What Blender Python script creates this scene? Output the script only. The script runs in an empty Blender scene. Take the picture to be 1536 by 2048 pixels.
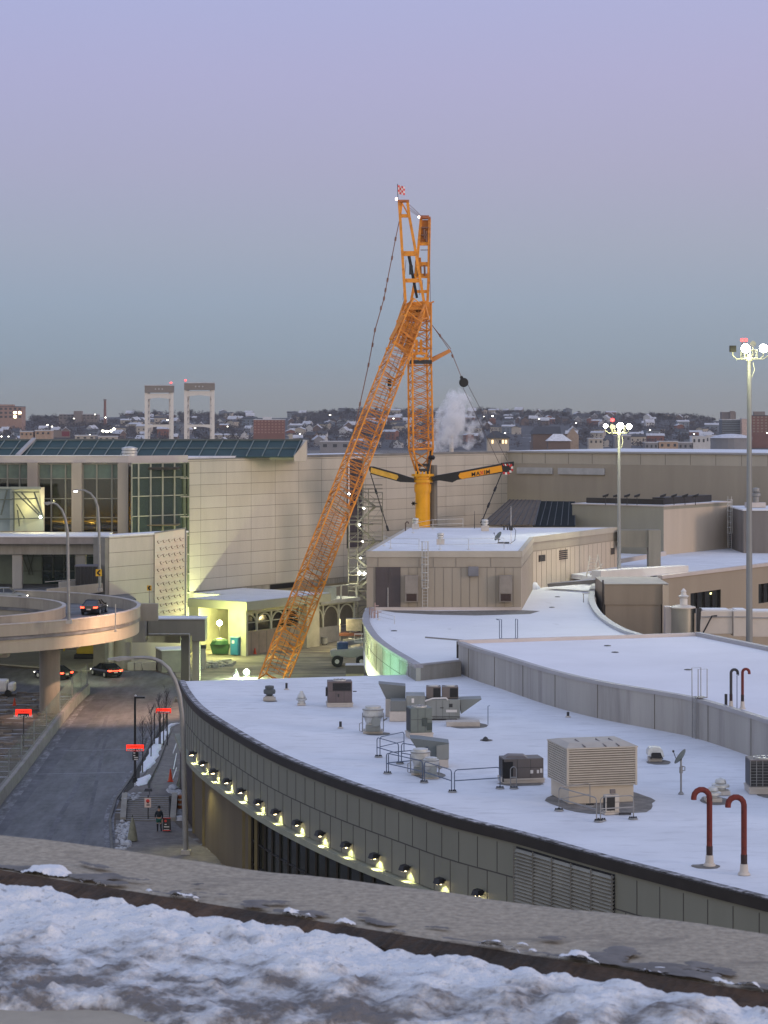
import bpy, math, random
from mathutils import Vector, Matrix, noise
R = random.Random(11)
C = bpy.context.scene.collection
F = 4380.0; HZ = 845.0; CX = 768.0; H = 28.0
RAD = math.radians

def P(px, py, Y):
    return Vector(((px - CX) / F * Y, Y, H - (py - HZ) / F * Y))
def G(px, py, z=0.0):
    Y = F * (H - z) / (py - HZ)
    return Vector(((px - CX) / F * Y, Y, z))
# building grid of the terminal: a runs along the long panel wall, b stands out of it
O2 = Vector((-24.7, 275.0)); D2 = Vector((0.5816, 0.8135)); N2 = Vector((0.8135, -0.5816))
def W(a, b, z):
    q = O2 + D2 * a + N2 * b
    return Vector((q.x, q.y, z))

class MB:
    def __init__(s): s.v = []; s.f = []; s.m = []
    def add(s, vs, fs, mi=0):
        n = len(s.v); s.v += [tuple(v) for v in vs]
        s.f += [tuple(i + n for i in f) for f in fs]; s.m += [mi] * len(fs)
        return s
    def hexa(s, b, t, mi=0):
        return s.add(list(b) + list(t), [(3,2,1,0),(4,5,6,7),(0,1,5,4),(1,2,6,5),(2,3,7,6),(3,0,4,7)], mi)
    def box(s, c, size, rz=0.0, mi=0, z0=None):
        x, y, z = size[0]/2, size[1]/2, size[2]/2
        cs, sn = math.cos(rz), math.sin(rz); c = Vector(c)
        pts = []
        for dz in (-z, z):
            for dx, dy in ((-x,-y),(x,-y),(x,y),(-x,y)):
                pts.append(c + Vector((dx*cs-dy*sn, dx*sn+dy*cs, dz)))
        return s.hexa(pts[:4], pts[4:], mi)
    def bb(s, x0, x1, y0, y1, z0, z1, mi=0):
        return s.box(((x0+x1)/2,(y0+y1)/2,(z0+z1)/2),(abs(x1-x0),abs(y1-y0),abs(z1-z0)),0,mi)
    def gbox(s, a0, a1, b0, b1, z0, z1, mi=0):
        q = [(a0,b1),(a1,b1),(a1,b0),(a0,b0)]
        return s.hexa([W(a,b,z0) for a,b in q],[W(a,b,z1) for a,b in q], mi)
    def tube(s, a, b, r, r2=None, n=8, mi=0):
        a = Vector(a); b = Vector(b); r2 = r if r2 is None else r2
        d = (b - a)
        if d.length < 1e-6: return s
        d.normalize(); u = d.orthogonal().normalized(); w = d.cross(u)
        vs = []
        for c, rr in ((a, r), (b, r2)):
            for k in range(n):
                t = 2*math.pi*(k+.5)/n
                vs.append(c + u*math.cos(t)*rr + w*math.sin(t)*rr)
        fs = [(k,(k+1)%n,n+(k+1)%n,n+k) for k in range(n)] + [tuple(range(n))[::-1], tuple(range(n,2*n))]
        return s.add(vs, fs, mi)
    def bar(s, a, b, w, h=None, mi=0, up=(0,0,1)):
        a = Vector(a); b = Vector(b); h = w if h is None else h
        d = (b-a)
        if d.length < 1e-6: return s
        d.normalize(); up = Vector(up)
        if abs(d.dot(up)) > .98: up = Vector((0,1,0))
        r = d.cross(up).normalized(); u = r.cross(d)
        k = [(-1,-1),(1,-1),(1,1),(-1,1)]
        return s.hexa([a + r*x*w/2 + u*y*h/2 for x,y in k],[b + r*x*w/2 + u*y*h/2 for x,y in k], mi)
    def path(s, pts, r, n=8, mi=0):
        pts = [Vector(p) for p in pts]; m = len(pts)
        rs = r if isinstance(r, (list,tuple)) else [r]*m
        vs = []; prev = None
        for i, p in enumerate(pts):
            d = (pts[min(i+1,m-1)] - pts[max(i-1,0)]).normalized()
            if prev is None: u = d.orthogonal().normalized()
            else: u = (prev - d*prev.dot(d)).normalized()
            prev = u; w = d.cross(u)
            for k in range(n):
                t = 2*math.pi*(k+.5)/n
                vs.append(p + u*math.cos(t)*rs[i] + w*math.sin(t)*rs[i])
        fs = [(i*n+k, i*n+(k+1)%n, (i+1)*n+(k+1)%n, (i+1)*n+k) for i in range(m-1) for k in range(n)]
        fs += [tuple(range(n))[::-1], tuple(range((m-1)*n, m*n))]
        return s.add(vs, fs, mi)
    def lathe(s, prof, c=(0,0,0), n=18, mi=0, axis=None):
        c = Vector(c); vs = []; m = len(prof)
        for r, z in prof:
            for k in range(n):
                t = 2*math.pi*k/n
                v = Vector((r*math.cos(t), r*math.sin(t), z))
                if axis is not None: v = axis @ v
                vs.append(c + v)
        fs = [(i*n+k, i*n+(k+1)%n, (i+1)*n+(k+1)%n, (i+1)*n+k) for i in range(m-1) for k in range(n)]
        fs += [tuple(range(n))[::-1], tuple(range((m-1)*n, m*n))]
        return s.add(vs, fs, mi)
    def prism(s, poly, z0, z1, mi=0, top=None):
        n = len(poly)
        vs = [(p[0],p[1],z0) for p in poly] + [(p[0],p[1],z1) for p in poly]
        s.add(vs, [(i,(i+1)%n,n+(i+1)%n,n+i) for i in range(n)] + [tuple(range(n))[::-1]], mi)
        s.add(vs[n:], [tuple(range(n))], mi if top is None else top)
        return s
    def sheet(s, pts, mi=0):
        return s.add(pts, [tuple(range(len(pts)))], mi)
    def band(s, curve, z0, z1, off0=0.0, off1=None, mi=0, side=1):
        """solid strip that follows a plan curve; off0..off1 = distance out of it"""
        off1 = off0+.1 if off1 is None else off1
        A = offs(curve, off0*side); B = offs(curve, off1*side); n = len(curve); vs = []
        for a, b in zip(A, B):
            vs += [(a.x,a.y,z0),(b.x,b.y,z0),(b.x,b.y,z1),(a.x,a.y,z1)]
        fs = []
        for i in range(n-1):
            k = i*4
            for j in range(4): fs.append((k+j, k+(j+1)%4, k+4+(j+1)%4, k+4+j))
        fs += [(0,1,2,3), tuple(4*(n-1)+j for j in (3,2,1,0))]
        return s.add(vs, fs, mi)
    def build(s, name, mats, parent=None, smooth=False, bevel=0):
        me = bpy.data.meshes.new(name); me.from_pydata(s.v, [], s.f)
        for m in (mats if isinstance(mats,(list,tuple)) else [mats]): me.materials.append(m)
        me.polygons.foreach_set('material_index', s.m)
        import bmesh
        b = bmesh.new(); b.from_mesh(me); bmesh.ops.recalc_face_normals(b, faces=b.faces)
        if bevel > 0:
            es = [e for e in b.edges if len(e.link_faces) == 2 and e.calc_face_angle(0) > .6]
            bmesh.ops.bevel(b, geom=es, offset=bevel, segments=2, affect='EDGES', profile=.6)
        b.to_mesh(me); b.free()
        if smooth:
            me.polygons.foreach_set('use_smooth', [True]*len(me.polygons))
        o = bpy.data.objects.new(name, me); C.objects.link(o)
        if parent is not None:
            o.parent = parent
            r = parent
            while r.parent is not None: r = r.parent
            if r.type == 'EMPTY':
                me.transform(Matrix.Translation(-Vector(r.location)))
        if smooth:
            try: me.set_sharp_from_angle(angle=RAD(38))
            except Exception: pass
        return o

def offs(curve, d):
    out = []
    n = len(curve)
    for i in range(n):
        a = curve[max(i-1,0)]; b = curve[min(i+1,n-1)]
        t = Vector((b[0]-a[0], b[1]-a[1])).normalized()
        out.append(Vector((curve[i][0] + t.y*d, curve[i][1] - t.x*d)))
    return out
def spline(pts, step=1.5):
    pts = [Vector((p[0],p[1])) for p in pts]
    q = [pts[0]*2-pts[1]] + pts + [pts[-1]*2-pts[-2]]
    fine = []
    for i in range(1, len(q)-2):
        p0,p1,p2,p3 = q[i-1:i+3]
        for k in range(24):
            t = k/24
            fine.append(.5*((2*p1)+(p2-p0)*t+(2*p0-5*p1+4*p2-p3)*t*t+(3*p1-p0-3*p2+p3)*t**3))
    fine.append(pts[-1])
    out = [fine[0]]; acc = 0
    for a, b in zip(fine, fine[1:]):
        L = (b-a).length
        while acc + L >= step:
            t = (step-acc)/L; a = a.lerp(b, t); out.append(a.copy()); L = (b-a).length; acc = 0
            if L < 1e-9: break
        acc += L
    if (out[-1]-fine[-1]).length > .05: out.append(fine[-1])
    return out

def tag(o, label, cat, group=None, kind=None):
    if label: o['label'] = label
    if cat: o['category'] = cat
    if group: o['group'] = group
    if kind: o['kind'] = kind
    return o
def thing(name, label, cat, loc=(0,0,0), group=None):
    o = bpy.data.objects.new(name, None); C.objects.link(o)
    o.location = Vector(loc); o.empty_display_size = .3
    return tag(o, label, cat, group)
def struct(o): o['kind'] = 'structure'; return o
def kids(o): return [c for c in bpy.data.objects if c.parent == o]
def dup(root, loc, rotz=None, label=None, group=None, scale=None):
    ch = {}
    r = root.copy(); C.objects.link(r); r.location = Vector(loc)
    if rotz is not None: r.rotation_euler = (0,0,rotz)
    if scale is not None: r.scale = scale if isinstance(scale,(tuple,list)) else (scale,)*3
    if label: r['label'] = label
    if group: r['group'] = group; root['group'] = group
    for k in list(root.children):
        c = k.copy(); C.objects.link(c); c.parent = r
        for g in list(k.children):
            d = g.copy(); C.objects.link(d); d.parent = c
    return r

# ---------------------------------------------------------------- materials
def lin(c):
    return tuple(((x/255)/12.92 if x/255 <= .04045 else ((x/255+.055)/1.055)**2.4) for x in c)
def mat(name, col, rough=.7, metal=0.0, var=.18, scale=.6, bump=0.0, streak=False, spec=.4, col2=None, thr=.5, soft=.08, scale2=None, bscale=None):
    m = bpy.data.materials.new(name); m.use_nodes = True
    nt = m.node_tree; N = nt.nodes; L = nt.links
    b = N['Principled BSDF']
    b.inputs['Roughness'].default_value = rough; b.inputs['Metallic'].default_value = metal
    b.inputs['Specular IOR Level'].default_value = spec
    tc = N.new('ShaderNodeTexCoord'); mp = N.new('ShaderNodeMapping')
    L.new(tc.outputs['Object'], mp.inputs['Vector'])
    mp.inputs['Scale'].default_value = (scale, scale, scale*(.12 if streak else 1))
    nz = N.new('ShaderNodeTexNoise'); nz.inputs['Scale'].default_value = 1.0; nz.inputs['Detail'].default_value = 6; nz.inputs['Roughness'].default_value = .62
    L.new(mp.outputs[0], nz.inputs['Vector'])
    rp = N.new('ShaderNodeValToRGB')
    lo = tuple(max(0, c*(1-var)) for c in col); hi = tuple(min(1, c*(1+var)) for c in col)
    rp.color_ramp.elements[0].position = .3; rp.color_ramp.elements[1].position = .7
    rp.color_ramp.elements[0].color = (*lo, 1); rp.color_ramp.elements[1].color = (*hi, 1)
    L.new(nz.outputs['Fac'], rp.inputs['Fac'])
    out = rp.outputs['Color']
    if col2 is not None:
        mp2 = N.new('ShaderNodeMapping'); s2 = scale2 if scale2 is not None else scale*.5
        mp2.inputs['Scale'].default_value = s2 if isinstance(s2, tuple) else (s2,)*3
        L.new(tc.outputs['Object'], mp2.inputs['Vector'])
        n2 = N.new('ShaderNodeTexNoise'); n2.inputs['Scale'].default_value = 1; n2.inputs['Detail'].default_value = 8; n2.inputs['Roughness'].default_value = .68
        L.new(mp2.outputs[0], n2.inputs['Vector'])
        r2 = N.new('ShaderNodeValToRGB'); r2.color_ramp.elements[0].position = max(0,thr-soft); r2.color_ramp.elements[1].position = min(1,thr+soft)
        L.new(n2.outputs['Fac'], r2.inputs['Fac'])
        mx = N.new('ShaderNodeMix'); mx.data_type = 'RGBA'
        L.new(r2.outputs['Color'], mx.inputs['Factor']); L.new(out, mx.inputs['A']); mx.inputs['B'].default_value = (*col2, 1)
        out = mx.outputs['Result']
    L.new(out, b.inputs['Base Color'])
    if bump > 0:
        bp = N.new('ShaderNodeBump'); bp.inputs['Strength'].default_value = .6; bp.inputs['Distance'].default_value = bump
        src = nz
        if bscale:
            src = N.new('ShaderNodeTexNoise'); src.inputs['Scale'].default_value = bscale; src.inputs['Detail'].default_value = 8
            L.new(tc.outputs['Object'], src.inputs['Vector'])
        L.new(src.outputs['Fac'], bp.inputs['Height']); L.new(bp.outputs[0], b.inputs['Normal'])
    return m
def em(name, col, s):
    m = bpy.data.materials.new(name); m.use_nodes = True
    b = m.node_tree.nodes['Principled BSDF']
    b.inputs['Base Color'].default_value = (*col, 1); b.inputs['Emission Color'].default_value = (*col, 1)
    b.inputs['Emission Strength'].default_value = s
    return m
def glass(name, tint, through=.45, rough=.06):
    m = bpy.data.materials.new(name); m.use_nodes = True
    nt = m.node_tree; N = nt.nodes; L = nt.links; N.remove(N['Principled BSDF'])
    t = N.new('ShaderNodeBsdfTransparent'); t.inputs[0].default_value = (*[x*through*2 if x*through*2 < 1 else 1 for x in tint], 1)
    g = N.new('ShaderNodeBsdfGlossy'); g.inputs['Roughness'].default_value = rough; g.inputs[0].default_value = (.75,.8,.8,1)
    d = N.new('ShaderNodeBsdfDiffuse'); d.inputs[0].default_value = (*[x*.35 for x in tint],1)
    fr = N.new('ShaderNodeFresnel'); fr.inputs[0].default_value = 1.6
    a = N.new('ShaderNodeMixShader'); a.inputs[0].default_value = .45; L.new(t.outputs[0], a.inputs[1]); L.new(d.outputs[0], a.inputs[2])
    b = N.new('ShaderNodeMixShader'); L.new(fr.outputs[0], b.inputs[0]); L.new(a.outputs[0], b.inputs[1]); L.new(g.outputs[0], b.inputs[2])
    L.new(b.outputs[0], N['Material Output'].inputs[0])
    return m

SNOW = (.70,.715,.765)
M = {}
M['snow'] = mat('snow_cover', SNOW, .85, var=.05, scale=.25, bump=.02, bscale=3.0)
M['snow_roof'] = mat('roof_snow', SNOW, .85, var=.09, scale=.16, bump=.05, bscale=1.1, col2=(.50,.51,.55), thr=.66, soft=.14, scale2=(.5,1.3,1))
M['ground'] = mat('ground_dirt', (.12,.098,.075), .95, var=.35, scale=.5, bump=.1, col2=(.42,.43,.46), thr=.58, soft=.04, scale2=(.22,.9,.3))
M['yard'] = mat('yard_dirt', (.25,.225,.165), .95, var=.3, scale=.35, bump=.08, col2=(.10,.09,.07), thr=.55, soft=.08, scale2=(.1,.4,.1))
M['asphalt'] = mat('asphalt', (.105,.106,.108), .8, var=.25, scale=1.2, bump=.01, col2=(.19,.19,.20), thr=.56, soft=.16, scale2=(.9,.16,.1))
M['pave'] = mat('pavement', (.17,.155,.145), .85, var=.25, scale=1.5, col2=(.10,.095,.09), thr=.6, soft=.1, scale2=.8)
M['kerb'] = mat('kerb', (.14,.135,.125), .85, var=.2, scale=1.0)
M['conc'] = mat('concrete', (.30,.28,.245), .85, var=.2, scale=.9, streak=True, col2=(.18,.165,.15), thr=.62, soft=.12, scale2=(.5,.5,.08))
M['conc_l'] = mat('concrete_light', (.40,.375,.34), .85, var=.14, scale=.7, streak=True)
M['panel'] = mat('wall_panel', (.50,.46,.40), .6, var=.07, scale=.35, streak=True, col2=(.43,.395,.34), thr=.6, soft=.14, scale2=(.25,.25,.05))
M['joint'] = mat('panel_joint', (.16,.15,.13), .8, var=.1)
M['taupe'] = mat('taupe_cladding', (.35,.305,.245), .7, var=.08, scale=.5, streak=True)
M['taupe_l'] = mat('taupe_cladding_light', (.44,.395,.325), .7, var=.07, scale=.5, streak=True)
M['pinkbeige_lit'] = mat('dawn_lit_cladding', (.49,.415,.33), .7, var=.07, scale=.5, streak=True)  # for right-facing walls, with the warm dawn light mixed into the colour
M['grey_pan'] = mat('grey_panel', (.20,.203,.172), .7, var=.07, scale=.4, streak=True)
M['grey_conc'] = mat('roof_wall_concrete', (.36,.345,.325), .85, var=.12, scale=.6, streak=True, col2=(.23,.215,.21), thr=.62, soft=.12, scale2=(.8,.8,.06))
M['fascia'] = mat('dark_fascia', (.028,.024,.022), .5, var=.3, scale=.6)
M['coping'] = mat('coping_metal', (.36,.35,.36), .5, var=.08, scale=.5)
M['coping_p'] = mat('coping_pale', (.55,.49,.46), .6, var=.08, scale=.5)
M['brownw'] = mat('brown_wall', (.12,.095,.06), .7, var=.2, scale=.5, streak=True)
M['black'] = mat('black_paint', (.012,.012,.014), .45, var=.3, scale=2)
M['dark'] = mat('dark_steel', (.035,.035,.038), .5, var=.3, scale=2)
M['galv'] = mat('galvanised_steel', (.55,.55,.53), .45, metal=.45, var=.2, scale=2.5)
M['galv_d'] = mat('lamp_pole_steel', (.27,.27,.27), .5, metal=.35, var=.15, scale=1.5)
M['hvac'] = mat('grey_green_enamel', (.24,.255,.245), .5, var=.12, scale=1.5, streak=True)
M['hvac_b'] = mat('brown_enamel', (.15,.13,.125), .55, var=.15, scale=1.5, streak=True)
M['hvac_t'] = mat('tan_enamel', (.47,.43,.375), .55, var=.08, scale=1.5)
M['curb'] = mat('equipment_curb', (.50,.455,.41), .8, var=.12, scale=1.5)
M['white'] = mat('white_paint', (.66,.64,.62), .55, var=.06, scale=.8)
M['cream'] = mat('cream_paint', (.60,.55,.49), .55, var=.06, scale=.8)
M['rust'] = mat('rust_red_paint', (.17,.028,.022), .6, var=.3, scale=2, streak=True)
M['bluerail'] = mat('blue_grey_rail', (.10,.13,.19), .5, metal=.3, var=.1)
M['orange'] = mat('crane_orange', (.76,.29,.03), .55, var=.2, scale=.8, col2=(.42,.15,.03), thr=.6, soft=.08, scale2=1.4)
M['orange_d'] = mat('crane_bracing', (.60,.225,.028), .55, var=.2, scale=.8)
M['yellow'] = mat('crane_yellow', (.78,.36,.008), .4, var=.08, scale=.7)
M['cable'] = mat('steel_cable', (.12,.10,.09), .5, metal=.4, var=.2)
M['cable_r'] = mat('pendant_rods', (.20,.10,.075), .6, var=.2)
M['wet'] = mat('bare_roof_patch', (.19,.175,.16), .9, var=.35, scale=2.0)
M['teal'] = mat('teal_skylight_glass', (.028,.058,.063), .5, var=.25, scale=.3, spec=.25)
M['wood'] = mat('bare_twigs', (.048,.041,.044), .95, var=.25, scale=.2)
M['hillm'] = mat('hill_ground', (.055,.052,.056), .95, var=.4, scale=.03, col2=(.30,.31,.34), thr=.63, soft=.03, scale2=(.035,.012,.03))
M['red_em'] = em('red_beacon', (1,.05,.05), 4)
M['white_em'] = em('lamp_glow', (1,1,.93), 40)
M['warm_em'] = em('warm_lamp_glow', (1,.78,.42), 18)
M['g_green'] = glass('green_window_glass', (.30,.42,.38), .42)
M['g_dark'] = glass('dark_window_glass', (.04,.045,.045), 9)
M['g_frost'] = mat('frosted_glass_panel', (.34,.42,.36), .35, var=.12, scale=.4)
M['frost_dk'] = mat('green_tinted_panel', (.10,.145,.125), .25, var=.3, scale=.5)
# ---------------------------------------------------------------- ground, roads, hills
m = MB(); m.sheet([(-4000,-200,0),(4000,-200,0),(4000,2300,0),(-4000,2300,0)])
struct(m.build('ground', M['ground']))
# construction yard behind the curved hall
m = MB(); m.sheet([(-22,236,.008),(-2,222,.008),(25,238,.008),(12,300,.008),(-14,284,.008),(-26,262,.008)])
struct(m.build('construction_yard', M['yard']))
# road that comes towards us, and the cross road behind it
rl = [G(x,y,.012) for x,y in [(178,1388),(150,1416),(100,1482),(50,1548),(0,1612),(-60,1690),(-90,1760),(-110,1850)]]
rr = [G(x,y,.012) for x,y in [(240,1850),(232,1760),(226,1690),(222,1640),(234,1600),(262,1560),(285,1520),(312,1470),(338,1425),(352,1395),(372,1362)]]
rt = [G(x,y,.012) for x,y in [(300,1340),(240,1344),(170,1347),(90,1341),(0,1334),(-150,1326),(-150,1384),(-40,1386),(60,1387)]]
m = MB(); m.sheet(rl+rr+rt); struct(m.build('road', M['asphalt']))
# expansion joint across the road and worn salt tracks
m = MB()
for (x0,y0),(x1,y1) in [((128,1502),(262,1499)),((52,1549),(250,1545))]:
    a=G(x0,y0,.018); b=G(x1,y1,.018); m.sheet([a,b,b+Vector((0,.22,0)),a+Vector((0,.22,0))])
struct(m.build('road_joint', mat('joint_seal', (.22,.22,.24), .7)))
def trail(pts, w0, w1, z):
    q=[G(x,y,z) for x,y in pts]; L=[];Rr=[]
    for i,p in enumerate(q):
        t=(q[min(i+1,len(q)-1)]-q[max(i-1,0)]).normalized(); n=Vector((t.y,-t.x,0)); w=w0+(w1-w0)*i/(len(q)-1)
        L.append(p+n*w); Rr.append(p-n*w)
    mm=MB()
    for i in range(len(q)-1): mm.sheet([L[i],L[i+1],Rr[i+1],Rr[i]])
    return mm
def smoothpx(pts, n=8):
    out=[]
    for i in range(len(pts)-1):
        a=pts[max(i-1,0)];b=pts[i];c=pts[i+1];d=pts[min(i+2,len(pts)-1)]
        for k in range(n):
            t=k/n
            out.append(tuple(.5*((2*b[j])+(c[j]-a[j])*t+(2*a[j]-5*b[j]+4*c[j]-d[j])*t*t+(3*b[j]-a[j]-3*c[j]+d[j])*t**3) for j in (0,1)))
    out.append(pts[-1]); return out
salt=mat('salt_stained_asphalt', (.15,.15,.165), .85, var=.3, scale=.9, col2=(.09,.09,.097), thr=.5, soft=.14, scale2=(.7,.25,.5))
struct(trail(smoothpx([(205,1398),(165,1440),(118,1500),(70,1555),(20,1620),(-30,1690)]),.9,.7,.016).build('road_salt_track', salt))
struct(trail(smoothpx([(215,1430),(190,1500),(150,1580),(105,1660),(80,1730)]),.16,.2,.017).build('road_tyre_track', salt))
struct(trail(smoothpx([(235,1440),(212,1480),(200,1530),(185,1600),(160,1700)]),.12,.15,.017).build('road_tyre_track', salt))
slush=mat('road_slush', (.13,.13,.14), .9, var=.3, scale=2.5, col2=(.30,.30,.32), thr=.55, soft=.1, scale2=(1.3,.5,1))
struct(trail(smoothpx([(186,1391),(157,1421),(108,1487),(60,1553),(12,1617),(-40,1690)]),.22,.42,.02).build('road_slush_edge', slush))
struct(trail(smoothpx([(332,1432),(306,1472),(280,1520),(257,1561),(230,1601),(218,1641),(221,1690),(226,1750)]),.25,.4,.02).build('road_slush_edge', slush))
# lit island pavement on the far side of the cross road
m = MB()
q=[G(x,y,0) for x,y in [(-150,1322),(0,1330),(90,1337),(170,1343),(240,1340),(300,1336),(330,1322),(330,1306),(200,1302),(0,1300),(-150,1298)]]
m.prism([(p.x,p.y) for p in q],0,.14); struct(m.build('pavement', mat('lit_pavement',(.36,.35,.29),.85,var=.15)))
# sidewalk above the steps: gently falling slab, and the plaza in front
SWZ=1.05
def SW(px,py,z): return G(px,py,z)
plaza=[G(x,y,.03) for x,y in [(232,1640),(345,1640),(372,1668),(432,1712),(470,1770),(250,1770),(228,1700)]]
m=MB(); m.sheet(plaza); struct(m.build('plaza_pavement', M['pave']))
m=MB()
up=[SW(300,1592,SWZ),SW(346,1592,SWZ),SW(356,1560,SWZ),SW(366,1500,SWZ*.7),SW(366,1440,SWZ*.3),SW(366,1405,.05),SW(345,1405,.05),SW(330,1450,SWZ*.3),SW(312,1500,SWZ*.6),SW(285,1560,SWZ*.9),SW(245,1592,SWZ)]
n=len(up)
m.sheet(up)
for i in range(n):
    a=up[i];b=up[(i+1)%n]; m.sheet([a,b,Vector((b.x,b.y,0)),Vector((a.x,a.y,0))])
struct(m.build('sidewalk', M['pave']))
# snow strip with an uneven border beside the sidewalk
m=MB(); L=[];Rr=[]
ed=[(276,1572,296,1566),(270,1560,300,1548),(283,1545,303,1535),(287,1528,312,1520),(296,1512,318,1502),(303,1496,325,1486),(314,1478,335,1468),(326,1462,346,1452),(338,1448,358,1446)]
for i,(x0,y0,x1,y1) in enumerate(ed):
    z=SWZ*(1-.085*i)*.95+.02
    L.append(G(x0+R.uniform(-2,2),y0,z)); Rr.append(G(x1+R.uniform(-2,2),y1,z))
for i in range(len(ed)-1):
    if i==1: continue
    a,b,c,d=L[i],L[i+1],Rr[i+1],Rr[i]; cen=(a+b+c+d)/4+Vector((0,0,.16))
    ring=[]
    for p,q in ((a,b),(b,c),(c,d),(d,a)):
        for k in range(4): 
            t=k/4; ring.append(p.lerp(q,t)+Vector((R.uniform(-.12,.12),R.uniform(-.12,.12),0)))
    for k in range(len(ring)):
        p=ring[k];q=ring[(k+1)%len(ring)]
        pm=p.lerp(cen,.35)+Vector((0,0,.06)); qm=q.lerp(cen,.35)+Vector((0,0,.06))
        m.sheet([p,q,qm,pm]); m.sheet([pm,qm,cen])
        m.sheet([p,q,q-Vector((0,0,.6)),p-Vector((0,0,.6))])
o=m.build('snow_strip', M['snow'], smooth=True); o['kind']='stuff'
# roadside planting bed under the snow
m=MB()
bl=[G(x,y,.02) for x,y in [(236,1600),(262,1560),(286,1520),(313,1470),(338,1428),(352,1400)]]
br=[G(x,y,z) for x,y,z in [(300,1592,SWZ),(300,1566,SWZ),(322,1520,SWZ*.75),(336,1480,SWZ*.5),(352,1446,SWZ*.3),(362,1410,.03)]]
for i in range(5): m.sheet([bl[i],bl[i+1],br[i+1]+Vector((0,0,.01)),br[i]+Vector((0,0,.01))])
struct(m.build('planting_bed', mat('mulch',(.045,.042,.035),.95,var=.4,scale=3,bump=.05)))
# kerb along the road
m=MB(); m.band([ (p.x,p.y) for p in reversed(rr[1:-1])],0,.15,0,.18); struct(m.build('kerb', M['kerb']))

# ---- hills
RT=[(-400,840),(-200,838),(0,839),(60,840),(130,836),(240,834),(330,834),(450,834),(560,836),(640,830),(720,826),(800,829),(870,830),(960,826),(1060,829),(1120,828),(1180,833),(1240,835),(1340,834),(1400,840),(1480,843),(1536,845),(1750,842),(2000,842)]
def ridge(px):
    for (a,ya),(b,yb) in zip(RT,RT[1:]):
        if a<=px<=b: return ya+(yb-ya)*(px-a)/(b-a)
    return 842
def hz(x,Y):
    px=CX+F*x/Y; zr=H-(ridge(px)-HZ)/F*3800
    t=max(0,min(1,(Y-2200)/1600)); s=t*t*(3-2*t)*.55+t*.45
    z=zr*s
    if Y>3800: z-= (Y-3800)*.02
    return max(-2,z+ t*4*noise.noise(Vector((x*.004,Y*.004,3)))*(1 if Y<3700 else .3))-.5*(t<=0)
m=MB(); nx=150; ny=60; vs=[]
for j in range(ny+1):
    Y=2100+ (3200*(j/ny)**1.15)
    for i in range(nx+1):
        x=(-.34+.68*i/nx)*Y
        vs.append((x,Y,hz(x,Y)))
fs=[(j*(nx+1)+i,j*(nx+1)+i+1,(j+1)*(nx+1)+i+1,(j+1)*(nx+1)+i) for j in range(ny) for i in range(nx)]
m.add(vs,fs); struct(m.build('hills', M['hillm'], smooth=True))

# ---- far houses
wallc=[('white',(.52,.52,.54)),('cream',(.42,.38,.33)),('grey',(.22,.22,.24)),('blue grey',(.17,.2,.25)),('brown',(.14,.10,.085)),('red brick',(.2,.085,.06))]
wm={n:mat('siding_'+n.replace(' ','_'),c,.8,var=.12,scale=.1) for n,c in wallc}
rm={'snowy':mat('snowy_roof',(.50,.51,.56),.85,var=.25,scale=.1),'dark':mat('dark_roof',(.06,.06,.068),.8,var=.2,scale=.1)}
win=mat('far_window',(.03,.032,.04),.3)
protos=[]
for wi,(wn,wc) in enumerate(wallc):
    for rn in ('snowy','dark'):
        if rn=='dark' and wn in('grey','red brick'): continue
        if wi%2==0:
            w,d,h,r=9.5,8,5.6,3.2
        else:
            w,d,h,r=13,8,7.2,1.4
        t=thing('house', f'small {wn} house with a {rn} roof on the far wooded hillside','house',(0,0,-60))
        mb=MB(); mb.bb(-w/2,w/2,-d/2,d/2,-64,-60+h)
        mb.add([(-w/2,-d/2,h-60),(w/2,-d/2,h-60),(w/2,d/2,h-60),(-w/2,d/2,h-60),(-w/2,0,h+r-60),(w/2,0,h+r-60)],[(0,3,4),(1,2,5)])
        mb.build('wall', wm[wn], t)
        rb=MB(); e=.5
        for s in (-1,1):
            a=[(-w/2-e,s*(d/2+e),h-60-.2),(w/2+e,s*(d/2+e),h-60-.2),(w/2+e,0,h+r-60+.15),(-w/2-e,0,h+r-60+.15)]
            rb.hexa([Vector(p) for p in a],[Vector(p)+Vector((0,0,.35)) for p in a])
        rb.bb(w*.2,w*.2+1.1,-.6,.6,h-60,h+r-60+1.2); rb.build('roof', rm[rn], t)
        for k in range(3):
            for fl in range(2 if h>5 else 1):
                wb=MB(); wx=-w/2+ (k+.5)*w/3; wb.bb(wx-.6,wx+.6,-d/2-.06,-d/2+.02,-60+1+fl*2.7,-60+2.5+fl*2.7); wb.build('window', win, t)
        protos.append((t,wn,rn))
used=set(); nh=0
occ=[(0,60,800,850),(120,240,795,845),(500,580,835,880),(860,882,838,874),(965,1025,866,900),(1040,1140,855,900),(1430,1536,820,900)]
spots=[]
tries=0
while nh<285 and tries<9000:
    tries+=1
    px=R.uniform(-90,1640); Yd=2250+1530*R.random()**.8
    x=(px-CX)/F*Yd; z=hz(x,Yd); py=HZ+F*(H-z)/Yd
    if px<190 and 836<py<866: continue
    if any(a<px<b and c<py<d for a,b,c,d in occ): continue
    if any(abs(px-q[0])<7 and abs(py-q[1])<4 for q in spots): continue
    dens=noise.noise(Vector((px*.01,py*.04,1)))
    if dens<-.3: continue
    spots.append((px,py)); nh+=1
    t,wn,rn=R.choice(protos if px>330 else protos[:4]+protos)
    rz=RAD(R.choice([0,0,90,70,-20])+R.uniform(-14,14)); sc=R.uniform(.9,1.5)
    if t.name in used: dup(t,(x,Yd,z),rz,t['label'],'houses on the far hillside',(sc,sc,sc*R.uniform(.85,1)))
    else:
        used.add(t.name); t.location=(x,Yd,z); t.rotation_euler=(0,0,rz); t.scale=(sc,sc,sc); t['group']='houses on the far hillside'
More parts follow.
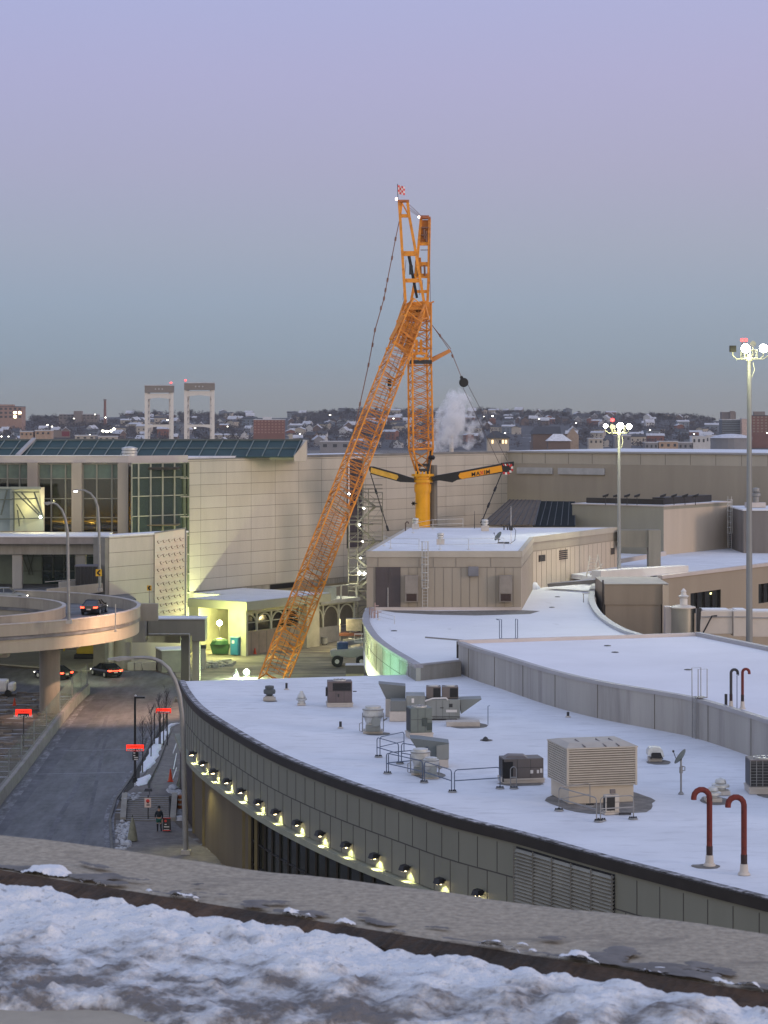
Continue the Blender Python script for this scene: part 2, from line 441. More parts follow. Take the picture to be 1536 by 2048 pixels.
for t,_,_ in protos:
    if t.name not in used:
        for k in list(t.children): bpy.data.objects.remove(k)
        bpy.data.objects.remove(t)
# ---- far trees: bare crowns of fine twig clumps
def crown(mb, c, rx, rz_, n, s, seed):
    rr=random.Random(seed)
    limbs=[]
    for k in range(7):
        a=rr.uniform(0,6.28); e=rr.uniform(.1,1.2); limbs.append(Vector((math.cos(a)*math.cos(e)*rx*.7,math.sin(a)*math.cos(e)*rx*.7,math.sin(e)*rz_*.75)))
    for i in range(n):
        L=rr.choice(limbs); g=Vector((rr.gauss(0,rx*.26),rr.gauss(0,rx*.26),rr.gauss(0,rz_*.24)))
        p=c+L*rr.uniform(.45,1.15)+g
        u=Vector((rr.uniform(-1,1),rr.uniform(-1,1),rr.uniform(-.3,1))).normalized(); v=u.orthogonal().normalized()
        l=s*rr.uniform(.6,1.5)
        mb.add([p-u*l,p+v*l*.4,p+u*l,p-v*l*.4],[(0,1,2,3)])
tp=[]
for k,(hh,rx,rzz) in enumerate([(13,4.6,5.0),(11,3.6,4.2),(15,5.5,5.6),(9,4.2,3.6)]):
    t=thing('bare_tree','bare dark winter tree among the houses on the far hillside','tree',(0,0,-80),'bare trees on the far hillside')
    mb=MB(); mb.tube((0,0,-82),(0,0,-80+hh*.55),.42,.22,6)
    for q in range(6):
        a=q*1.05; mb.tube((0,0,-80+hh*(.25+.05*q)),(math.cos(a)*rx*.6,math.sin(a)*rx*.6,-80+hh*(.5+.06*q)),.17,.06,4)
    mb.build('trunk',M['wood'],t)
    mb=MB(); crown(mb,Vector((0,0,-80+hh*.36)),rx*1.15,rzz,260,.62,k+5); mb.build('crown',M['wood'],t)
    tp.append(t)
nt_=0; first=set()
while nt_<280:
    px=R.uniform(-60,1600); Yd=2230+1600*R.random()**.6
    if R.random()<.42: Yd=R.uniform(3600,3860)
    x=(px-CX)/F*Yd; z=hz(x,Yd); py=HZ+F*(H-z)/Yd
    if any(a-4<px<b+4 and c-4<py<d+4 for a,b,c,d in occ): continue
    k=R.randrange(4); sc=R.uniform(.75,1.35); nt_+=1
    if k in first: dup(tp[k],(x,Yd,z-.3),R.uniform(0,6),None,None,sc)
    else: first.add(k); tp[k].location=(x,Yd,z-.3); tp[k].scale=(sc,)*3
# the mass of far-off trees that reads as one wood
m=MB(); rr=random.Random(4); cnt=0
while cnt<5200:
    px=rr.uniform(-90,1640); Yd=2230+1650*rr.random()**.75
    x=(px-CX)/F*Yd; z=hz(x,Yd); py=HZ+F*(H-z)/Yd
    thick = (px<170 and 838<py<864) 
    if not thick and noise.noise(Vector((px*.012+5,py*.05,2)))<-.34: continue
    if any(a-2<px<b+2 and c<py<d for a,b,c,d in occ): continue
    cnt+=1; hh=rr.uniform(5,11); c=Vector((x,Yd,z+hh*.45))
    for i in range(20):
        p=c+Vector((rr.gauss(0,hh*.3),rr.gauss(0,hh*.3),rr.gauss(0,hh*.22)))
        u=Vector((rr.uniform(-1,1),rr.uniform(-1,1),rr.uniform(-.2,1))).normalized(); v=u.orthogonal().normalized(); l=rr.uniform(.6,1.7)
        m.add([p-u*l,p+v*l*.5,p+u*l,p-v*l*.5],[(0,1,2,3)])
o=m.build('woodland',M['wood']); o['kind']='stuff'

# ---------------------------------------------------------------- landmarks across the water
brick=mat('far_red_brick',(.19,.085,.065),.85,var=.15,scale=.1)
brick_p=mat('far_pale_brick',(.30,.19,.15),.85,var=.12,scale=.1)
stone=mat('far_stone',(.20,.17,.16),.85,var=.12,scale=.1)
def block(name,label,cat,px0,px1,py0,py1,Y,depth,wm_,floors,cols,ww=.55,wh=.5,winm=None,rot=0,snow=True,base=-2,lit=()):
    a=P(px0,py1,Y); b=P(px1,py0,Y); w=b.x-a.x; h=b.z-a.z
    z0=min(base,a.z-3)
    t=thing(name,label,cat,((a.x+b.x)/2,Y+depth/2,0))
    m=MB(); m.bb(a.x,b.x,Y,Y+depth,z0,b.z); m.build('wall',wm_,t)
    m=MB(); m.bb(a.x-.3,b.x+.3,Y-.3,Y+depth+.3,b.z+.02,b.z+.9); m.build('roof',rm['snowy'] if snow else rm['dark'],t)
    for i in range(floors):
        zc=a.z+(i+.55)*h/floors
        for k in range(cols):
            xc=a.x+(k+.5)*w/cols
            m=MB(); m.bb(xc-w/cols*ww/2,xc+w/cols*ww/2,Y-.15,Y+.02,zc-h/floors*wh/2,zc+h/floors*wh/2)
            m.build('window', (M['warm_em'] if (i,k) in lit else (winm or win)),t)
    return t
t=block('brick_apartment_block','long red brick apartment slab with seven rows of windows left of the crane','building',507,569,840,868,2300,16,brick,5,9,winm=mat('far_window_p',(.3,.17,.14),.5))
m=MB(); q=P(531,838,2300); m.bb(q.x-3,q.x+6,2303,2310,q.z-1,q.z+2.2); m.build('roof_plant_room',wm['white'],t)
t=block('hilltop_hospital','brown brick building with glowing windows at the far left of the ridge','building',-30,44,814,838,3000,30,brick_p,3,8,lit=((1,6),(1,7),(0,6)),snow=False)
q=P(10,811,3000); m=MB(); m.bb(q.x-14,q.x+10,3008,3022,q.z-6,q.z+1.5); m.build('upper_storey',brick_p,t)
t=block('hilltop_school','long brown stone building with a raised centre on the ridge','building',118,196,829,839,3200,20,stone,2,10)
m=MB(); a=P(148,822,3195); b=P(163,840,3195); m.bb(a.x,b.x,3192,3210,b.z-4,a.z); m.build('centre_block',stone,t)
t=block('brick_tower_block','narrow pink brick tower block just right of the crane mast','building',864,878,838,870,2350,14,brick_p,6,2,winm=wm['white'])
t=block('dark_office_block','dark grey office block with ribbon windows under the tall light mast','building',1444,1482,840,868,2250,20,mat('far_dark_cladding',(.085,.095,.11),.6),6,1,ww=.95,wh=.3,winm=mat('far_ribbon',(.2,.22,.24),.4))
m=MB(); a=P(1444,838,2255); b=P(1472,824,2255); m.bb(a.x,b.x,2256,2268,a.z-2,b.z); m.bb(P(1461,822,2250).x,P(1470,822,2250).x,2251,2256,a.z-2,P(0,822,2250).z,0); m.build('roof_plant_room',stone,t)
t=block('pale_stair_tower','pale pink slab tower between the dark office block and the brick block','building',1484,1500,838,860,2240,10,mat('far_pink',(.5,.38,.34),.8),1,1,ww=.01,wh=.01)
t=block('brown_brick_block','brown brick apartment block at the right edge of the skyline','building',1504,1560,832,866,2300,16,brick,6,7,winm=mat('far_window_q',(.26,.2,.16),.5),snow=False)
m=MB(); a=P(1508,832,2305); b=P(1530,823,2305); m.bb(a.x,b.x,2305,2312,a.z-2,b.z); m.build('roof_plant_room',stone,t)
# big gabled hall
t=thing('gabled_hall','long dark gabled hall with a pale end wall and a snow covered porch','building',(P(1080,880,1500).x,1510,0))
m=MB(); a=P(1066,890,1500); b=P(1140,868,1500); m.bb(a.x,b.x,1500,1520,-2,b.z); m.build('wall',wm['brown'],t)
zt=P(0,853,1500).z
m=MB(); m.hexa([Vector((a.x-1,1499,b.z)),Vector((b.x-6,1499,b.z)),Vector((b.x-6,1521,b.z)),Vector((a.x-1,1521,b.z))],[Vector((a.x+2,1509,zt)),Vector((b.x-6,1509,zt)),Vector((b.x-6,1511,zt)),Vector((a.x+2,1511,zt))]); m.build('roof',rm['dark'],t)
m=MB(); c=P(1134,862,1497); m.add([(c.x,1497,-2),(c.x+8,1497,-2),(c.x+8,1497,b.z-1),(c.x+4,1497,zt-1),(c.x,1497,b.z-1),(c.x,1504,-2),(c.x+8,1504,-2),(c.x+8,1504,b.z-1),(c.x+4,1504,zt-1),(c.x,1504,b.z-1)],[(0,1,2,3,4),(5,6,7,8,9),(0,1,6,5),(1,2,7,6),(2,3,8,7),(3,4,9,8),(4,0,5,9)]); m.build('gable_wall',mat('far_tan',(.32,.25,.2),.8),t)
c=P(1120,882,1470); m=MB(); m.bb(c.x-8,c.x+7,1470,1482,-2,c.z); m.build('porch_wall',wm['brown'],t)
m=MB(); zp=P(0,868,1470).z; m.hexa([Vector((c.x-9,1469,c.z)),Vector((c.x+8,1469,c.z)),Vector((c.x+8,1483,c.z)),Vector((c.x-9,1483,c.z))],[Vector((c.x-4,1476,zp)),Vector((c.x+2,1476,zp)),Vector((c.x+2,1477,zp)),Vector((c.x-4,1477,zp))]); m.build('porch_roof',mat('far_snow_roof',(.62,.63,.68),.8),t)
# villa with lit windows
a=P(975,898,900); b=P(1018,876,900)
t=thing('villa','dark hip roofed villa with lit windows right of the steam plume','house',((a.x+b.x)/2,905,0))
m=MB(); m.bb(a.x,b.x,900,909,-1,b.z); m.build('wall',wm['cream'],t)
zt=P(0,862,900).z; cx=(a.x+b.x)/2-1
m=MB(); m.hexa([Vector((a.x-1,899,b.z)),Vector((b.x+1,899,b.z)),Vector((b.x+1,910,b.z)),Vector((a.x-1,910,b.z))],[Vector((cx-1,904,zt)),Vector((cx+1,904,zt)),Vector((cx+1,905,zt)),Vector((cx-1,905,zt))]); m.build('roof',rm['dark'],t)
for k,lx in enumerate((985,1000,1006,1012)):
    q=P(lx,883,899.9); m=MB(); m.bb(q.x-.35,q.x+.35,899.85,900.05,q.z-.8,q.z+.6); m.build('window',em('lit_far_window',(1,.7,.35),1.6) if k!=1 else win,t)
# domed hall
t=thing('domed_hall','low hall with a shallow snow covered dome at the far right','building',(P(1462,880,1700).x,1700,0))
c=P(1462,876,1700); m=MB(); m.lathe([(16,-1),(16,c.z)],(c.x,1700,0),20); m.build('wall',wm['grey'],t)
m=MB(); m.lathe([(17,c.z),(13,c.z+1.6),(8,c.z+2.7),(3,c.z+3.2),(.1,c.z+3.3)],(c.x,1700,0),20); m.build('roof',mat('far_snow_dome',(.56,.57,.62),.8),t)
# low sheds in front of the hills
sheds=[(1318,1356,884,898,'tan'),(1384,1412,874,890,'white'),(1412,1432,872,888,'white'),(1230,1262,872,884,'grey'),(1178,1206,878,890,'cream'),(640,700,884,900,'grey'),(1062,1092,884,900,'brown'),(40,66,864,874,'tan'),(70,102,862,872,'tan'),(150,190,872,880,'cream'),(196,232,874,882,'cream'),(1290,1316,886,900,'grey'),(1356,1386,886,900,'grey')]
colm={'tan':mat('shed_tan',(.38,.27,.2),.8),'white':wm['white'],'grey':wm['grey'],'cream':wm['cream'],'brown':wm['brown']}
desc=['wide tan shed with a pale base right of the shorter light mast','white shed west of the gabled white house','second white shed beside the gabled white house','grey shed below the shorter light mast','cream shed right of the gabled hall','long grey shed seen through the crane jib','brown shed in front of the gabled hall','tan warehouse in lamp light at far left','longer tan warehouse beside the billboard','low cream warehouse right of the billboard','low cream warehouse under the chimney','grey shed left of the wide tan shed','grey shed right of the wide tan shed']
for (x0,x1,y0,y1,cn),ds in zip(sheds,desc):
    block('warehouse',ds,'building',x0,x1,y0,y1,1900,14,colm[cn],1,3,ww=.4,wh=.4)
# chimney
q=P(210,800,3100); t=thing('factory_chimney','tall thin brick factory chimney on the left ridge','chimney',(q.x,3100,0))
m=MB(); m.tube((q.x,3100,20),(q.x,3100,q.z),2.4,1.6,10); m.build('shaft',brick,t)
m=MB(); m.lathe([(1.9,q.z-1),(2.3,q.z),(2.3,q.z+1.2),(1.7,q.z+1.2)],(q.x,3100,0),10); m.build('rim',stone,t)
# billboard
a=P(107,861,1850); b=P(140,875,1850)
t=thing('billboard','dark red and grey billboard above the warehouses at left','billboard',((a.x+b.x)/2,1850,0))
m=MB(); m.bb(a.x,b.x,1850,1851,b.z,a.z,0); m.bb((a.x+b.x)/2,b.x-.4,1849.9,1850,b.z+1,a.z-.8,1); m.build('panel',[stone,mat('far_maroon',(.16,.03,.045),.6)],t)
for k in range(4):
    x=a.x+(b.x-a.x)*(k+.5)/4; m=MB(); m.bar((x,1851.4,-.5),(x,1851.4,a.z),.5); m.build('post',M['dark'],t)
# lift bridge towers
lw=mat('bridge_white_paint',(.66,.63,.60),.6,var=.1,scale=.05); lh=mat('bridge_machine_house',(.22,.195,.175),.7,var=.06,scale=.1)
def tower(x0,x1,ytop,label,lamp):
    Y=1750; s=Y/F
    c=P((x0+x1)/2,900,Y); t=thing('lift_bridge_tower',label,'bridge tower',(c.x,Y,0),'lift bridge towers')
    w=(x1-x0)*s; X0=P(x0,0,Y).x; X1=P(x1,0,Y).x
    zt=P(0,ytop,Y).z; zh=P(0,ytop+15,Y).z; zb=P(0,ytop+17,Y).z
    m=MB(); m.bb(X0-.2,X1+.2,Y-1,Y+8,zh,zt-.6); m.build('machine_house',lh,t)
    m=MB(); m.bb(X0-.5,X1+.5,Y-1.4,Y+8.4,zt-.58,zt); m.build('roof',rm['snowy'],t)
    for k in range(3):
        m=MB(); x=X0+w*(.38+.12*k); m.lathe([(.55,-.06),(.55,.06)],(x,Y-1.05,(zh+zt)/2-.2),12,axis=Matrix.Rotation(RAD(90),3,'X')); m.build('porthole',wm['white'],t)
    for x,dx in ((X0+.9,1),(X1-.9,-1)):
        m=MB(); 
        m.bb(x-1.2,x+1.2,Y,Y+2,-2,zh-.05); m.bb(x-.95+1.9*dx,x+.5+1.9*dx,Y+5.4,Y+7,-2,zh-.05); m.build('column',lw,t)
        m=MB()
        for k in range(9):
            z=2+k*5; 
            if z+5<zh: m.bar((x,Y+1.8,z),(x+1.9*dx,Y+5.5,z+5),.35); m.bar((x,Y+1.8,z+5),(x+1.9*dx,Y+5.5,z+5),.3)
        m.build('bracing',M['galv_d'],t)
    m=MB(); xa=X0+2; xb=X1-2; xm=(xa+xb)/2; n=10; zB=zb-.1; d0=6.4; d1=4.1
    def beam(z,da,db,mm):
        up=[];dn=[]
        for k in range(n+1):
            u=k/n; x=xa+(xb-xa)*u; f=1-abs(2*u-1)**1.6
            up.append((x,z)); dn.append((x,z-da+(da-db)*f))
        for k in range(n):
            mm.hexa([Vector((dn[k][0],Y+.3,dn[k][1])),Vector((dn[k+1][0],Y+.3,dn[k+1][1])),Vector((dn[k+1][0],Y+2.2,dn[k+1][1])),Vector((dn[k][0],Y+2.2,dn[k][1]))],[Vector((up[k][0],Y+.3,up[k][1])),Vector((up[k+1][0],Y+.3,up[k+1][1])),Vector((up[k+1][0],Y+2.2,up[k+1][1])),Vector((up[k][0],Y+2.2,up[k][1]))])
    beam(zB,4.6,3.2,m); m.build('upper_crossbeam',lw,t)
    m=MB(); zl=P(0,849,Y).z; beam(zl,3.0,1.7,m); m.build('lower_crossbeam',lw,t)
    m=MB(); q=P(lamp,ytop-3,Y); m.tube((q.x,Y,zt),(q.x,Y,zt+1.2),.2); m.lathe([(.1,0),(.8,.3),(.8,1.1),(.1,1.4)],(q.x,Y,zt+1),8,1); m.build('beacon',[M['dark'],M['red_em']],t)
tower(290,346,770,'left of the two white lift bridge towers, beacon on its right corner',342)
tower(369,428,765,'right of the two white lift bridge towers, beacon on its left corner',371)
# far small lamps
for i,(x,y,Y,ds) in enumerate([(97,849,2600,'upper'),(105,853,2500,'lower')]): pass
lampm=em('far_lamp_glow',(1,.96,.8),7); lampw=em('far_warm_lamp_glow',(1,.62,.35),6)
tf=None
for i,(x,y) in enumerate([(95,850),(104,853),(190,829),(211,835),(148,837),(3,873),(17,873),(56,871),(164,871),(180,870),(228,858),(222,862),(214,863),(206,862),(660,830),(787,837),(725,850),(968,833),(1078,838),(985,832),(1066,893),(1010,866),(1388,868),(1534,866),(335,840),(390,856),(455,853),(600,868),(1152,846),(1300,860)]):
    Y=2050; q=P(x,y,Y)
    big = 200<x<230 and y>855
    if tf is None:
        tf=thing('distant_street_lamp','tiny glowing street lamp in the far neighbourhood','street lamp',(q.x,Y,q.z),'tiny lamps glowing in the far neighbourhood')
        m=MB(); m.tube((q.x,Y+.5,q.z-9),(q.x,Y+.5,q.z),.15,.1,5); m.build('pole',M['dark'],tf)
        m=MB(); m.lathe([(.1,-.5),(.75,-.2),(.75,.2),(.1,.5)],q,8); m.build('lamp_head',lampm,tf)
    else: dup(tf,q,None,None,None,2.0 if big else R.uniform(.7,1.15))
# steam
st=mat('x',(1,1,1))
bpy.data.materials.remove(st)
sm=bpy.data.materials.new('steam'); sm.use_nodes=True; nt=sm.node_tree; N=nt.nodes; L=nt.links; N.remove(N['Principled BSDF'])
pv=N.new('ShaderNodeVolumePrincipled'); pv.inputs['Color'].default_value=(.99,.99,1,1); pv.inputs['Anisotropy'].default_value=.1
tc=N.new('ShaderNodeTexCoord'); nz=N.new('ShaderNodeTexNoise'); nz.inputs['Scale'].default_value=.55; nz.inputs['Detail'].default_value=7; nz.inputs['Roughness'].default_value=.65
L.new(tc.outputs['Object'],nz.inputs['Vector']); mr=N.new('ShaderNodeMapRange'); mr.inputs['From Min'].default_value=.36; mr.inputs['From Max'].default_value=.68; mr.inputs['To Min'].default_value=0; mr.inputs['To Max'].default_value=1.5
L.new(nz.outputs['Fac'],mr.inputs['Value']); L.new(mr.outputs[0],pv.inputs['Density']); L.new(pv.outputs[0],N['Material Output'].inputs['Volume'])
SY=420
t=thing('steam_plume','pale drifting steam plume rising behind the terminal roof right of the crane','steam',P(905,900,SY))
m=MB(); rr=random.Random(9)
ctr=[(870,900,1.0),(884,884,1.5),(898,862,2.6),(908,840,2.9),(912,818,2.3),(909,800,1.5),(907,788,.8)]
side=[(925,868,2.0),(942,858,1.7),(955,872,1.3),(936,886,1.3),(962,845,1.0)]
import bmesh
bm=bmesh.new()
def puff(px,py,r):
    q=P(px,py,SY)-t.location
    g=bmesh.ops.create_icosphere(bm,subdivisions=3,radius=r)
    for v in g['verts']:
        d=v.co.normalized(); k=1+.28*noise.noise(d*2.2+Vector((px,py,0)))
        v.co=Vector((v.co.x*k,v.co.y*k*.9,v.co.z*k*1.15))+q
for a,b in zip(ctr,ctr[1:]):
    for u in (0,.5): puff(a[0]+(b[0]-a[0])*u,a[1]+(b[1]-a[1])*u,.74*(a[2]+(b[2]-a[2])*u))
puff(*ctr[-1])
me=bpy.data.meshes.new('plume'); bm.to_mesh(me); bm.free(); me.materials.append(sm)
o=bpy.data.objects.new('plume',me); C.objects.link(o); o.parent=t
md=o.modifiers.new('merge','REMESH'); md.mode='VOXEL'; md.voxel_size=.35
sm2=sm.copy(); sm2.name='thin_steam'
for n_ in sm2.node_tree.nodes:
    if n_.type=='MAP_RANGE': n_.inputs['To Max'].default_value=1.3; n_.inputs['From Min'].default_value=.47; n_.inputs['From Max'].default_value=.72
bm=bmesh.new()
for s_ in side: puff(*s_)
for s_ in ctr: puff(s_[0]+3,s_[1]-3,s_[2]*1.3)
me=bpy.data.meshes.new('thin_steam'); bm.to_mesh(me); bm.free(); me.materials.append(sm2)
o=bpy.data.objects.new('thin_steam',me); C.objects.link(o); o.parent=t
md=o.modifiers.new('merge','REMESH'); md.mode='VOXEL'; md.voxel_size=.35
q=P(903,884,430); t=thing('exhaust_stack','pale metal exhaust stack standing inside the steam','chimney',(q.x,430,0)); m=MB(); m.tube((q.x,430,0),(q.x,430,P(0,868,430).z),.42,.42,12); m.build('stack',M['cream'],t)
m=MB(); m.lathe([(.43,-.3),(.55,-.2),(.55,0),(.43,0)],(q.x,430,P(0,868,430).z),12); m.build('rim',M['galv'],t)
# ================================================================ main terminal block (panel wall)
def vrow(mb, a, z0, z1, b, w=.05, mi=1): mb.gbox(a-w/2,a+w/2,b,b+.012,z0,z1,mi)
T=thing('terminal_building','big terminal block with a wall of pale cream panels behind the crane','building',W(35,0,0))
ZT=23.3; ZB=6.7
m=MB()
A0,A1=0,75; S0,S1=33.6,37.6   # slot window
m.gbox(A0,S0,-.4,0,ZB,ZT,0); m.gbox(S1,A1,-.4,0,ZB,ZT,0); m.gbox(S0,S1,-.4,0,ZB,10.6,0)
m.gbox(A0,A1,-30,-.4,ZB,ZT-.3,0)
rows=10
ph=(ZT-ZB-.2)/11
for i in range(12):
    z=ZB+i*ph
    for (x0,x1) in ((A0,S0),(S1,A1)):
        m.gbox(x0,x1,0,.012,z-.025,z+.025,1)
k=0
x=2.6
while x<A1:
    if not (S0-.2<x<S1+.2):
        for i in range(11):
            vrow(m,x,ZB+i*ph+.03,ZB+(i+1)*ph-.03,0,.04)
    x+=5.05
for i in range(11):
    x0=0
    for x1 in [2.6+5.05*k for k in range(15)]+[75]:
        if not (x0<S1+.3 and x1>S0-.3): m.gbox(x0+.02,x1-.02,0,.006,ZB+i*ph+.025,ZB+(i+1)*ph-.025,R.choice([2,3,4]))
        x0=x1
m.build('wall',[M['panel'],M['joint']]+[mat('wall_panel_'+n_,c_,.6,var=.05,scale=.35,streak=True,col2=tuple(x*.87 for x in c_),thr=.6,soft=.14,scale2=(.25,.25,.05)) for n_,c_ in (('warm',(.50,.462,.40)),('pale',(.515,.478,.418)),('dull',(.487,.447,.385)))],T)
m=MB(); m.gbox(A0+.2,A1,-29.8,-.2,ZT-.28,ZT-.2); m.build('roof',M['snow_roof'],T)
m=MB(); m.gbox(20,A1+.2,-.9,.06,ZT+.01,ZT+.33); m.gbox(A0-.1,20,-.6,.06,ZT+.01,ZT+.14); m.build('coping',mat('terminal_coping',(.20,.195,.19),.6),T)
# slot window with white edge
m=MB(); m.gbox(S0+.75,S1-.05,-.35,-.25,10.7,ZT-.25); m.build('window',mat('slot_glass',(.07,.06,.075),.15,var=.5,scale=.3,spec=.7),T)
m=MB(); m.gbox(S0-.1,S1,-.25,.05,ZT-.3,ZT-.05); m.gbox(S0+.25,S0+.7,-.3,.02,10.6,ZT-.3); m.build('window_frame',M['white'],T)
m=MB(); m.gbox(S0+.05,S0+.25,-.3,.03,10.6,ZT-.3)
for z in (12.9,16.3,19.2,21.0): m.gbox(S0+.7,S1-.1,-.24,-.18,z,z+.1)
m.build('window_bar',M['black'],T)
# concrete plinth strip and ground-floor wall under the panels
m=MB(); m.gbox(0,A1,-.5,-.05,ZB-.75,ZB-.01,0)
for i in range(50): m.gbox(i*1.5,i*1.5+.05,-.05,-.035,ZB-.7,ZB-.03,1)
m.build('plinth',[M['conc'],M['joint']],T)
m=MB(); m.gbox(0,A1,-.8,-.3,0,ZB-.76,0)
m.gbox(16.7,22,-.048,-.03,5.97,6.62,1)
m.build('lower_wall',[M['taupe'],M['black']],T)

# ---------------- right hand block of the terminal
T2=thing('concourse_building','wide brown grey windowless block behind the shorter light mast','building',W(75,20,0))
BL=44.8
m=MB(); m.gbox(75,110,0,BL,5,ZT-1.55,0); m.gbox(75.1,109.9,0,BL-.1,ZT-1.54,ZT+.1,1)
b=2.6
while b<BL:
    m.gbox(75.08,75.1,b,b+.07,ZT-1.5,ZT+.05,2); b+=4.1
m.build('wall',[M['taupe'],M['taupe_l'],M['joint']],T2)
m=MB(); m.gbox(74.8,110,-.2,BL+.15,ZT+.12,ZT+.35); m.build('coping',M['coping'],T2)
m=MB(); m.gbox(75.4,109.5,0.2,BL-.5,ZT+.36,ZT+.4); m.build('roof',M['snow_roof'],T2)
# side wall, its dawn light put into a paler colour
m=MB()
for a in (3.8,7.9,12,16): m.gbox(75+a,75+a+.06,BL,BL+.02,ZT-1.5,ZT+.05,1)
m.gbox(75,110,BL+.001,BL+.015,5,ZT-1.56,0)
m.build('side_wall',[M['pinkbeige_lit'],M['joint']],T2)
# long pale signboards
for (x0,x1) in ((1.9,8.2),(9.2,17.2)):
    m=MB(); m.gbox(74.7,74.98,x0,x1,20.2,21.15); m.build('light_shelf',mat('shelf_metal',(.42,.42,.43),.5,var=.15,scale=1.2),T2)
# sloping standing-seam roof at its foot
T3=thing('sloped_roof_annex','low annex with brown and black sloping metal roof below the long brown grey wall','building',W(70,10,0))
def roofquad(mb,pts,mi=0,th=.15):
    lo=[p-Vector((0,0,th)) for p in pts]; mb.hexa(lo,pts,mi)
m=MB(); p=[P(962,1050,292),P(1070,1050,285),P(1082,1000,317),P(1020,999,325)]; roofquad(m,p); m.build('brown_slope',mat('brown_seam_roof',(.15,.12,.095),.95,spec=.1,var=.15,scale=.5,streak=True),T3)
m=MB(); p=[P(1066,1052,284.8),P(1150,1052,281),P(1150,1003,312),P(1082,1002,316)]; roofquad(m,p); m.build('black_slope',mat('black_seam_roof',(.022,.026,.027),.95,spec=.05,var=.2,scale=1),T3)
m=MB(); q=[P(966,1052,293),P(1150,1054,281),P(1150,1054,300),P(1010,1052,318)]; m.prism([(v.x,v.y) for v in q],2,13.2); m.build('wall',M['taupe'],T3)
m=MB()
for i in range(7):
    t=i/6; a=P(1066,1052,284.8).lerp(P(1150,1052,281),t); bb_=P(1082,1002,316).lerp(P(1150,1003,312),t); m.bar(a+Vector((0,0,.06)),bb_+Vector((0,0,.06)),.08)
for i in range(9):
    t=i/8; a=P(962,1050,292).lerp(P(1070,1050,285),t); bb_=P(1020,999,325).lerp(P(1082,1000,317),t); m.bar(a+Vector((0,0,.05)),bb_+Vector((0,0,.05)),.07)
m.build('roof_seams',M['dark'],T3)

# ---------------- small block with roof floodlights
K=Vector((36.5,286)); 
def Q(a,b,z):
    v=K+D2*a+N2*b; return Vector((v.x,v.y,z))
def qbox(mb,a0,a1,b0,b1,z0,z1,mi=0):
    q=[(a0,b1),(a1,b1),(a1,b0),(a0,b0)]; mb.hexa([Q(a,b,z0) for a,b in q],[Q(a,b,z1) for a,b in q],mi)
T4=thing('plant_block','low beige block with floodlights on its roof below the brown grey wall','building',Q(9,-7,0))
m=MB(); qbox(m,0,19.2,-13.8,0,2,17); m.build('wall',mat('olive_cladding',(.28,.265,.21),.7,var=.06,scale=.5,streak=True),T4)
m=MB(); qbox(m,.0,19.2,.002,.03,2,16.6); m.build('side_wall',M['pinkbeige_lit'],T4)  # right face of the block, tinted pink for the dawn light on it
m=MB(); qbox(m,-.12,19.3,-13.9,.12,17.02,17.14); m.build('coping',M['coping_p'],T4)
m=MB(); qbox(m,.3,18.9,-13.5,-.3,17.15,17.18); m.build('roof',M['snow_roof'],T4)
m=MB(); qbox(m,1.5,1.9,-12.5,-.8,17.2,17.9); qbox(m,2.5,16,-3.0,-1.2,17.2,18.1); m.build('roof_plant',M['fascia'],T4)
for px in (1160,): pass
Ts=[]
fl=None
for i,(px,py) in enumerate([(1211,996),(1232,996),(1254,994),(1274,990),(1326,994),(1348,994),(1370,992),(1391,990)]):
    q=P(px,py,288); base=Vector((q.x,288,17.14))
    if fl is None:
        fl=thing('roof_floodlight','dark unlit floodlight on a post along the low beige block roof','floodlight',base,'row of floodlights on the low block')
        m=MB(); m.tube(base,base+Vector((0,0,1.1)),.05,n=6); m.build('post',M['dark'],fl)
        m=MB(); c=base+Vector((0,0,1.2)); m.hexa([c+Vector(v) for v in ((-.35,-.25,-.2),(.3,-.25,-.05),(.3,.2,-.05),(-.35,.2,-.2))],[c+Vector(v) for v in ((-.4,-.25,.05),(.42,-.25,.32),(.42,.2,.32),(-.4,.2,.05))]); m.build('lamp_head',M['black'],fl)
    else: dup(fl,base)
# caged ladder on its right end
def cage_ladder(name,label,base,top,out,wd=.5,cage=True,m1=None,parent=None):
    t=thing(name,label,'ladder',base)
    base=Vector(base); top=Vector((base.x,base.y,top)); out=Vector((out[0],out[1],0)).normalized(); s=Vector((-out.y,out.x,0))
    m=MB()
    for k in (-1,1): m.tube(base+s*k*wd/2+out*.15,top+s*k*wd/2+out*.15+Vector((0,0,1.0)),.035,n=6)
    m.build('rail',m1 or M['galv'],t)
    m=MB(); z=base.z+.3
    while z<top.z+.2: m.tube(Vector((base.x,base.y,z))+s*wd/2+out*.15,Vector((base.x,base.y,z))-s*wd/2+out*.15,.02,n=5); z+=.3
    m.build('rungs',m1 or M['galv'],t)
    if cage:
        m=MB(); z=base.z+2.2; zs=[]
        while z<top.z+1.2: zs.append(z); z+=.75
        def ring(z): return [Vector((base.x,base.y,z))+out*(.15+.7*math.sin(a))+s*(.38*math.cos(a)) for a in [RAD(x) for x in range(0,181,30)]]
        for z in zs: m.path(ring(z),.03,5)
        for j in (1,3,5): m.path([ring(zs[0])[j],ring(zs[-1])[j]],.025,5)
        m.build('safety_cage',m1 or M['galv'],t)
    return t
cage_ladder('caged_ladder','galvanised caged ladder at the right end of the low beige block',P(1459,1098,297),17,(0,-1))

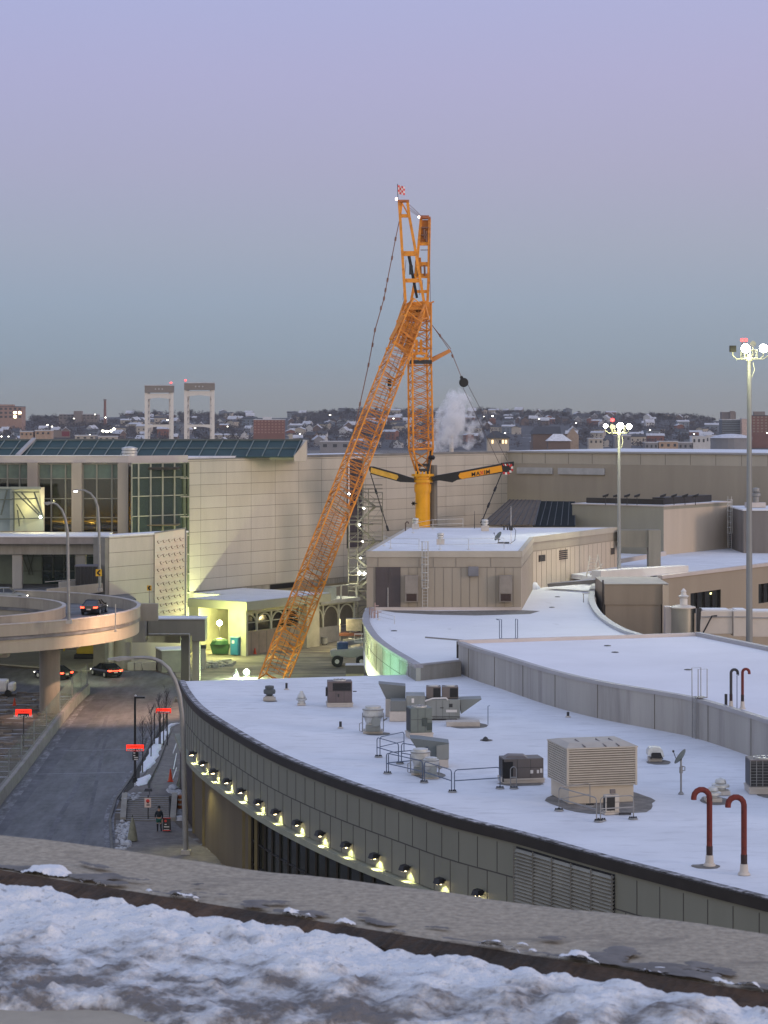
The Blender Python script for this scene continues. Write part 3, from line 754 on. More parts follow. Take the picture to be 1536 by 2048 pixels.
# ---------------- upper snow roof at right and the long window wall
T5=thing('gate_building','long beige gate building with dark window bays and a snowy roof','building',(45,258,0))
c=G(1330,1152,10.9); c=Vector((31.3,244,0))
def U(a,b,z):
    v=Vector((31.3,244))+D2*a+N2*b; return Vector((v.x,v.y,z))
def ubox(mb,a0,a1,b0,b1,z0,z1,mi=0):
    q=[(a0,b1),(a1,b1),(a1,b0),(a0,b0)]; mb.hexa([U(a,b,z0) for a,b in q],[U(a,b,z1) for a,b in q],mi)
def apx(px):   # position along the wall for a photo column
    k=(px-CX)/F; return (k*244-31.3)/(.5816-k*.8135)
def zat(px,py):
    a=apx(px); Y=244+.8135*a; return H-(py-HZ)/F*Y
w1=(apx(1381),apx(1442)); w2=(apx(1517),apx(1566)); zt=zat(1410,1183); zb=zat(1410,1224)
m=MB()
for (x0,x1) in ((-.6,w1[0]),(w1[1],w2[0]),(w2[1],60)): ubox(m,x0,x1,-.4,0,0,10.6)
for (x0,x1) in (w1,w2): ubox(m,x0,x1,-.4,0,zt,10.6); ubox(m,x0,x1,-.4,0,0,zb)
m.build('wall',mat('gate_wall',(.34,.285,.22),.7,var=.06,scale=.3,streak=True),T5)
for (x0,x1) in (w1,w2):
    m=MB(); ubox(m,x0,x1,-.34,-.3,zb,zt); wo=m.build('window',mat('gate_glass',(.02,.022,.02),.12,var=.5,scale=.8,spec=.7),T5)
    m=MB()
    for k in range(5): ubox(m,x0+(x1-x0)*k/4-.05,x0+(x1-x0)*k/4+.05,-.29,-.1,zb,zt)
    m.build('mullions',M['fascia'],wo)
m=MB(); q=zat(1426,1187); a=apx(1426); ubox(m,a-.2,a+.35,-.28,-.24,q-.1,q+.1); m.build('lit_sign',em('gate_lamp',(1,.95,.4),3),T5)
m=MB(); ubox(m,-.8,60,-.5,.12,10.62,11.0); m.build('coping',M['coping_p'],T5)
m=MB(); pts=[U(-.6,-.45,10.7),U(60,-.45,10.7),U(60,-34,10.7),(28,300,10.7),(15,262,10.7),(24,245,10.7)]; m.prism([(p[0],p[1]) for p in pts],10.2,10.7); m.build('roof',M['snow_roof'],T5)
m=MB(); a=[P(1240,1122,262),P(1298,1112,266)]; m.bar(P(1240,1122,264),P(1330,1107,268),.5,.5); m.build('roof_kerb',M['coping_p'],T5)
# white roof duct
t=thing('white_roof_duct','long white duct lying on the snowy roof edge behind the shorter light mast','duct',P(1290,1150,243))
a=P(1192,1150,240); b=P(1368,1139,250)
m=MB(); m.bar(a,b,1.4,1.0); m.build('duct_body',M['white'],t,bevel=.08)
m=MB(); m.bar(P(1300,1152,244)+Vector((0,-.8,0)),P(1362,1147,248)+Vector((0,-.8,0)),.12,.1); m.build('pipe',M['black'],t)
# concrete portal frame
t=thing('concrete_portal','grey concrete portal leg and beam behind the shorter light mast','frame',P(1307,1137,262)*1.0)
m=MB(); a=P(1236,1060,262); b=P(1320,1058,262); z1=P(0,1094,262).z
m.bb(a.x,b.x-1.4,261.5,263,z1,a.z); m.build('beam',mat('portal_c',(.215,.205,.17),.8,streak=True),t)
m=MB(); c=P(1296,1137,262); m.bb(c.x,b.x,261.3,263.2,10.7,a.z+.02); m.build('leg',mat('portal_d',(.25,.235,.195),.8,streak=True),t)
# far right grey block
t=thing('grey_block','flat grey block with a snowy roof at the right edge behind the tall light mast','building',P(1500,1100,292))
a=P(1463,1016,300); m=MB(); m.bb(a.x,a.x+30,290,303,5,16.3); m.build('wall',mat('greyb',(.17,.155,.145),.7,streak=True),t)
m=MB(); m.bb(a.x-.1,a.x+30,289.9,303,16.32,16.5); m.build('roof',M['snow_roof'],t)
t=thing('roof_vent','pale roof vent on a curb beside the tall light mast at the right edge','vent',P(1512,1012,296))
q=P(1512,1013,296); m=MB(); m.bb(q.x-1.4,q.x+1.2,295.2,296.8,q.z-.1,q.z+.55); m.build('curb',M['coping_p'],t); m=MB(); m.lathe([(.4,0),(.4,.8),(.62,.9),(.62,1.2),(.35,1.35),(.5,1.5),(.5,1.9),(.1,2.0)],(q.x,296,q.z+.55),14); m.build('cowl',M['galv_d'],t,smooth=True)
# brown pier building and curved fence wall
t=thing('brown_pier','tall brown concrete pier building right of the curved snowy roof','building',P(1265,1170,225))
a=P(1207,1166,228); b=P(1322,1164,226)
m=MB(); m.bb(a.x,b.x,226,236,0,a.z-2.1,0); m.bb(a.x-.1,b.x+.1,225.9,236,a.z-2.09,a.z,0); m.build('wall',mat('pier',(.28,.235,.185),.8,var=.12,scale=.5,streak=True),t)
m=MB(); m.bb(b.x+.11,b.x+.75,225.5,236,0,a.z-.05); m.build('lit_side',M['pinkbeige_lit'],t)  # narrow right face, its brightness painted as a paler skin
m=MB(); m.bb(a.x-.1,b.x+.8,225.8,236.1,a.z+.01,a.z+.08); m.build('roof',M['conc_l'],t)
m=MB(); m.tube(P(1206,1160,226),P(1206,1250,226),.08); m.build('rain_pipe',M['fascia'],t)
# rotunda, jet bridge
RY=214
t=thing('jet_bridge_rotunda','grey metal drum at the head of the white passenger bridge','rotunda',P(1369,1265,RY))
q0=P(1345,1218,RY); q1=P(1392,1218,RY); r=(q1.x-q0.x)/2; cx=(q0.x+q1.x)/2; zt=q0.z
m=MB(); m.lathe([(r,0),(r,zt)],(cx,RY+r,0),28); m.build('drum',mat('drum_metal',(.36,.35,.31),.4,metal=.5,var=.08),t,smooth=True)
m=MB(); m.lathe([(r+.12,zt+.01),(r+.12,zt+.12),(r*.5,zt+.3),(.1,zt+.35)],(cx,RY+r,0),28); m.build('roof',M['cream'],t)
m=MB(); m.lathe([(.38,0),(.38,.55),(.3,.6),(.55,.85),(.3,.95),(.22,1.25),(.3,1.3),(.05,1.6)],(cx+.1,RY+r,zt+.33),12); m.build('vent',M['white'],t,smooth=True)
m=MB(); a=P(1331,1214,RY+1); b=P(1344,1216,RY+1); m.bb(a.x,b.x,RY+1,RY+2.6,0,a.z); m.build('side_frame',M['coping_p'],t)
t=thing('jet_bridge','white passenger bridge sections running off the right edge','jet bridge',P(1460,1275,RY))
secs=[(1400,1466,1222,1268,0),(1467,1500,1222,1273,-.3),(1501,1600,1224,1274,.3)]
for x0,x1,y0,y1,dy in secs:
    a=P(x0,y0,RY+dy); b=P(x1,y1,RY+dy); m=MB(); m.bb(a.x,b.x-.03,RY+dy,RY+dy+3,b.z,a.z); m.build('tunnel_section',mat('jetwhite',(.62,.56,.51),.5,var=.05,scale=1),t,bevel=.06)
    m=MB(); m.bb(a.x+.1,b.x-.13,RY+dy-.1,RY+dy-.01,a.z-.62,a.z-.5); m.build('cable_rail',M['coping'],t)
    m=MB(); m.bb(a.x+.3,b.x-.3,RY+dy+.5,RY+dy+2.6,a.z+.01,a.z+.1); m.build('roof_snow',M['snow'],t)
m=MB(); a=P(1424,1232,RY-.4); b=P(1406,1266,RY-.4); m.path([a+Vector((.5,0,.02)),a,b],.08,6); m.build('brace',M['black'],t)
m=MB(); a=P(1398,1214,RY-.2); m.hexa([P(1393,1262,RY),P(1399,1262,RY),P(1399,1262,RY+3),P(1393,1262,RY+3)],[P(1393,1216,RY),P(1403,1216,RY),P(1403,1216,RY+3),P(1393,1216,RY+3)]); m.build('bellows',M['dark'],t)
m=MB(); a=P(1400,1275,RY+1); m.bar(P(1440,1275,RY+1.5),Vector((P(1440,1275,RY+1.5).x,RY+1.5,0)),.5); m.build('support',M['galv_d'],t)
# low dark trench behind the middle roof
t=thing('pipe_bridge','dark timber edged service trough above the curved snowy roof','duct',P(1150,1167,238))
m=MB(); m.bar(P(1103,1170,240),P(1205,1162,236),1.6,.35); m.build('tray',mat('traym',(.2,.19,.17),.8),t); m=MB(); m.bar(P(1110,1166,240.3),P(1200,1157,236),1.7,.12); m.build('snow_cover',M['snow'],t)

# ================================================================ left terminal (glass front)
YL=270
TL=thing('glass_terminal','glass fronted terminal with teal skylight roof at left','building',(-35,YL,0))
zc=P(0,925,YL).z; zs=P(0,912,YL).z; z0=8.4; xl=-62; xr=P(258,0,268).x
def PX(px,Y=YL): return P(px,0,Y).x
def PZ(py,Y=YL): return P(0,py,Y).z
# roof deck, parapet, back volume
m=MB(); m.bb(xl,PX(258),YL-.5,YL+.3,zc,zs); m.prism([(PX(258),YL-.5),(W(0,0,0).x+.1,W(0,0,0).y-.2),(W(0,0,0).x,W(0,0,0).y+1),(PX(258),YL+.3)],PZ(925,272),zs+.02); m.build('parapet',mat('parapet_pale',(.44,.41,.41),.6,var=.06),TL)
m=MB(); m.prism([(xl,YL+.31),(PX(258),YL+.31),(-24.9,276),(-14,291.5),(-14,320),(xl,320)],zc-.5,zs-.2); m.build('roof',M['snow_roof'],TL)
m=MB(); m.bb(xl,PX(258),YL-.6,YL+.25,zs+.01,zs+.09); m.build('parapet_snow',M['snow'],TL)
# piers
for x0,x1 in ((57,77),(145,165),(237,258)):
    m=MB(); m.bb(PX(x0),PX(x1),YL-.9,YL+.6,z0,zc-.01); m.build('pier',mat('pier_conc%d'%x0,(.30,.27,.245),.8,var=.12,scale=.4,streak=True),TL)
# curtain wall bays
def bay(x0,x1,Y0,Y1,cols,rws,ytop,ybot,gt,gl,mm):
    """mullioned bay between photo columns x0..x1"""
    A=P(x0,0,Y0); B=P(x1,0,Y1); dx=(B-A); dx.z=0; L=dx.length; dx.normalize(); nrm=Vector((dx.y,-dx.x,0))
    zt_=PZ(ytop,Y0); zb_=PZ(ybot,Y0); ys=[zt_]+[PZ(y,Y0) for y in rws]+[zb_]
    def pt(u,w,z): 
        q=A+dx*u+nrm*w; return Vector((q.x,q.y,z))
    def bx(u0,u1,w0,w1,za,zb2,mb): mb.hexa([pt(u0,w1,za),pt(u1,w1,za),pt(u1,w0,za),pt(u0,w0,za)],[pt(u0,w1,zb2),pt(u1,w1,zb2),pt(u1,w0,zb2),pt(u0,w0,zb2)])
    for r in range(len(ys)-1):
        m=MB(); bx(0,L,-.06,-.02,ys[r+1],ys[r],m); m.build('glazing',gt if r==0 else gl,TL)
    m=MB()
    for c in cols:
        u=L*c; bx(max(u-.09,0),min(u+.09,L),-.02,.16,zb_,zt_,m)
    for z in ys: bx(0,L,.165,.2,z-.06,z+.06,m)
    m.build('mullions',mm,TL)
mul=mat('mullion',(.20,.20,.175),.5); mulg=mat('mullion_pale',(.33,.34,.28),.5)
bay(-30,57,YL,YL,[.05,.28,.52,.8,1],[957,997,1035],928,1064,M['frost_dk'],M['g_dark'],mul)
bay(77,145,YL,YL,[.02,.38,.8,1],[957,997,1035],928,1064,M['frost_dk'],M['g_dark'],mul)
bay(165,237,YL,YL,[.02,.4,.82,1],[957,997,1035],928,1064,M['frost_dk'],M['g_dark'],mul)
bay(262,376,268.6,275,[.0,.12,.33,.54,.75,.94,1],[956,993,1033,1070,1110,1147],927,1190,M['g_green'],M['g_green'],mulg)
# interior
m=MB(); m.bb(xl,-25.5,YL+9,YL+9.4,z0,zc,0); m.bb(xl,-25.5,YL+.4,YL+9,z0-.2,z0,0); m.bb(xl,-25.5,YL+.4,YL+9,PZ(1052),PZ(1050),1); m.bb(xl,-25.5,YL+.5,YL+9,zc-.9,zc-.6,0); m.build('interior',[mat('interior_dark',(.05,.045,.04),.8),mat('interior_floor',(.22,.17,.10),.6)],TL)
for px in (122,175,232):
    q=P(px,1042,YL+4); m=MB(); m.bb(q.x-1.2,q.x+1.2,YL+3.6,YL+4,q.z-.12,q.z+.05); m.build('ceiling_glow',em('amber_glow_patch',(1,.45,.04),.9),TL)  # glowing strip stands in for a patch of orange light indoors
    ld=bpy.data.lights.new('interior_glow','POINT'); ld.energy=900; ld.color=(1,.50,.06); ld.shadow_soft_size=.4
    lo=bpy.data.objects.new('interior_glow',ld); lo.location=(q.x,YL+7.6,q.z-.3); C.objects.link(lo); 
for px in (193,):
    q=P(px,952,YL+2); m=MB(); m.lathe([(.05,-.1),(.25,0),(.05,.1)],q,8); m.build('ceiling_glow',M['white_em'],TL)
# skylight
m=MB(); sx0=-64; yb=PZ(913,285); yt=PZ(881,290)
p=[Vector((sx0,284,yb)),Vector((PX(588,285),284,yb)),Vector((PX(606,289.5),288.5,yt)),Vector((sx0,288.5,yt))]; roofquad(m,p,0,.12); m.build('skylight_glass',M['teal'],TL)
m=MB(); mid0=[p[0].lerp(p[3],.5),p[1].lerp(p[2],.5)]
m.bar(mid0[0]+Vector((0,-.06,.06)),mid0[1]+Vector((0,-.06,.06)),.09)
k=0
x=p[1].x
while x>sx0+3:
    m.bar(Vector((x,284,yb+.08)),Vector((x+.75,288.5,yt+.08)),.11 ,.11); x-=2.05
m.build('skylight_bars',mat('skylight_bar',(.16,.2,.2),.5),TL)
m=MB(); m.bar(p[3]+Vector((0,.1,.1)),p[2]+Vector((0,.1,.1)),.4,.22); m.build('ridge_cap',mat('ridge',(.10,.12,.12),.5),TL)
m=MB(); a=Vector((PX(38,285),283.8,yb+.15)); m.bar(a,a+Vector((1.4,4.8,yt-yb+.1)),.55,.3); m.build('valley_gutter',M['coping'],TL)
m=MB(); q1=p[1]; q2=p[2]; m.hexa([q1+Vector((.05,-.3,-.6)),Vector((PX(613,287),286,yb-.6)),Vector((PX(613,289),292,yb-.6)),q2+Vector((.0,3,-2.8))],[q1+Vector((.05,-.3,.1)),Vector((PX(613,287),286,yt+.05)),Vector((PX(613,289),292,yt+.05)),q2+Vector((0,3,.1))]); m.build('end_wall',M['panel'],TL)
m=MB(); m.bb(sx0,PX(590,285),288.5,296,yb-.5,yt-.05); m.build('upper_volume',M['conc_l'],TL)
# corner column strip with brackets
m=MB(); q=W(-.25,.05,0); m.tube((q.x-.25,q.y-.3,0),(q.x-.25,q.y-.3,PZ(925,275)),.24,n=10); m.tube((q.x+.25,q.y-.1,0),(q.x+.25,q.y-.1,PZ(925,275)),.16,n=8)
m.build('corner_column',mat('corner_steel',(.10,.12,.08),.5,var=.2),TL)
m=MB()
for y in (956,993,1033,1070,1108,1147,1185): m.bar((q.x-.8,q.y-.55,PZ(y,275)),(q.x+.5,q.y-.4,PZ(y,275)),.12)
m.build('brackets',M['conc_l'],TL)
# roof drum vent
q=P(259,912,272); t=thing('roof_drum_vent','ribbed pale steel drum vent on the parapet of the glass terminal','vent',q); m=MB(); m.lathe([(.7,-.6),(.7,-.2),(.95,-.1),(.95,.15),(.85,.2),(.98,.3),(.98,.5),(.85,.55),(.98,.65),(.98,.9),(.5,1.05),(.05,1.1)],q+Vector((0,0,.1)),20); m.build('drum',M['galv'],t,smooth=True); m=MB(); m.bb(q.x-.8,q.x+.8,271.2,272.8,q.z-.8,q.z-.45); m.build('curb',M['conc_l'],t)

# ---------------- translucent stair tent at far left with lamp inside
t=thing('glazed_entrance_tower','pale green glazed tower with crossed struts and lamplight inside at left edge','entrance',P(40,1060,263))
Y=263
m=MB(); a=P(24,978,Y); b=P(80,1062,Y); 
m.add([P(24,978,Y),P(79,978,Y),P(86,1036,Y-1.5),P(88,1062,Y-1.5),P(24,1062,Y)],[(0,1,2,3,4)]); gf=m.build('glass_screen',None or mat('frost_lit',(.42,.48,.36),.3,var=.1),t)
gm=bpy.data.materials.new('frosted_translucent'); gm.use_nodes=True; nt=gm.node_tree; N=nt.nodes; L=nt.links; bs=N['Principled BSDF']; bs.inputs['Base Color'].default_value=(.36,.42,.33,1); bs.inputs['Roughness'].default_value=.5
tl=N.new('ShaderNodeBsdfTranslucent'); tl.inputs[0].default_value=(.55,.55,.38,1); mx=N.new('ShaderNodeMixShader'); mx.inputs[0].default_value=.4; L.new(bs.outputs[0],mx.inputs[1]); L.new(tl.outputs[0],mx.inputs[2]); L.new(mx.outputs[0],N['Material Output'].inputs[0])
gf.data.materials[0]=gm
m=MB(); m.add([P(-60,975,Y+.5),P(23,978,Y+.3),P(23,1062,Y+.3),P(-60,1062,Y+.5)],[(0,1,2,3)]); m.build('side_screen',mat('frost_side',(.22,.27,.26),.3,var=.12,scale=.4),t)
m=MB()
for x0,y0,x1,y1 in [(30,984,86,1038),(42,984,87,1035),(33,1008,62,1060),(68,984,87,1036),(24,1038,87,1036),(24,998,80,997),(24,984,78,984),(87,1038,56,1060),(35,1020,40,1062),(28,984,28,1062),(-40,1000,24,999),(-40,1038,24,1038),(2,1030,14,980)]:
    m.bar(P(x0,y0,Y-.3 if x0>23 else Y+.1),P(x1,y1,Y-1.6 if x1>80 else Y-.2),.13)
m.build('struts',mat('strut',(.11,.13,.10),.5),t)
m=MB(); m.bar(P(22,976,Y+.1),P(81,976,Y),.5,.3); m.bar(P(25,980,Y+.1),P(25,1062,Y+.1),.5,.5); m.bar(P(-60,974,Y+.6),P(22,976,Y+.2),.5,.25); m.build('frame',mat('tframe',(.30,.33,.27),.6),t)
m=MB(); q=P(81,1034,Y-2); m.lathe([(.03,-.12),(.16,0),(.03,.12)],q,8); m.build('spot_lamp',M['white_em'],t)
m=MB(); m.bb(P(-60,0,Y).x,P(80,0,Y).x,Y+3.4,Y+3.6,8.2,P(0,976,Y).z); m.build('back_wall',M['conc'],t)
ld=bpy.data.lights.new('tower_lamp','POINT'); ld.energy=430; ld.color=(1,.88,.45); ld.shadow_soft_size=.5; lo=bpy.data.objects.new('tower_lamp',ld); lo.location=P(72,1010,Y+1.4); C.objects.link(lo)

# ---------------- covered walkway at the upper road
YW=257
t=thing('covered_walkway','covered walkway with a snowy flat roof on stout columns at left','walkway',P(100,1165,YW))
ztop=P(0,1072,YW).z; zlo=P(0,1088,YW).z
m=MB(); m.bb(-62,P(205,0,YW).x,YW,YW+9,zlo,ztop-.15); m.build('roof_slab',mat('slab_edge',(.26,.235,.225),.8),t)
m=MB(); m.bb(-62.1,P(205,0,YW).x+.1,YW-.1,YW+9,ztop-.14,ztop); m.build('roof_snow',M['snow'],t)
m=MB(); m.bb(-62,P(199,0,YW).x,YW+1,YW+2,P(0,1110,YW).z,zlo-.02); m.build('edge_beam',M['conc'],t)
for x0,x1 in ((21,40),(148,168)):
    m=MB(); m.bb(P(x0,0,YW).x,P(x1,0,YW).x,YW+1.2,YW+2.2,8.2,P(0,1111,YW).z); m.build('column',M['conc_l'] if x0<50 else M['conc'],t)
# rear glazing and doors behind the walkway
gz=thing('rear_shopfront','green tinted shopfront glazing behind the walkway columns','shopfront',P(100,1160,266))
m=MB(); m.bb(P(-60,0,266).x,P(84,0,266).x,266,266.1,8.4,P(0,1098,266).z); m.build('pale_panel',mat('pale_green',(.20,.25,.21),.35,var=.2,scale=.3),gz)
m=MB(); m.bb(P(85,0,266).x,P(150,0,266).x,266,266.1,8.4,P(0,1098,266).z); m.bb(P(168,0,266).x,P(200,0,266).x,266,266.1,P(0,1130,266).z,P(0,1098,266).z); m.build('dark_pane',mat('dkgreen',(.012,.03,.022),.12,var=.4,scale=.4,spec=.7),gz)
m=MB()
for x in (84,106,128,150): m.bar(P(x,1098,265.9),P(x,1156,265.9),.12)
for y in (1112,1142): m.bar(P(30,y,265.85),P(200,y,265.85),.08)
for x0,x1 in ((40,60),(52,66),(70,56)): m.bar(P(x0,1100,265.8),P(x1,1150,265.8),.09)
m.build('frame',mat('gframe',(.10,.12,.10),.5),gz)
# panel clad box
t=thing('panel_clad_box','cream panel clad box at the head of the ramp, left of the printed sheeting','building',W(-19,5,0))
ZBX=15.0
m=MB(); m.gbox(-25.7,-12.2,8.5,10.5,0,ZBX-.02,0)
for i in range(8):
    z=3.5+i*1.62; m.gbox(-25.7,-12.2,10.5,10.512,z-.025,z+.025,1); m.gbox(-25.712,-25.7,8.5,10.5,z-.025,z+.025,1)
m.build('wall',[M['panel'],M['joint']],t)
m=MB(); m.gbox(-26.3,-25.72,8.6,10.4,0,ZBX-.05); m.build('side_fin',mat('fin',(.21,.20,.18),.7),t)  # left face: its shade is put into a darker colour
m=MB(); m.gbox(-25.9,-12.1,8.4,10.6,ZBX,ZBX+.2); m.build('roof',M['snow_roof'],t)
# printed sheeting
def bq(px):  # a on plane b=10.62 for photo column
    k=(px-CX)/F; x0=O2.x+N2.x*10.62; y0=O2.y+N2.y*10.62; return (k*y0-x0)/(D2.x-k*D2.y)
pa,pb=bq(309),bq(369); 
def zq(a,py): return H-(py-HZ)/F*W(a,10.62,0).y
t=thing('printed_sheeting','tall weathered sheet printed with rows of zigzag marks hung left of the tall cream wall','banner',W((pa+pb)/2,10.6,5.5))
ztA=zq(pa,1066); ztB=zq(pb,1058); zbA=zq(pa,1236); zbB=zq(pb,1228)
def SH(u,v,w=0): 
    a=pa+(pb-pa)*u; q=W(a,10.62+w,0); z=(zbA+(zbB-zbA)*u)*(1-v)+(ztA+(ztB-ztA)*u)*v; return Vector((q.x,q.y,z))
m=MB(); m.hexa([SH(0,0,.05),SH(1,0,.05),SH(1,0),SH(0,0)],[SH(0,1,.05),SH(1,1,.05),SH(1,1),SH(0,1)]); m.build('sheet',mat('pink_sheet',(.74,.58,.49),.7,var=.10,scale=.8,col2=(.6,.62,.52),thr=.5,soft=.2,scale2=.25),t)
m=MB(); 
for r in range(11):
    v=.045+r*.083
    for k in range(5):
        u=.07+k*.185+(.09 if r%2 else 0)
        if u>.93: continue
        a=SH(u,v+.028,.07); b=SH(u+.05,v+.028,.07); c=SH(u+.04,v-.004,.07); d=SH(u+.10,v+.012,.07); e=SH(u+.15,v+.02,.07)
        m.bar(a,c,.13,.03); m.bar(c,SH(u+.075,v-.004,.07),.1,.03); m.bar(d,e,.08,.03); m.bar(a,b,.1,.03)
m.build('zigzag_print',mat('print_ink',(.22,.14,.11),.8),t)
m=MB()
for r in range(11): m.bar(SH(.01,.083*r+.02,.06),SH(.99,.083*r+.03,.06),.05,.03)
m.build('lath',mat('lath',(.66,.52,.40),.7),t)
m=MB(); m.bar(SH(1.02,-.02,.05),SH(1.02,1.01,.05),.18); m.bar(SH(0,1.0,.05),SH(1.03,1.01,.05),.14); m.build('frame',M['galv_d'],t)

# ================================================================ canopy / entrance with arches
t=thing('entrance_canopy','low entrance building with flat snowy canopy and arched windows lit by a work light','building',W(0,10,0))
TC=t; ZC=6.5; ZC0=5.5
m=MB(); m.gbox(-5.75,11,5,14.3,ZC0,ZC,0); m.gbox(1.2,11,-.02,5,ZC0,ZC,0); m.build('canopy_slab',mat('canopy_conc',(.36,.36,.28),.75,var=.06,scale=.6),t)
m=MB(); m.gbox(-5.6,10.9,5.1,14.1,ZC+.01,ZC+.07); m.gbox(1.3,10.9,.1,5.1,ZC+.01,ZC+.07); m.build('canopy_snow',M['snow_roof'],t)
m=MB(); m.gbox(-5.6,-5.2,11.3,14.05,0,ZC0-.01); m.build('pillar',mat('canopy_wall',(.40,.39,.30),.75),t)
a0=-3.1
m=MB(); m.gbox(-5.6,-5.2,5.1,6.6,0,ZC0-.01); m.gbox(-5.2,6.3,5.1,5.5,0,ZC0-.01); m.build('pillar',mat('canopy_wall2',(.40,.39,.30),.75),t)
m=MB(); m.gbox(6.4,9.0,7,14.0,0,ZC0-.01); m.build('pillar',mat('canopy_wall3',(.40,.38,.30),.75),t)
wm_l=mat('arch_frame',(.42,.42,.36),.6); 
def arches(mb,gl,a0,a1,b,z0,z1,n):
    w=(a1-a0)/n
    for i in range(n+1):
        a=a0+i*w; mb.gbox(a-.14,a+.14,b-.15,b+.02,z0-.05,z1+.35)
    for i in range(n):
        c=a0+(i+.5)*w; r=w/2-.14; zc=z1-r*.95
        arc=[W(c+r*math.cos(x),b-.05,zc+r*.95*math.sin(x)) for x in [RAD(q) for q in range(0,181,15)]]
        for p,q in zip(arc,arc[1:]): mb.bar(p,q,.14,.16)
    mb.gbox(a0,a1,b-.12,b-.0,z1+.1,z1+.35); 
    gl.gbox(a0,a1,b-.3,b-.2,z0,z1+.1)
m=MB(); g=MB(); arches(m,g,-5.0,6.2,13.0,2.8,4.8,4); m.gbox(-5,6.2,12.8,12.9,3.75,3.85)
m.build('arched_frame',wm_l,t); g.build('arched_window',mat('arch_glass',(.02,.022,.022),.12,var=.4,spec=.6),t)
m=MB(); m.gbox(-5,6.3,12.7,13.1,0,2.75,0)
for i in range(8): m.gbox(i*1.5-5,i*1.5-4.9,13.1,13.12,.1,2.6,1)
m.build('lower_panel',[mat('low_panel',(.27,.22,.18),.7,var=.15,scale=1),M['joint']],t)
# lattice arcade to the right
t=thing('arched_arcade','pale steel arcade with round arches and roof railing beside the scaffold','arcade',W(14,12,0))
m=MB(); g=MB(); arches(m,g,9.05,19.1,12.0,2.0,4.6,3); m.build('arch_frame',wm_l,t); g.build('glazing',mat('arc_g',(.10,.09,.08),.3,var=.3),t)
m=MB(); m.gbox(9.1,15.8,11.9,12.1,0,2.0); m.build('low_wall',mat('loww',(.26,.25,.24),.8,var=.15,scale=1),t)
m=MB(); m.gbox(11.1,19.5,8,12.6,4.96,5.4); m.build('roof_slab',mat('arc_s',(.38,.38,.35),.7),t)
m=MB()
for a in (12.4,15.8,19.1): m.bar(W(a,12.3,5.3),W(a,12.3,7.2),.2)
m.bar(W(11.3,12.3,7.1),W(19.2,12.3,7.1),.16); m.build('railing',wm_l,t)
m=MB(); m.gbox(11.2,14.4,12.45,12.6,5.5,7.0); m.build('hoarding',mat('hoard',(.36,.40,.36),.7),t)
# wall behind, warehouses of junk beyond
# ================================================================ scaffold stair tower
t=thing('scaffold_tower','steel scaffold stair tower with small work lamps against the cream wall','scaffold',P(735,1250,287))
SYs=(285.5,288.5); sx=[697,716,737,765]
xs=[P(x,0,287).x for x in sx]
def zf(py): return P(0,py,287).z
m=MB()
for Y in SYs:
    for i,x in enumerate(xs): m.tube((x,Y,0),(x,Y,zf([1012,975,978,985][i])),.055,n=6)
sst=mat('scaffold_steel',(.17,.165,.135),.75,var=.2); m.build('standards',sst,t)
lev=[985,1013,1048,1082,1114,1148,1180,1212,1245]
m=MB()
for y in lev:
    z=zf(y)
    x0=xs[0] if y>1040 else xs[1]; x1=xs[3] if y<1120 else xs[2]+.6
    for dz in (0,.5,1.0):
        for Y in SYs: m.tube((x0,Y,z+dz),(x1,Y,z+dz),.035,n=5)
    for x in xs: 
        if x0-.1<=x<=x1+.1: m.tube((x,SYs[0],z),(x,SYs[1],z),.035,n=5)
m.build('ledgers',sst,t)
for i,y in enumerate(lev[1:]):
    z=zf(y); m=MB(); x0=xs[0] if y>1040 else xs[1]; x1=xs[3] if y<1100 else xs[2]+.6
    m.bb(x0,x1-(1.2 if i%2 else 0),SYs[0],SYs[1],z-.08,z-.02); m.build('platform',mat('plank%d'%i,(.16,.14,.11),.8),t)
for i in range(len(lev)-1):
    za=zf(lev[i+1]); zb_=zf(lev[i]); m=MB(); s=1 if i%2 else -1; xm=xs[2]-.4
    a=Vector((xm-s*1.3,SYs[0]+.5,za)); b=Vector((xm+s*1.3,SYs[0]+.5,zb_))
    m.bar(a,b,.08,.25); m.bar(a+Vector((0,.9,0)),b+Vector((0,.9,0)),.08,.25)
    for k in range(8): q=a.lerp(b,(k+.5)/8); m.bar(q,q+Vector((0,.9,0)),.25,.05)
    m.bar(a+Vector((0,0,1)),b+Vector((0,0,1)),.05); m.build('stair_flight',sst,t)
m=MB()
for i in range(len(lev)-1):
    za=zf(lev[i+1]); zb_=zf(lev[i]); m.tube((xs[0 if i>1 else 1],SYs[0],za),(xs[2],SYs[0],zb_),.03,n=5); m.tube((xs[2],SYs[0],za),(xs[3] if i<4 else xs[2]+.6,SYs[0],zb_),.03,n=5)
m.build('diagonals',M['galv_d'],t)
lampbits=[(728,1017,.7),(719,1050,.7),(725,1083,.5),(721,1116,.6),(719,1146,1.4),(729,1147,1.1),(698,988,.8)]
for px,py,s in lampbits:
    q=P(px,py,285.2); m=MB(); m.lathe([(.03,-.14*s),(.17*s,0),(.03,.14*s)],q,8); m.build('work_lamp',M['white_em'],t)

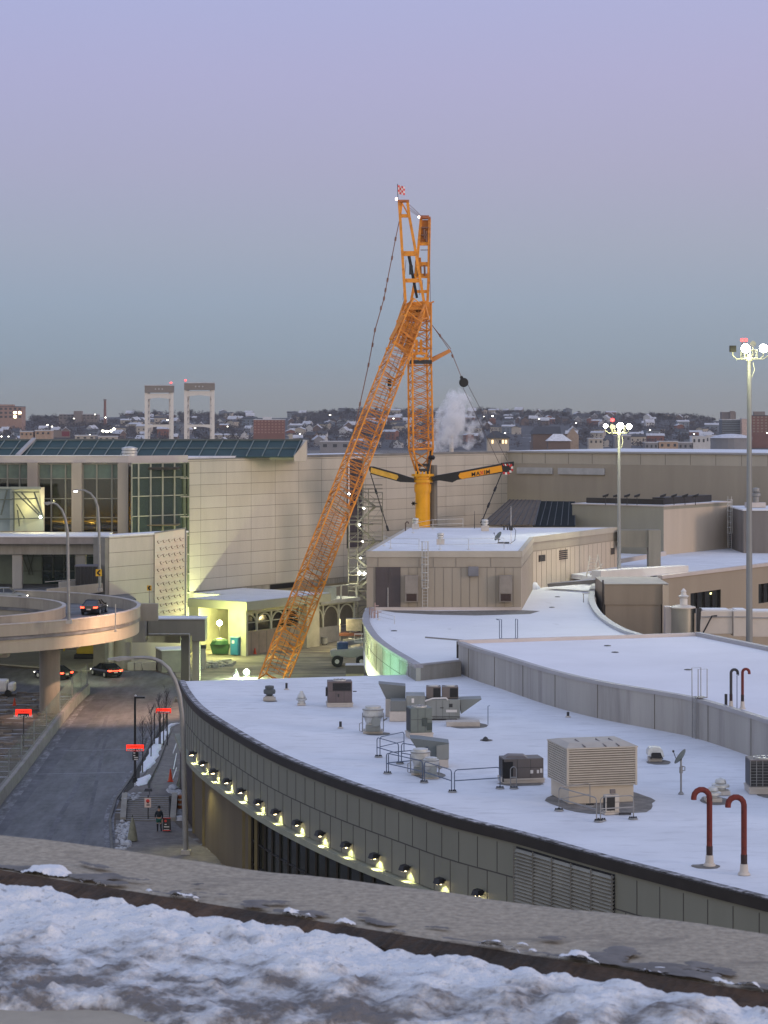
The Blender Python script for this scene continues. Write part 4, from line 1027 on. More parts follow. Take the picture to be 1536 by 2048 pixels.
# ================================================================ curved hall (roof 1)
R1=8.8
edge_px=[(360,1362),(372,1385),(392,1410),(420,1432),(470,1463),(530,1497),(600,1529),(690,1564),(800,1601),(900,1633),(1040,1668),(1200,1713),(1400,1765),(1536,1799),(1720,1846),(1900,1893)]
c1=spline([G(x,y,R1) for x,y in edge_px],1.5)
TH=thing('curved_hall','curved grey panelled hall with a snow covered roof full of plant in the centre','building',(8,130,0))
back=[(60,78),(60,160),(30,172),(2.6,167.2)]
back=[Vector(b) for b in back]
poly=[Vector((p.x,p.y)) for p in c1]+back
inner=offs(c1,-.35)
m=MB(); m.prism([ (p.x,p.y) for p in inner]+[(p.x,p.y) for p in back],4.5,R1-.02); m.build('roof',M['snow_roof'],TH)
m=MB(); m.band(c1,4.95,8.32,-.34,0,0)
m.build('wall',M['grey_pan'],TH)
m=MB(); o_=offs(c1,.0)
for i in range(0,len(c1)-1):
    for (z0,z1) in ((6.72,8.18),(4.97,6.66)):
        p=c1[i]; t_=(c1[min(i+1,len(c1)-1)]-c1[i]).normalized(); nn=Vector((t_.y,-t_.x)); q=p.lerp(c1[i+1],.0 if z0>6.7 else .5)+nn*.002
        m.bar((q.x,q.y,z0),(q.x,q.y,z1),.035,.03,up=(t_.x,t_.y,0))
m.band(c1,6.66,6.72,.0,.012); m.build('panel_joints',mat('dark_joint',(.07,.068,.065),.8),TH)
m=MB(); m.band(c1,8.33,R1+.02,-.36,.12); m.build('fascia',M['fascia'],TH)
m=MB(); m.band(c1,R1+.03,R1+.06,-.36,.02); m.build('fascia_snow',mat('thin_snow',(.40,.40,.44),.85,var=.3,scale=1.5,col2=(.08,.075,.07),thr=.5,soft=.1,scale2=2.0),TH)
led=mat('ledge',(.27,.28,.22),.6,var=.12,scale=1)
m=MB(); m.band(c1,4.55,4.9,-.34,.4); m.build('ledge',led,TH)
# lower wall: brown panels then dark glass
def wall_at(px,z):   # index on curve whose picture column is px
    best=None
    for i,p in enumerate(c1):
        x=CX+F*p.x/p.y
        if best is None or abs(x-px)<best[0]: best=(abs(x-px),i)
    return best[1]
i1=wall_at(392,0); i2=wall_at(498,0)
m=MB(); m.band(c1[:i1+1],0,4.5,-.34,0); m.build('door_panels',mat('dark_door',(.03,.02,.018),.5,var=.3),TH)
m=MB(); m.band(c1[i1:i2+1],0,4.5,-.34,.04); 
m.build('lower_wall',M['brownw'],TH)
lowm=mat('lowm',(.17,.14,.07),.5)
for i in (i1,i1+3,i2-1,i2,i2+1):
    p=offs(c1,.09)[i]; m=MB(); m.bar((p.x,p.y,0),(p.x,p.y,4.5),.18); m.build('lower_mullion',lowm,TH)
m=MB(); m.band(c1[i2:],0,4.5,-.34,-.12); m.build('lower_glazing',mat('low_glass',(.018,.02,.016),.15,var=.4,scale=.5,spec=.6),TH)
m=MB()
oc=offs(c1,-.06)
for i in range(i2,len(c1)): m.bar((oc[i].x,oc[i].y,0),(oc[i].x,oc[i].y,4.5),.1)
for z in (1.4,2.8): m.band(c1[i2:],z,z+.06,-.11,-.02)
m.build('glazing_bars',M['fascia'],TH)
# louvre bank
la=wall_at(1044,0); lb=wall_at(1236,0); lc=c1[la:lb+1]
m=MB(); m.band(lc,4.96,8.19,.001,.02); m.build('louvre_back',M['black'],TH)
m=MB(); z=5.0
slat=MB(); A=offs(lc,.03); B=offs(lc,.17)
while z<8.1:
    for i in range(len(lc)-1):
        slat.hexa([Vector((A[i].x,A[i].y,z+.1)),Vector((B[i].x,B[i].y,z)),Vector((B[i+1].x,B[i+1].y,z)),Vector((A[i+1].x,A[i+1].y,z+.1))],[Vector((A[i].x,A[i].y,z+.125)),Vector((B[i].x,B[i].y,z+.025)),Vector((B[i+1].x,B[i+1].y,z+.025)),Vector((A[i+1].x,A[i+1].y,z+.125))])
    z+=.165
slat.build('louvre_slats',mat('louvre',(.27,.265,.235),.5),TH)
m=MB()
for i in range(0,len(lc)): 
    m.bar((B[i].x,B[i].y,4.96),(B[i].x,B[i].y,8.19),.06)
m.build('louvre_posts',mat('louvre_post',(.16,.155,.145),.5),TH)
# wall lamps
heads=[(383,1513),(404,1528),(426,1545),(452,1562),(480,1581),(514,1599),(549,1620),(592,1642),(638,1664),(690,1686),(747,1711),(808,1738),(878,1765),(955,1792)]
oc=offs(c1,.38); ocw=offs(c1,.02)
cbr=M['black']
for px,py in heads:
    i=wall_at(px+6,0); p=oc[i]; w_=ocw[i]
    # refine along the curve
    j=min(i+1,len(c1)-1); x0=CX+F*oc[i].x/oc[i].y; x1=CX+F*oc[j].x/oc[j].y; u=0 if abs(x1-x0)<1e-6 else max(-1,min(1,(px-x0)/(x1-x0)))
    p=oc[i]+(oc[j]-oc[i])*u; w_=ocw[i]+(ocw[j]-ocw[i])*u
    z=5.62; d=Vector((p.x-w_.x,p.y-w_.y,0)).normalized(); s=Vector((-d.y,d.x,0)); b=Vector((p.x,p.y,z))
    m=MB(); m.hexa([b+s*.26-d*.2+Vector((0,0,-.08)),b-s*.26-d*.2+Vector((0,0,-.08)),b-s*.26+d*.2+Vector((0,0,-.12)),b+s*.26+d*.2+Vector((0,0,-.12))],[b+s*.22-d*.16+Vector((0,0,.16)),b-s*.22-d*.16+Vector((0,0,.16)),b-s*.2+d*.12+Vector((0,0,.13)),b+s*.2+d*.12+Vector((0,0,.13))])
    m.bar(b-d*.15,Vector((w_.x,w_.y,z)),.1); wl=m.build('wall_lamp',cbr,TH)
    m=MB(); m.box(b+Vector((0,0,-.13)),(.22,.22,.04)); m.build('lens',M['warm_em'],wl)
    ld=bpy.data.lights.new('wall_lamp_light','SPOT'); ld.energy=150*R.choice([.55,.8,1,1,1.2,1.3]); ld.color=(.95,1,.40); ld.spot_size=RAD(86); ld.spot_blend=.5; ld.shadow_soft_size=.06
    lo=bpy.data.objects.new('wall_lamp_light',ld); lo.location=b+Vector((0,0,-.17)); C.objects.link(lo)
    lo.rotation_euler=(-d*.62+Vector((0,0,-1))).to_track_quat('-Z','Y').to_euler()
# bare patches in the roof snow
def patch(pts,z=R1-.008,name='bare_patch',parent=None,mt=None):
    m=MB(); m.sheet([Vector((p.x,p.y,z)) for p in pts]); return m.build(name,mt or M['wet'],parent or TH)
def blob(px,py,rx,ry,n=26,seed=0,z=R1):
    rr=random.Random(seed); c=G(px,py,z); out=[]
    for k in range(n):
        a=2*math.pi*k/n; f=1+.18*noise.noise(Vector((math.cos(a)*1.5,math.sin(a)*1.5,seed)))+rr.uniform(-.05,.05)
        out.append(c+Vector((math.cos(a)*rx*f,math.sin(a)*ry*f,0)))
    return out
for i,(px,py,rx,ry) in enumerate([(1208,1601,2.8,3.6),(1318,1524,.7,.9),(1430,1601,.75,1.3),(1412,1732,.65,.5),(935,1450,1.2,1.6),(972,1480,.4,.5),(860,1550,.9,1.2),(755,1467,.8,.7),(1040,1567,1.3,.7),(1545,1590,.8,1.0),(541,1402,.5,.5)]):
    patch(blob(px,py,rx,ry,seed=i))
# ================================================================ roof 2 (raised deck)
R2=11.05
e2=[(917,1283),(955,1297),(1000,1310),(1100,1340),(1200,1363),(1330,1385),(1400,1399),(1536,1440),(1700,1500),(1850,1560)]
c2=spline([G(x,y,11.2) for x,y in e2],1.5)
T2r=thing('raised_hall','raised concrete hall with a snowy roof stepping above the curved roof at right','building',(25,150,0))
bk=[G(1850,1370,11.2),G(1536,1297,11.2),G(1395,1268,11.2)]
m=MB(); inn=offs(c2,-.3)
bkp=[(b.x,b.y) for b in bk]
m.prism([(p.x,p.y) for p in inn]+bkp,7.5,R2); m.build('roof',mat('raised_snow',(.74,.74,.80),.85,var=.06,scale=.12,bump=.03,bscale=1.6),T2r)
m=MB(); m.band(c2,8.0,10.98,-.3,0); m.build('wall',M['grey_conc'],T2r)
m=MB(); i=2; cc=offs(c2,.003)
while i<len(c2): m.bar((cc[i].x,cc[i].y,8.8),(cc[i].x,cc[i].y,10.97),.06,.03,up=((c2[i]-c2[i-1]).x,(c2[i]-c2[i-1]).y,0)); i+=4
m.build('wall_joints',M['joint'],T2r)
m=MB(); m.band(c2,10.99,11.22,-.34,.07); m.build('coping',M['coping'],T2r)
m=MB(); a=G(917,1283,11.2); b=G(1395,1268,11.2); c_=G(1536,1297,11.2); d_=G(1850,1370,11.2)
m.bar(a+Vector((0,0,-.05)),b+Vector((0,0,-.05)),.45,.3); m.build('rear_coping',M['coping_p'],T2r)
m=MB(); m.bar(b+Vector((0,0,-.02)),c_+Vector((0,0,-.02)),.5,.34); m.bar(c_+Vector((0,0,-.02)),d_+Vector((0,0,-.02)),.5,.34); m.build('side_coping',M['coping'],T2r)
m=MB(); a=G(917,1283,11.0); m.bb(a.x-.15,a.x+.1,a.y-.2,a.y+.25,8.8,11.0); m.build('corner_post',M['fascia'],T2r)
for i,(px,py) in enumerate([(1230,1305),(1376,1340),(1215,1292)]):
    m=MB(); m.lathe([(.02,.0),(.28,.02),(.25,.05),(.02,.08)],G(px,py,R2),10); m.build('roof_drain',M['dark'],T2r)
# ================================================================ roof 3 (bow shaped)
R3=9.72
l3=spline([G(x,y,9.98) for x,y in [(832,1330),(805,1314),(775,1296),(750,1277),(735,1258),(727,1240),(730,1224),(740,1213)]],1.0)
r3=spline([G(x,y,9.98) for x,y in [(1197,1159),(1188,1175),(1185,1195),(1192,1215),(1210,1235),(1245,1256),(1290,1271)]],1.0)
T3r=thing('bow_shaped_hall','bow shaped hall with curved snowy roof between penthouse and raised deck','building',(10,200,0))
fr=G(832,1330,9.98); fr2=G(917,1321,9.98)
pol=[(p.x,p.y) for p in l3]+[(-1.9,214.5),(2,262),(16,268)]+[(p.x,p.y) for p in r3]+[(22,172),(5.8,169),(fr2.x,fr2.y)]
m=MB(); m.prism(pol,6,R3); m.build('roof',mat('bow_snow',(.74,.75,.79),.85,var=.06,scale=.12,bump=.03,bscale=1.6,col2=(.5,.5,.52),thr=.68,soft=.06,scale2=(.5,.12,.3)),T3r)
m=MB(); m.band(l3,7.4,9.75,-.35,0,side=-1); m.build('wall',mat('bow_wall',(.42,.42,.36),.65,var=.07,scale=.6),T3r)
m=MB(); m.band(l3,8.55,8.6,0,.012,side=-1); 
for i in range(3,len(l3),4):
    q=offs(l3,-.003)[i]; m.bar((q.x,q.y,7.4),(q.x,q.y,9.7),.04)
m.build('wall_joints',M['joint'],T3r)
m=MB(); m.band(l3,9.76,9.98,-.55,.1,side=-1); m.build('coping',mat('bow_cop',(.33,.32,.34),.6,var=.15,scale=1),T3r)
m=MB(); m.band(l3,0,7.38,-1.0,-.7,side=-1); m.build('lower_glazing',mat('bow_glass',(.03,.04,.035),.15,var=.3,spec=.6),T3r)
m=MB(); ll=offs(l3,.45)
for i in range(0,len(l3)): m.bar((ll[i].x,ll[i].y,0),(ll[i].x,ll[i].y,7.38),.16 if i%4 else .34)
m.build('fins',mat('bow_fin',(.42,.46,.38),.6),T3r)
m=MB(); m.band(r3,7,9.75,-.1,.25,side=1); m.build('rear_parapet',mat('parapet_g',(.33,.33,.33),.7,var=.1),T3r)
m=MB(); m.band(r3,9.76,9.99,-.2,.42,side=1); m.build('rear_coping',mat('parapet_h',(.45,.46,.46),.6,var=.08),T3r)
m=MB(); m.bar(fr,fr2,.3,.12); m.build('front_coping',M['coping'],T3r)
m=MB(); a=fr; b=Vector((fr2.x+.2,fr2.y,0)); m.hexa([Vector((a.x,a.y,8.7)),Vector((b.x,b.y,8.7)),Vector((b.x,b.y+.3,8.7)),Vector((a.x,a.y+.3,8.7))],[Vector((a.x,a.y,9.9)),Vector((b.x,b.y,9.9)),Vector((b.x,b.y+.3,9.9)),Vector((a.x,a.y+.3,9.9))]); m.build('front_wall',M['conc'],T3r)
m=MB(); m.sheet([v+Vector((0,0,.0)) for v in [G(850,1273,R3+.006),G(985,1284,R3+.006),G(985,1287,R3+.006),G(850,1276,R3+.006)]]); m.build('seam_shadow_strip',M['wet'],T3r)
m=MB(); m.sheet([G(x,y,R3+.007) for x,y in [(760,1220),(880,1222),(1040,1220),(1080,1222),(1060,1228),(950,1231),(860,1229),(790,1225)]]); m.build('bare_patch',M['wet'],T3r)
# penthouse on the bow roof
TP=thing('penthouse','taupe clad rooftop penthouse with a snowy roof, dark doors and a caged ladder','building',(10,235,R3))
pp=[(-1.7,213.7),(13.4,213.7),(16.3,240),(28,263),(2.8,262)]
ZP=15.45
m=MB(); m.prism(pp,R3,ZP-.6); m.build('wall',M['taupe'],TP)
pj=mat('seam_dark',(.20,.175,.15),.7)
m=MB(); x=-1.0
while x<13.3: m.bb(x,x+.03,213.67,213.7,R3,13.85); x+=.85
m.bb(-1.7,13.4,213.66,213.7,13.85,13.9)
for x in (-.6,3.4,4.8,7.0,10.4): m.bb(x,x+.04,213.66,213.7,13.92,14.8)
m.build('cladding_seams',pj,TP)
def cop(poly,z0,z1,o,name,mt,par):
    m=MB(); n=len(poly)
    for i in range(n):
        a=Vector(poly[i]); b=Vector(poly[(i+1)%n]); d=(b-a).normalized(); nn=Vector((d.y,-d.x))
        m.hexa([Vector((*(a+nn*o),z0)),Vector((*(b+nn*o),z0)),Vector((*(b-nn*.35),z0)),Vector((*(a-nn*.35),z0))],[Vector((*(a+nn*o),z1)),Vector((*(b+nn*o),z1)),Vector((*(b-nn*.35),z1)),Vector((*(a-nn*.35),z1))])
    return m.build(name,mt,par)
cop(pp,ZP-.59,ZP,.1,'coping',M['taupe_l'],TP)
m=MB(); m.prism([(p[0]*.985+.15,235+(p[1]-235)*.985) for p in pp],ZP-.3,ZP-.05); m.build('roof',M['snow_roof'],TP)
# side walls facing the dawn, its light painted as pinker cladding
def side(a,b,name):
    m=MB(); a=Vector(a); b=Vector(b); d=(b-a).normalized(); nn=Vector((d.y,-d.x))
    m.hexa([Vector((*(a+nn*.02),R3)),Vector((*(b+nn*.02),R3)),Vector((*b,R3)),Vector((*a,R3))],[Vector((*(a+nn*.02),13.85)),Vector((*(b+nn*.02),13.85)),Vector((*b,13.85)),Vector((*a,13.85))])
    m.build(name,M['pinkbeige_lit'],TP)
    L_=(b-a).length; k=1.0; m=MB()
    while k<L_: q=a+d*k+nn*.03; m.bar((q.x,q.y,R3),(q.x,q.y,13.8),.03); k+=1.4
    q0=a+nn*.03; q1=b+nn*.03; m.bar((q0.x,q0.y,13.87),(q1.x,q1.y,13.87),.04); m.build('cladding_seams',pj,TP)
    return a,d,nn
side(pp[1],pp[2],'side_wall'); a_,d_,n_=side(pp[2],pp[3],'side_wall')
def onwall(px):
    k=(px-CX)/F; return (k*a_.y-a_.x)/(d_.x-k*d_.y)
for px0,px1,py0,py1 in ((1077,1089,1109,1122),(1118,1134,1098,1118),(1221,1228,1095,1108)):
    u0,u1=onwall(px0),onwall(px1); q0=a_+d_*u0; q1=a_+d_*u1; ym=(q0.y+q1.y)/2; zt=P(0,py0,ym).z; zb=P(0,py1,ym).z
    m=MB(); k=5
    for j in range(k):
        z=zb+(zt-zb)*(j+.2)/k; m.bar(Vector((*(q0+n_*.06),z)),Vector((*(q1+n_*.06),z)),.1,.12)
    m.build('wall_louvre',M['fascia'],TP)
# doors
def fz(py): return P(0,py,213.6).z
def fx(px): return P(px,0,213.6).x
m=MB(); m.bb(fx(751),fx(776),213.58,213.66,R3+.05,fz(1134),0); m.bb(fx(776.4),fx(801),213.58,213.66,R3+.05,fz(1134),0); d=m.build('door',mat('door_purple',(.075,.06,.062),.5,var=.15),TP)
m=MB(); m.tube((fx(776),213.5,R3+.1),(fx(776),213.5,fz(1175)),.04); m.build('handle',M['galv'],d)
for x0 in (810,998):
    m=MB(); m.bb(fx(x0),fx(x0+26),212.9,213.65,fz(1178),fz(1150),0); m.hexa([Vector((fx(x0),212.9,fz(1186))),Vector((fx(x0+26),212.9,fz(1186))),Vector((fx(x0+26),213.65,fz(1186))),Vector((fx(x0),213.65,fz(1186)))],[Vector((fx(x0),212.9,fz(1178))),Vector((fx(x0+26),212.9,fz(1178))),Vector((fx(x0+26),213.65,fz(1178))),Vector((fx(x0),213.65,fz(1178)))]); m.bb(fx(x0),fx(x0+26),213.0,213.65,fz(1203),fz(1186.3),0)
    wu=m.build('wall_air_unit',mat('wallac',(.26,.23,.2),.6),TP)
    m=MB(); m.bb(fx(x0+3),fx(x0+23),212.96,213.0,fz(1201),fz(1187)); m.build('grille',mat('grille_red',(.05,.03,.025),.6),wu)
m=MB(); m.bb(fx(936),fx(957),213.2,213.66,fz(1152),fz(1133)); m.build('wall_box',mat('bluegrey_box',(.17,.17,.19),.5),TP,bevel=.06)
m=MB(); m.bb(-1.2,13.4,213.2,213.65,R3,R3+.28); m.build('base_kerb',M['coping_p'],TP)
# ================================================================ crane
YC=290
CR=thing('lattice_boom_crane','huge orange lattice boom crane with folded jib and yellow base mast','crane',P(845,1050,YC)*1.0)
CR.location.z=0
def frame_of(a,b,roll):
    d=(b-a).normalized(); r=d.cross(Vector((0,1,0))).normalized(); f=d.cross(r).normalized()
    if f.y>0: f=-f
    r=r if r.x>0 else -r
    M_=Matrix.Rotation(roll,3,d); return d,M_@r,M_@f
def lattice(a,b,w0,h0,w1,h1,n,rc,rd,roll=0.,mc=0,md=1,name='lattice',parent=None,xface=False,open_=False):
    a=Vector(a);b=Vector(b); d,r,f=frame_of(a,b,roll); mb=MB()
    def cor(t,i,j):
        w=w0+(w1-w0)*t; h=h0+(h1-h0)*t; return a.lerp(b,t)+r*(i*w/2)+f*(j*h/2)
    for i in(-1,1):
        for j in(-1,1): mb.tube(cor(0,i,j),cor(1,i,j),rc,n=6,mi=mc)
    cs=[(-1,-1),(1,-1),(1,1),(-1,1)]
    for k in range(n):
        t0=k/n;t1=(k+1)/n
        for q in range(4):
            p,s=cs[q],cs[(q+1)%4]
            if (k+q)%2: p,s=s,p
            if open_ and q%2==0:
                LL=(b-a).length
                for u in (0,.33,.66): tt=t0+(t1-t0)*u; mb.tube(cor(tt,-1,p[1]),cor(max(0,tt-(1.0 if (u==.33)==(q==0) else 1.6)/LL),1,p[1]),rd*.62,n=4,mi=md)
            else: mb.tube(cor(t0,*p),cor(t1,*s),rd,n=4,mi=md)
            if xface and q%2==0: mb.tube(cor(t0,*s),cor(t1,*p),rd,n=4,mi=md)
            if k%2==0 or q%2: mb.tube(cor(t0,*p),cor(t0,*s),rd*.9,n=4,mi=md)
    for q in range(4):
        mb.tube(cor(0,*cs[q]),cor(0,*cs[(q+1)%4]),rd*1.5,n=5,mi=mc); mb.tube(cor(1,*cs[q]),cor(1,*cs[(q+1)%4]),rd*1.5,n=5,mi=mc)
    return mb.build(name,[M['orange'],M['orange_d']],parent or CR)
# telescopic base mast
b0=P(845.5,1050,YC); b0.z=2.5; b1=P(845.5,962,YC)
m=MB()
m.tube(b0,b1,.98,.98,22); o=m.build('base_mast',M['yellow'],CR,smooth=True)
m=MB()
for y,r,h in ((962,1.35,.35),(950,1.5,.3),(955,1.2,.5),(975,1.12,.9),(983,1.08,.25)): q=P(845.5,y,YC); m.lathe([(r-.2,-h/2),(r,-h/2),(r,h/2),(r-.2,h/2)],q,22)
for x in (832,838,845,852,859): q=P(x,948,YC-1.1); m.bb(q.x-.1,q.x+.1,q.y-.1,q.y+.1,q.z-.4,q.z+.35)
m.build('mast_collar',M['yellow'],CR)
m=MB(); m.tube(P(867,1052,YC+1.5),P(867,930,YC+1.5),.55,.5,10); m.build('rear_mast',mat('mast_grey',(.20,.185,.165),.6,streak=True),CR)
m=MB(); m.bb(b0.x-3,b0.x+3,YC-3,YC+3,.9,2.5); m.build('turntable',M['yellow'],CR,bevel=.15)
m=MB(); m.bb(b0.x-9,b0.x+7,YC-1.6,YC+1.6,.7,1.7)
for k in range(8):
    for s in (-1,1): m.lathe([(.72,-.25),(.72,.25)],(b0.x-8+k*1.9,YC+s*1.5,.75),14,1,axis=Matrix.Rotation(RAD(90),3,'X'))
m.build('carrier',[M['yellow'],M['black']],CR)
# saddle head over the mast
m=MB()
for x0,y0,x1,y1 in ((835,948,832,918),(855,948,860,918),(838,940,852,940),(836,930,857,930)): m.bar(P(x0,y0,YC-.6),P(x1,y1,YC-.6),.35,.35); m.bar(P(x0,y0,YC+.8),P(x1,y1,YC+.8),.3)
m.bb(P(833,0,YC).x,P(856,0,YC).x,YC-.8,YC+.8,P(0,944,YC).z,P(0,938,YC).z); m.build('boom_foot_head',[M['dark']],CR)
# lattice boom (upper vertical mast)
lattice(P(845,942,YC),P(842,898,YC),1.5,1.2,2.7,2.3,2,.13,.08,RAD(14),name='boom_foot_section')
lattice(P(842,898,YC),P(839,697,YC),2.7,2.3,2.55,2.2,12,.135,.055,RAD(14),name='boom_section',xface=True)
lattice(P(839,697,YC),P(838,606,YC),2.6,2.2,2.7,2.2,5,.14,.06,RAD(14),name='boom_head_section',xface=True)
m=MB(); 
for x in (833,842): m.bar(P(x,679,YC-1.2),P(x,705,YC-1.2),.35,.2)
m.bar(P(826,707,YC-1.2),P(855,707,YC-1.2),.35,.3); m.bar(P(824,717,YC-1.2),P(858,717,YC-1.2),.3,.3)
m.path([P(828,708,YC-1.2),P(832,716,YC-1.2),P(840,721,YC-1.2),P(849,717,YC-1.2),P(853,709,YC-1.2)],.14,6)
m.build('boom_platform_frame',M['orange'],CR)
m=MB(); m.bar(P(819,724,YC-1.2),P(864,724,YC-1.2),.25,.5); m.build('boom_walkway',M['dark'],CR)
# head block where the jib hinges
m=MB(); m.bar(P(814,612,YC-1),P(858,607,YC-1),.6,.8); m.bar(P(816,618,YC+1),P(860,612,YC+1),.5,.8)
m.bar(P(812,640,YC-1),P(850,640,YC-1),.3,.5); m.bar(P(806,655,YC-2),P(842,650,YC-2),.3,.6)
for k in range(7): m.bar(P(815+6*k,606,YC-1.2),P(811+6*k,640,YC-1.6),.16)
for x in (822,836,848): m.lathe([(.9,-.15),(.75,0),(.9,.15)],P(x,624,YC-1.3),14,1,axis=Matrix.Rotation(RAD(90),3,'X'))
m.build('hinge_block',[M['orange'],M['orange_d']],CR)
# the jib that folds down to the ground
JA=P(832,612,YC-2.0); JB=P(544,1366,237)
J=lambda t: JA.lerp(JB,t)
segs=[(0,.045,2.0,1.5,2.4,1.5,2),(.045,.2,2.4,1.6,2.55,1.6,9),(.2,.38,2.55,1.6,2.7,1.6,10),(.38,.56,2.7,1.6,2.8,1.6,10),(.56,.575,2.8,1.6,2.7,1.5,1),(.575,.76,2.75,1.5,2.8,1.5,10),(.76,.90,2.8,1.5,2.85,1.5,7),(.90,1,2.85,1.5,2.7,1.4,5)]
for t0,t1,w0,h0,w1,h1,n in segs:
    lattice(J(t0),J(t1),w0,h0,w1,h1,n,.105,.048,RAD(-24),name='jib_section',open_=True)
d,r,f=frame_of(JA,JB,RAD(-26))
for t in (.06,.145,.2,.38,.56,.76,.9):
    c=J(t); 
    for s in (-1,1):
        for q in (-1,1): m=MB(); m.box(c+r*s*(1.3)+f*q*.8,(.34,.34,.34)); m.build('connector_pin',M['orange'],CR)
m=MB()
for t,tt in ((.075,.105),(.11,.13)):
    for s in (-.6,0,.6): m.bar(J(t)+r*s*1.3,J(tt)+r*s*1.3,.6,.25)
m.bar(J(.09)-r*1.25,J(.09)+r*1.25,1.0,.3); m.bar(J(.13)-r*1.25,J(.13)+r*1.25,.9,.3)
for s in (-1,1): m.bar(J(.05)+r*s*1.2,J(.13)+r*s*1.6,.5,.3)
m.build('jib_walkway',M['orange_d'],CR)
m=MB()
for s in (-.2,.3): m.tube(J(.03)+r*s+f*.3,J(.55)+r*s*1.6+f*.3,.035,n=5)
for s in (-.4,.2): m.tube(J(.55)+r*s+f*.2,J(.98)+r*s+f*.2,.035,n=5)
m.build('jib_ropes',M['cable'],CR)
m=MB(); q=P(779,765,278); m.box(q,(.5,.5,.9)); m.box(q+Vector((.1,0,-.9)),(.3,.4,.5)); m.build('jib_hoist_block',M['black'],CR)
m=MB(); c=J(.575); m.bar(c-r*1.4,c+r*1.4,.5,.3); c=J(.59); m.bar(c-r*1.3,c+r*1.2,.9,.1); m.build('jib_platform',mat('jib_plate',(.5,.42,.34),.5,metal=.4),CR)
m=MB(); m.bar(P(811,600,YC-1.4),P(797,642,YC-2.2),.3,.3); m.bar(P(797,642,YC-2.2),P(786,672,YC-3),.22,.22); m.bar(P(848,603,YC-1.4),P(852,640,YC-1.2),.3,.3)
for y_,xa,xb in ((616,808,850),(628,803,846),(648,796,840),(664,789,834)): m.bar(P(xa,y_,YC-2.2),P(xb,y_+1,YC-2.2),.22,.4)
m.build('head_gantry',M['orange_d'],CR)
# outer support leg of the head (light orange V)
m=MB(); 
for x1,y1 in ((806,730),(818,722),(790,760)): m.tube(P(849,609,YC-2.6),P(x1,y1,YC-3.2),.13,n=6)
m.tube(P(850,608,YC-2.6),P(858,640,YC-2),.13,n=6); m.tube(P(838,640,YC-2.8),P(858,635,YC-2),.1,n=6); m.build('head_brace',mat('orange_light',(.68,.29,.08),.5),CR)
# A frames at the top
def aframe(L,Rr,cross,name,yo,w=.36):
    m=MB()
    for (x0,y0),(x1,y1) in zip(L,L[1:]): m.bar(P(x0,y0,YC+yo),P(x1,y1,YC+yo),w,w*1.2)
    for (x0,y0),(x1,y1) in zip(Rr,Rr[1:]): m.bar(P(x0,y0,YC+yo),P(x1,y1,YC+yo),w,w*1.2)
    for xa,xb,y0,y1 in cross:
        a=P(xa,y0,YC+yo-.1); b=P(xb,y1,YC+yo-.1); m.bb(a.x,b.x,YC+yo-.12,YC+yo+.15,b.z,a.z)
    return m.build(name,M['orange'],CR)
aframe([(798,403),(800,430),(803,480),(808,560),(811,604)],[(815,403),(818,430),(829,490),(838,545),(848,604)],[(800,818,428,435),(804,832,502,512),(808,841,557,565),(797,816,400,405)],'front_a_frame',-1.4)
m=MB(); m.tube(P(804,404,YC-1.4),P(801,428,YC-1.4),.15,n=5); m.tube(P(803,404,YC-1.4),P(816,428,YC-1.4),.1,n=5); m.tube(P(800,404,YC-1.4),P(803,420,YC-1.4),.1,n=5)
m.build('a_frame_tip_brace',M['orange'],CR)
aframe([(842,437),(838,480),(832,550),(822,604)],[(859,437),(858,500),(857,560),(855,604)],[(840,858,484,491),(830,857,524,533),(828,857,547,556),(824,856,580,586)],'rear_a_frame',1.6)
m=MB(); 
m.hexa([P(838,486,YC+1.7),P(857,486,YC+1.7),P(857,486,YC+2.0),P(838,486,YC+2.0)],[P(843,440,YC+1.7),P(858,440,YC+1.7),P(858,440,YC+2.0),P(843,440,YC+2.0)]) 
m.hexa([P(828,556,YC+1.5),P(844,556,YC+1.5),P(844,556,YC+2.0),P(828,556,YC+2.0)],[P(831,515,YC+1.5),P(842,515,YC+1.5),P(842,515,YC+2.0),P(831,515,YC+2.0)]) 
m.build('a_frame_plates',mat('orange_plate',(.48,.17,.025),.55,var=.25,scale=1.2),CR)
m=MB()
for x,y0,y1 in ((848,458,478),(852,462,484),(836,520,552),(849,530,552)): m.tube(P(x,y0,YC+1.3),P(x+1,y1,YC+1.3),.14,n=5)
m.box(P(850,455,YC+1.3),(.9,.3,.2)); m.box(P(849,470,YC+1.3),(.8,.3,.2)); m.bar(P(841,500,YC+1.6),P(857,500,YC+1.6),.1); m.build('sheave_gear',M['cable_r'],CR)
m=MB(); m.bar(P(840,436,YC+1.6),P(861,436,YC+1.6),1.4,.25); m.bar(P(796,402,YC-1.4),P(818,402,YC-1.4),1.0,.25); 
for x in (844,848,852,856): m.box(P(x,433,YC+1.6),(.25,.25,.3))
m.build('tip_platform',mat('tip_or',(.4,.13,.05),.6),CR)
m=MB(); m.tube(P(818,512,YC-1.2),P(834,596,YC-1.0),.22,.18,8); m.box(P(822,540,YC-1.4),(.5,.3,1.2)); m.build('luffing_cylinder',M['black'],CR)
m=MB()
for a,b in (((817,408),(846,435)),((819,420),(842,436)),((812,410),(842,434)),((858,437),(861,612)),((861,612),(864,700)),((812,520),(806,600)),((845,560),(846,604)),((838,566),(839,590))): m.tube(P(*a,YC),P(*b,YC),.035,n=5)
m.build('tip_pendants',M['cable_r'],CR)
